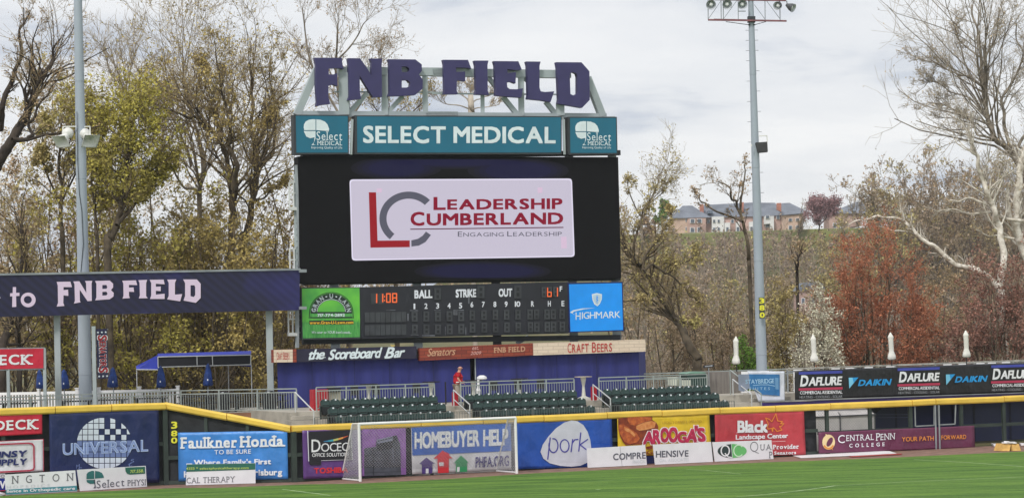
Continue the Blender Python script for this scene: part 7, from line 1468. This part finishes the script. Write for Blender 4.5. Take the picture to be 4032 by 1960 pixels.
tree('bare_tree', 'dark slim bare trunk right of the right light pole', down('Rr', (1530, 1250), 150), [(wlimb('Rr', [(1500, 1400), (1510, 1220), (1530, 1120), (1555, 1020)], 150), .13, .04)], BARKD, TWG, L_BR, .5, .12, (5, 5, 4), (.14, .5, .5), group=GT, ls0=1.5)
tree('maroon_tree', 'round maroon budding tree on the hilltop between the brick houses', aty('Rr', (1730, 870), 640), [(np.array([aty('Rr', (1735, 880), 640), aty('Rr', (1745, 800), 640), aty('Rr', (1760, 700), 640), aty('Rr', (1780, 600), 640)]), .35, .15), (np.array([aty('Rr', (1745, 800), 640), aty('Rr', (1690, 700), 638), aty('Rr', (1670, 600), 638)]), .2, .1), (np.array([aty('Rr', (1745, 800), 640), aty('Rr', (1830, 700), 642), aty('Rr', (1880, 620), 642)]), .2, .1)], BARK, mat('twig_mauve', lin(130, 96, 98), rough=.95, island=.2), L_PK, 3, .42, (16, 7, 5), (.42, .55, .5), minr=.035, lspread=.6, group='trees on the hilltop')
for k, (u, lb) in enumerate(((2040, 'left'), (2095, 'right'))):
    pass
# red bushes: many upright stems
def bush(name, label, fr0, cx, bot, top, wx, Y, leaf, n=26, lsize=.1, nleaf=2, z=-1.0, bark=BARK, twig=None, fan=1.0, lev=(5, 6, 5)):
    B0 = aty(fr0, (cx, bot), Y); T = aty(fr0, (cx, top), Y); W_ = abs(aty(fr0, (cx+wx, bot), Y)[0]-B0[0]); H_ = T[2]-z; L = []
    for k in range(n):
        a = RS.uniform(-1, 1); b = RS.uniform(-1, 1); h = H_*math.sqrt(max(.15, 1-a*a*.8))*RS.uniform(.7, .93); e = np.array((B0[0]+a*W_*fan, Y+b*W_*.7, z+h)); s0 = np.array((B0[0]+a*W_*.18, Y+b*.5, z)); m1 = s0*.6+e*.4+np.array((a*W_*.1, 0, h*.12)); L.append((np.array([s0, m1, (m1+e)/2+RS.normal(0, .15, 3), e]), .09, .025))
    return tree(name, label, (B0[0], Y, z), L, bark, twig or TWG, leaf, nleaf, lsize, lev, (.26, .5, .5), minr=.009, lspread=.12, group='shrubs and small trees behind the right patio', cat='tree', t0=.2)
TWR = mat('twig_rust', lin(190, 126, 96), rough=.95, island=.25); TWM = mat('twig_maroon', lin(150, 120, 104), rough=.95, island=.25)
bush('red_maple', 'large rounded rust red budding tree behind the right patio', 'BH', 560, 1180, 175, 430, 138, L_RD, 36, .1, 2, twig=TWR)
bush('red_maple', 'smaller rust orange budding tree right of the large red one', 'BH', 930, 1180, 560, 200, 141, L_RD, 14, .1, 1, twig=TWR)
bush('maroon_maple', 'dark maroon budding tree at the right edge under the white sycamore', 'BH', 1640, 1180, 380, 430, 137, L_MR, 26, .12, 2, twig=TWM)
bush('blossom_tree', 'small white blossoming tree left of the large rust red tree', 'D', 440, 430, 230, 65, 134, L_WH, 5, .08, 1, twig=TWP); bush('blossom_tree', 'tall narrow white blossoming tree touching the rust red tree', 'D', 555, 430, -10, 38, 135.5, L_WH, 9, .1, 2, twig=TWP)
bush('green_shrub', 'fresh green shrub between the white parasol and the right light pole', 'Q', 1430, 220, 30, 120, 128, L_GN, 16, .12, 3); bush('ivy_tree', 'green ivy covered trunk behind the right light pole', 'D', 320, 300, -60, 35, 146, L_OL, 7, .14, 2)
# white sycamore
tree('sycamore_tree', 'tall pale barked sycamore with a long low white limb at the right edge', down('H', (815, 1090), 140), [(wlimb('H', [(812, 1085), (822, 960), (806, 860), (790, 810), (765, 750), (745, 690), (722, 630), (700, 575), (690, 500)], 140, jit=.3), .26, .1), (limb('H', [(800, 1090), (765, 1055), (720, 1025), (670, 1012), (615, 985), (560, 935), (500, 898), (455, 850), (435, 805), (410, 840)][:9], 139, jit=.3), .26, .09), (limb('H', [(455, 850), (400, 825), (340, 818), (270, 835), (230, 855)], 139), .09, .03), (limb('H', [(455, 880), (400, 875), (340, 858)], 139), .06, .02)], SYC, TWP, L_FT, .12, .1, (6, 6, 4), (.13, .5, .5), group=GT)
tree('sycamore_tree', 'second pale sycamore cut by the right edge with dark upper limbs', down('H', (960, 1100), 142), [(wlimb('H', [(990, 1250), (960, 1100), (898, 950), (866, 860), (870, 760), (880, 650), (900, 560)], 142, jit=.3), .42, .2), (limb('H', [(866, 860), (840, 780), (835, 730), (850, 690)], 142, jit=.3), .18, .08), (limb('H', [(905, 840), (860, 835), (790, 805), (700, 812), (640, 795), (570, 800)], 141), .13, .04), (limb('H', [(860, 905), (800, 893), (750, 890), (715, 870)], 141), .08, .03), (limb('H', [(755, 775), (700, 752), (650, 765), (608, 765)], 141), .09, .03)], SYC, TWP, L_FT, .12, .1, (6, 6, 4), (.14, .5, .5), group=GT)
tree('bare_tree', 'tall grey bare tree with a lacy crown at the upper right corner', down('H', (930, 800), 144), [(wlimb('H', [(960, 900), (900, 660), (850, 580), (790, 530), (760, 450), (742, 330), (735, 220), (722, 110), (700, 20)], 144), .4, .06), (limb('H', [(850, 580), (822, 470), (812, 380), (860, 300), (895, 200), (870, 90)], 143), .2, .04), (limb('H', [(790, 530), (720, 510), (660, 430), (600, 400), (540, 390)], 144), .13, .03), (limb('H', [(742, 330), (690, 290), (620, 270), (560, 240), (480, 215)], 144), .12, .03), (limb('H', [(760, 450), (700, 380), (620, 350), (560, 310), (520, 330)], 144), .1, .03), (limb('H', [(800, 540), (720, 470), (640, 450), (560, 440)], 145), .1, .03), (limb('H', [(735, 220), (680, 180), (640, 130), (650, 80)], 145), .1, .03), (limb('H', [(860, 600), (920, 480), (940, 300), (930, 150)], 145), .18, .04), (limb('H', [(735, 250), (790, 150), (800, 60)], 143), .1, .03)], BARK2, TWP, L_FT, .25, .09, (9, 6, 5), (.27, .5, .5), group=GT, minr=.011)
# generic trees filling the banks
def gtree(name, label, u, vtop, Y, leaf, z=-2.5, bark=BARK, twig=TWG, nleaf=1, lsize=.13, lev=(7, 6, 5), k=5, sp=.5, minr=.011, group=GT, r=.24):
    B0 = aty('U', (u, 850), Y); T = aty('U', (u, vtop), Y)[2]; H_ = (T-z)*.9; L = []; f = z+H_*RS.uniform(.28, .4); fork = np.array((B0[0]+RS.uniform(-.5, .5), Y, f)); b = np.array((B0[0], Y, z))
    L.append((np.array([b, (b+fork)/2+RS.normal(0, .12, 3), fork, fork+np.array((RS.uniform(-.6, .6), RS.uniform(-.5, .5), H_*.3)), np.array((B0[0]+RS.uniform(-1, 1), Y, z+H_*.9))]), r, .05))
    for i in range(k):
        a = RS.uniform(0, 2*math.pi); w_ = H_*sp*RS.uniform(.25, .55); e = fork+np.array((math.cos(a)*w_, math.sin(a)*w_*.7, (H_-(f-z))*RS.uniform(.5, .9))); m1 = fork*.5+e*.5+np.array((math.cos(a)*w_*.15, 0, -.05*H_)); L.append((np.array([fork, m1, e]), r*.45, .04))
    return tree(name, label, b, L, bark, twig, leaf, nleaf, lsize, lev, (.3, .5, .5), minr=minr, lspread=.14, group=group)
gl_ = [(30, 330, 150, L_OL, 'olive budding tree behind the dark tree at the left edge'), (110, 300, 162, L_FT, 'pale thin tree left of the left light pole'), (170, 330, 152, L_BR, 'brown budding tree touching the left side of the left light pole'), (60, 480, 142, L_BR, 'low brown budding tree above the left end of the ribbon board'),
       (140, 450, 141, L_OL, 'low olive tree below the horn speakers'), (385, 330, 158, L_FT, 'pale bare tree between the yellow green tree and the ochre tree'), (440, 420, 148, L_OL, 'olive tree left of the twin trunk'), (350, 480, 140, L_YG, 'low yellow green tree above the middle of the ribbon board'), (520, 470, 144, L_OL, 'low olive tree at the foot of the twin trunk'), (660, 430, 141, L_OR, 'low ochre tree against the ladder cage'), (700, 230, 150, L_OR, 'ochre tree just left of the teal panels'),
       (250, 470, 138, L_YG, 'low yellow green tree just left of the pole cable'), (300, 420, 143, L_OL, 'olive tree rising right behind the horn speakers'), (450, 520, 138, L_YG, 'low yellow green tree left of the twin trunk'), (560, 560, 138, L_OR, 'low ochre tree between the twin trunk and the straight trunk'), (90, 600, 138, L_FT, 'low brown tree right above the ribbon board word to'), (15, 560, 140, L_FT, 'low brown tree above the left end of the ribbon board'),
       (600, 500, 140, L_OR, 'low ochre tree right above the word FIELD of the ribbon board'), (740, 560, 146, L_BR, 'low brown tree behind the ladder cage')]
for u, v, Y, lf, lb in gl_: gtree('budding_tree', lb, u, v, Y, lf, nleaf=2, r=.14, lsize=.18, lev=(6, 6, 5), k=6)
g2 = [(1600, 610, 160, L_OL, 'olive tree close to the right edge of the video screen'), (1665, 650, 166, L_BR, 'brown tree below the left end of the hilltop lawn'), (1740, 710, 158, L_GB, 'low olive tree under the hilltop lawn'), (1800, 700, 167, L_OL, 'olive tree left of the broken topped tree'), (1960, 700, 165, L_GB, 'olive tree right of the right light pole'), (2030, 690, 168, L_GB, 'brown tree below the maroon hilltop tree'), (2130, 640, 166, L_OL, 'olive tree above the large red tree'), (2300, 670, 158, L_BR, 'dark brown tree between the two red trees'), (2430, 650, 165, L_BR, 'dark brown tree behind the long white limb'), (1850, 740, 145, L_GB, 'low brown tree left of the right light pole'), (1700, 760, 142, L_GB, 'low brown bare tree right of the leaning trunk')]
for u, v, Y, lf, lb in g2: gtree('budding_tree', lb, u, v, Y, lf, nleaf=1, r=.16, lev=(7, 7, 5))
g3 = [(2222, 480, 300, 'leftmost tree of the brown wooded rise at the right'), (2250, 430, 320, 'second tree of the brown wooded rise at the right'), (2320, 410, 310, 'third tree of the brown wooded rise at the right'), (2390, 395, 330, 'fourth tree of the brown wooded rise at the right'), (2460, 420, 305, 'fifth tree of the brown wooded rise at the right'), (2530, 400, 320, 'sixth tree of the brown wooded rise at the right'), (2350, 520, 290, 'front tree of the brown wooded rise'), (2480, 520, 285, 'front right tree of the brown wooded rise')]
for i, (u, v, Y, lb) in enumerate(g3): gtree('bare_tree', lb, u, v, 530+i*8, (L_OL, L_GB, L_BR)[i % 3], z=float(terr(aty('U', (u, 800), 530+i*8)[0], 530+i*8))-.5, nleaf=1, lsize=.5, lev=(8, 7, 6), sp=.9, minr=.045, k=7, r=.4, group='trees of the wooded rise at the right')
gtree('evergreen_tree', 'dark evergreen tree left of the hilltop flats', 1672, 505, 640, L_GN, z=float(aty('U', (1672, 600), 640)[2]), nleaf=2, lsize=.4, lev=(9, 6, 4), minr=.04, group='trees on the hilltop', r=.3)
for i, (u, v, lb) in enumerate(((1630, 545, 'brown budding tree at the left end of the hilltop'), (1655, 555, 'rust brown budding tree beside the hilltop flats'), (2170, 470, 'bare grey tree behind the right hilltop house'), (2020, 500, 'thin bare tree left of the maroon hilltop tree'))):
    gtree('bare_tree', lb, u, v, 650, L_BR if i < 2 else None, z=float(aty('U', (u, 595), 650)[2])-2, nleaf=2, lsize=.4, lev=(8, 6, 4), minr=.035, group='trees on the hilltop', r=.25)
# thickets: masses nobody could count
def thicket(name, label, x0u, x1u, Y0, Y1, ztop, n, leaf, zf, rr0=.05, lev=(4, 4), lsize=.14, minr=.011, nleaf=1, seed=3, ptwig=TWG, hv=(.5, 1.0)):
    Yv = RS.uniform(Y0, Y1, n); U_ = RS.uniform(x0u, x1u, n); X = np.array([(u/.63889-PW/2)/FPX*y for u, y in zip(U_, Yv)]); zb = np.array([zf(x, y) for x, y in zip(X, Yv)])
    P = np.stack([X, Yv, zb], 1); H_ = np.array([ztop(u, y) for u, y in zip(U_, Yv)])*RS.uniform(*hv, n); D = norm(np.stack([RS.normal(0, .15, n), RS.normal(0, .15, n), np.ones(n)], 1)); pts, dirs, rad = grow(P, D, H_, np.full(n, rr0), wob=.1); S_ = [segs(pts, rad, 3)]; L = H_*.45
    for k in lev:
        P, D, L, r = children(pts, dirs, rad, L/.5*1.0 if False else L, k, ls=.75, ang=.6, t0=.1); r = np.maximum(minr, r); pts, dirs, rad = grow(P, D, L, r, steps=2, wob=.25); rad = np.maximum(minr, rad); S_.append(segs(pts, rad, 3))
    V, F = cat_(S_); root = thing(name, label, 'undergrowth', (float(X.mean()), float(Yv.mean()), float(zb.min()))); root['kind'] = 'stuff'
    mk('stems', V, F, ptwig, root, kind='stuff')
    C = pts[:, 1:].reshape(-1, 3); C = np.repeat(C, nleaf, 0) if nleaf >= 1 else C[RS.rand(len(C)) < nleaf]; V, F = leaves(C, lsize, .2); mk('buds', V, F, leaf, root, kind='stuff'); NT_[0] += len(F)+sum(len(q[1]) for q in S_)*2
    return root
zt = lambda x, y: float(terr(x, y))
thicket('left_thicket', 'mass of ochre brush behind the left deck', 215, 790, 143, 167, lambda u, y: 13.5, 330, L_OR, zt, lev=(5, 5), lsize=.22, nleaf=1, hv=(.35, 1))
thicket('bank_brush', 'low ochre brush on the bank at the far left', -60, 230, 143, 167, lambda u, y: 4.6, 70, L_OR, zt, lev=(4, 4), lsize=.16)
thicket('left_far_woods', 'far wood across the river at the left', -60, 1600, 585, 700, lambda u, y: 15, 250, L_BR, zt, rr0=.2, lev=(4, 4), lsize=.7, minr=.05)
thicket('right_thicket', 'mass of brown brush behind the right seats and patio', 1540, 2640, 142, 170, lambda u, y: 6.5, 380, L_GB, zt, lev=(4, 4), lsize=.13, ptwig=TWB)
thicket('bluff_woods', 'grey brown wooded slope below the hilltop flats', 1540, 2660, 505, 642, lambda u, y: max(1.5, min(12, 5.8+(836-588)/6000*y - zt((u/.63889-PW/2)/FPX*y, y))), 640, L_GB, zt, rr0=.14, lev=(4, 4), lsize=.6, minr=.045, hv=(.6, 1.1), ptwig=TWB)
thicket('olive_woods', 'olive budding wood scattered over the slope below the flats', 1540, 2400, 505, 640, lambda u, y: max(1.5, min(11, 5.8+(836-600)/6000*y - zt((u/.63889-PW/2)/FPX*y, y))), 200, L_OL, zt, rr0=.14, lev=(4, 4), lsize=.6, minr=.045, hv=(.5, 1.0))
thicket('rise_woods', 'brown wood covering the rise at the right beyond the river', 2215, 2680, 530, 640, lambda u, y: 17+4*min(1, (u-2190)/200), 240, L_GB, zt, rr0=.2, lev=(5, 5), lsize=.65, minr=.05, hv=(.6, 1.05))
print('leaf/twig tris', NT_[0])

# ------------------------------------------------------------------ thin air haze over the far bank
hm = bpy.data.materials.new('air_haze'); hm.use_nodes = True; ht = hm.node_tree; ht.nodes.clear(); ho = ht.nodes.new('ShaderNodeOutputMaterial'); hv_ = ht.nodes.new('ShaderNodeVolumePrincipled')
hv_.inputs['Color'].default_value = (.93, .95, 1, 1); hv_.inputs['Density'].default_value = .00014; ht.links.new(hv_.outputs[0], ho.inputs['Volume'])
HB0, HB1 = (-2600, -80, -8), (2900, 5100, 60)
mk('haze', [(x, y, z) for z in (HB0[2], HB1[2]) for x, y in ((HB0[0], HB0[1]), (HB1[0], HB0[1]), (HB1[0], HB1[1]), (HB0[0], HB1[1]))], [(3, 2, 1, 0), (4, 5, 6, 7), (0, 1, 5, 4), (1, 2, 6, 5), (2, 3, 7, 6), (3, 0, 4, 7)], hm, kind='stuff', base=(0, 0, -8))
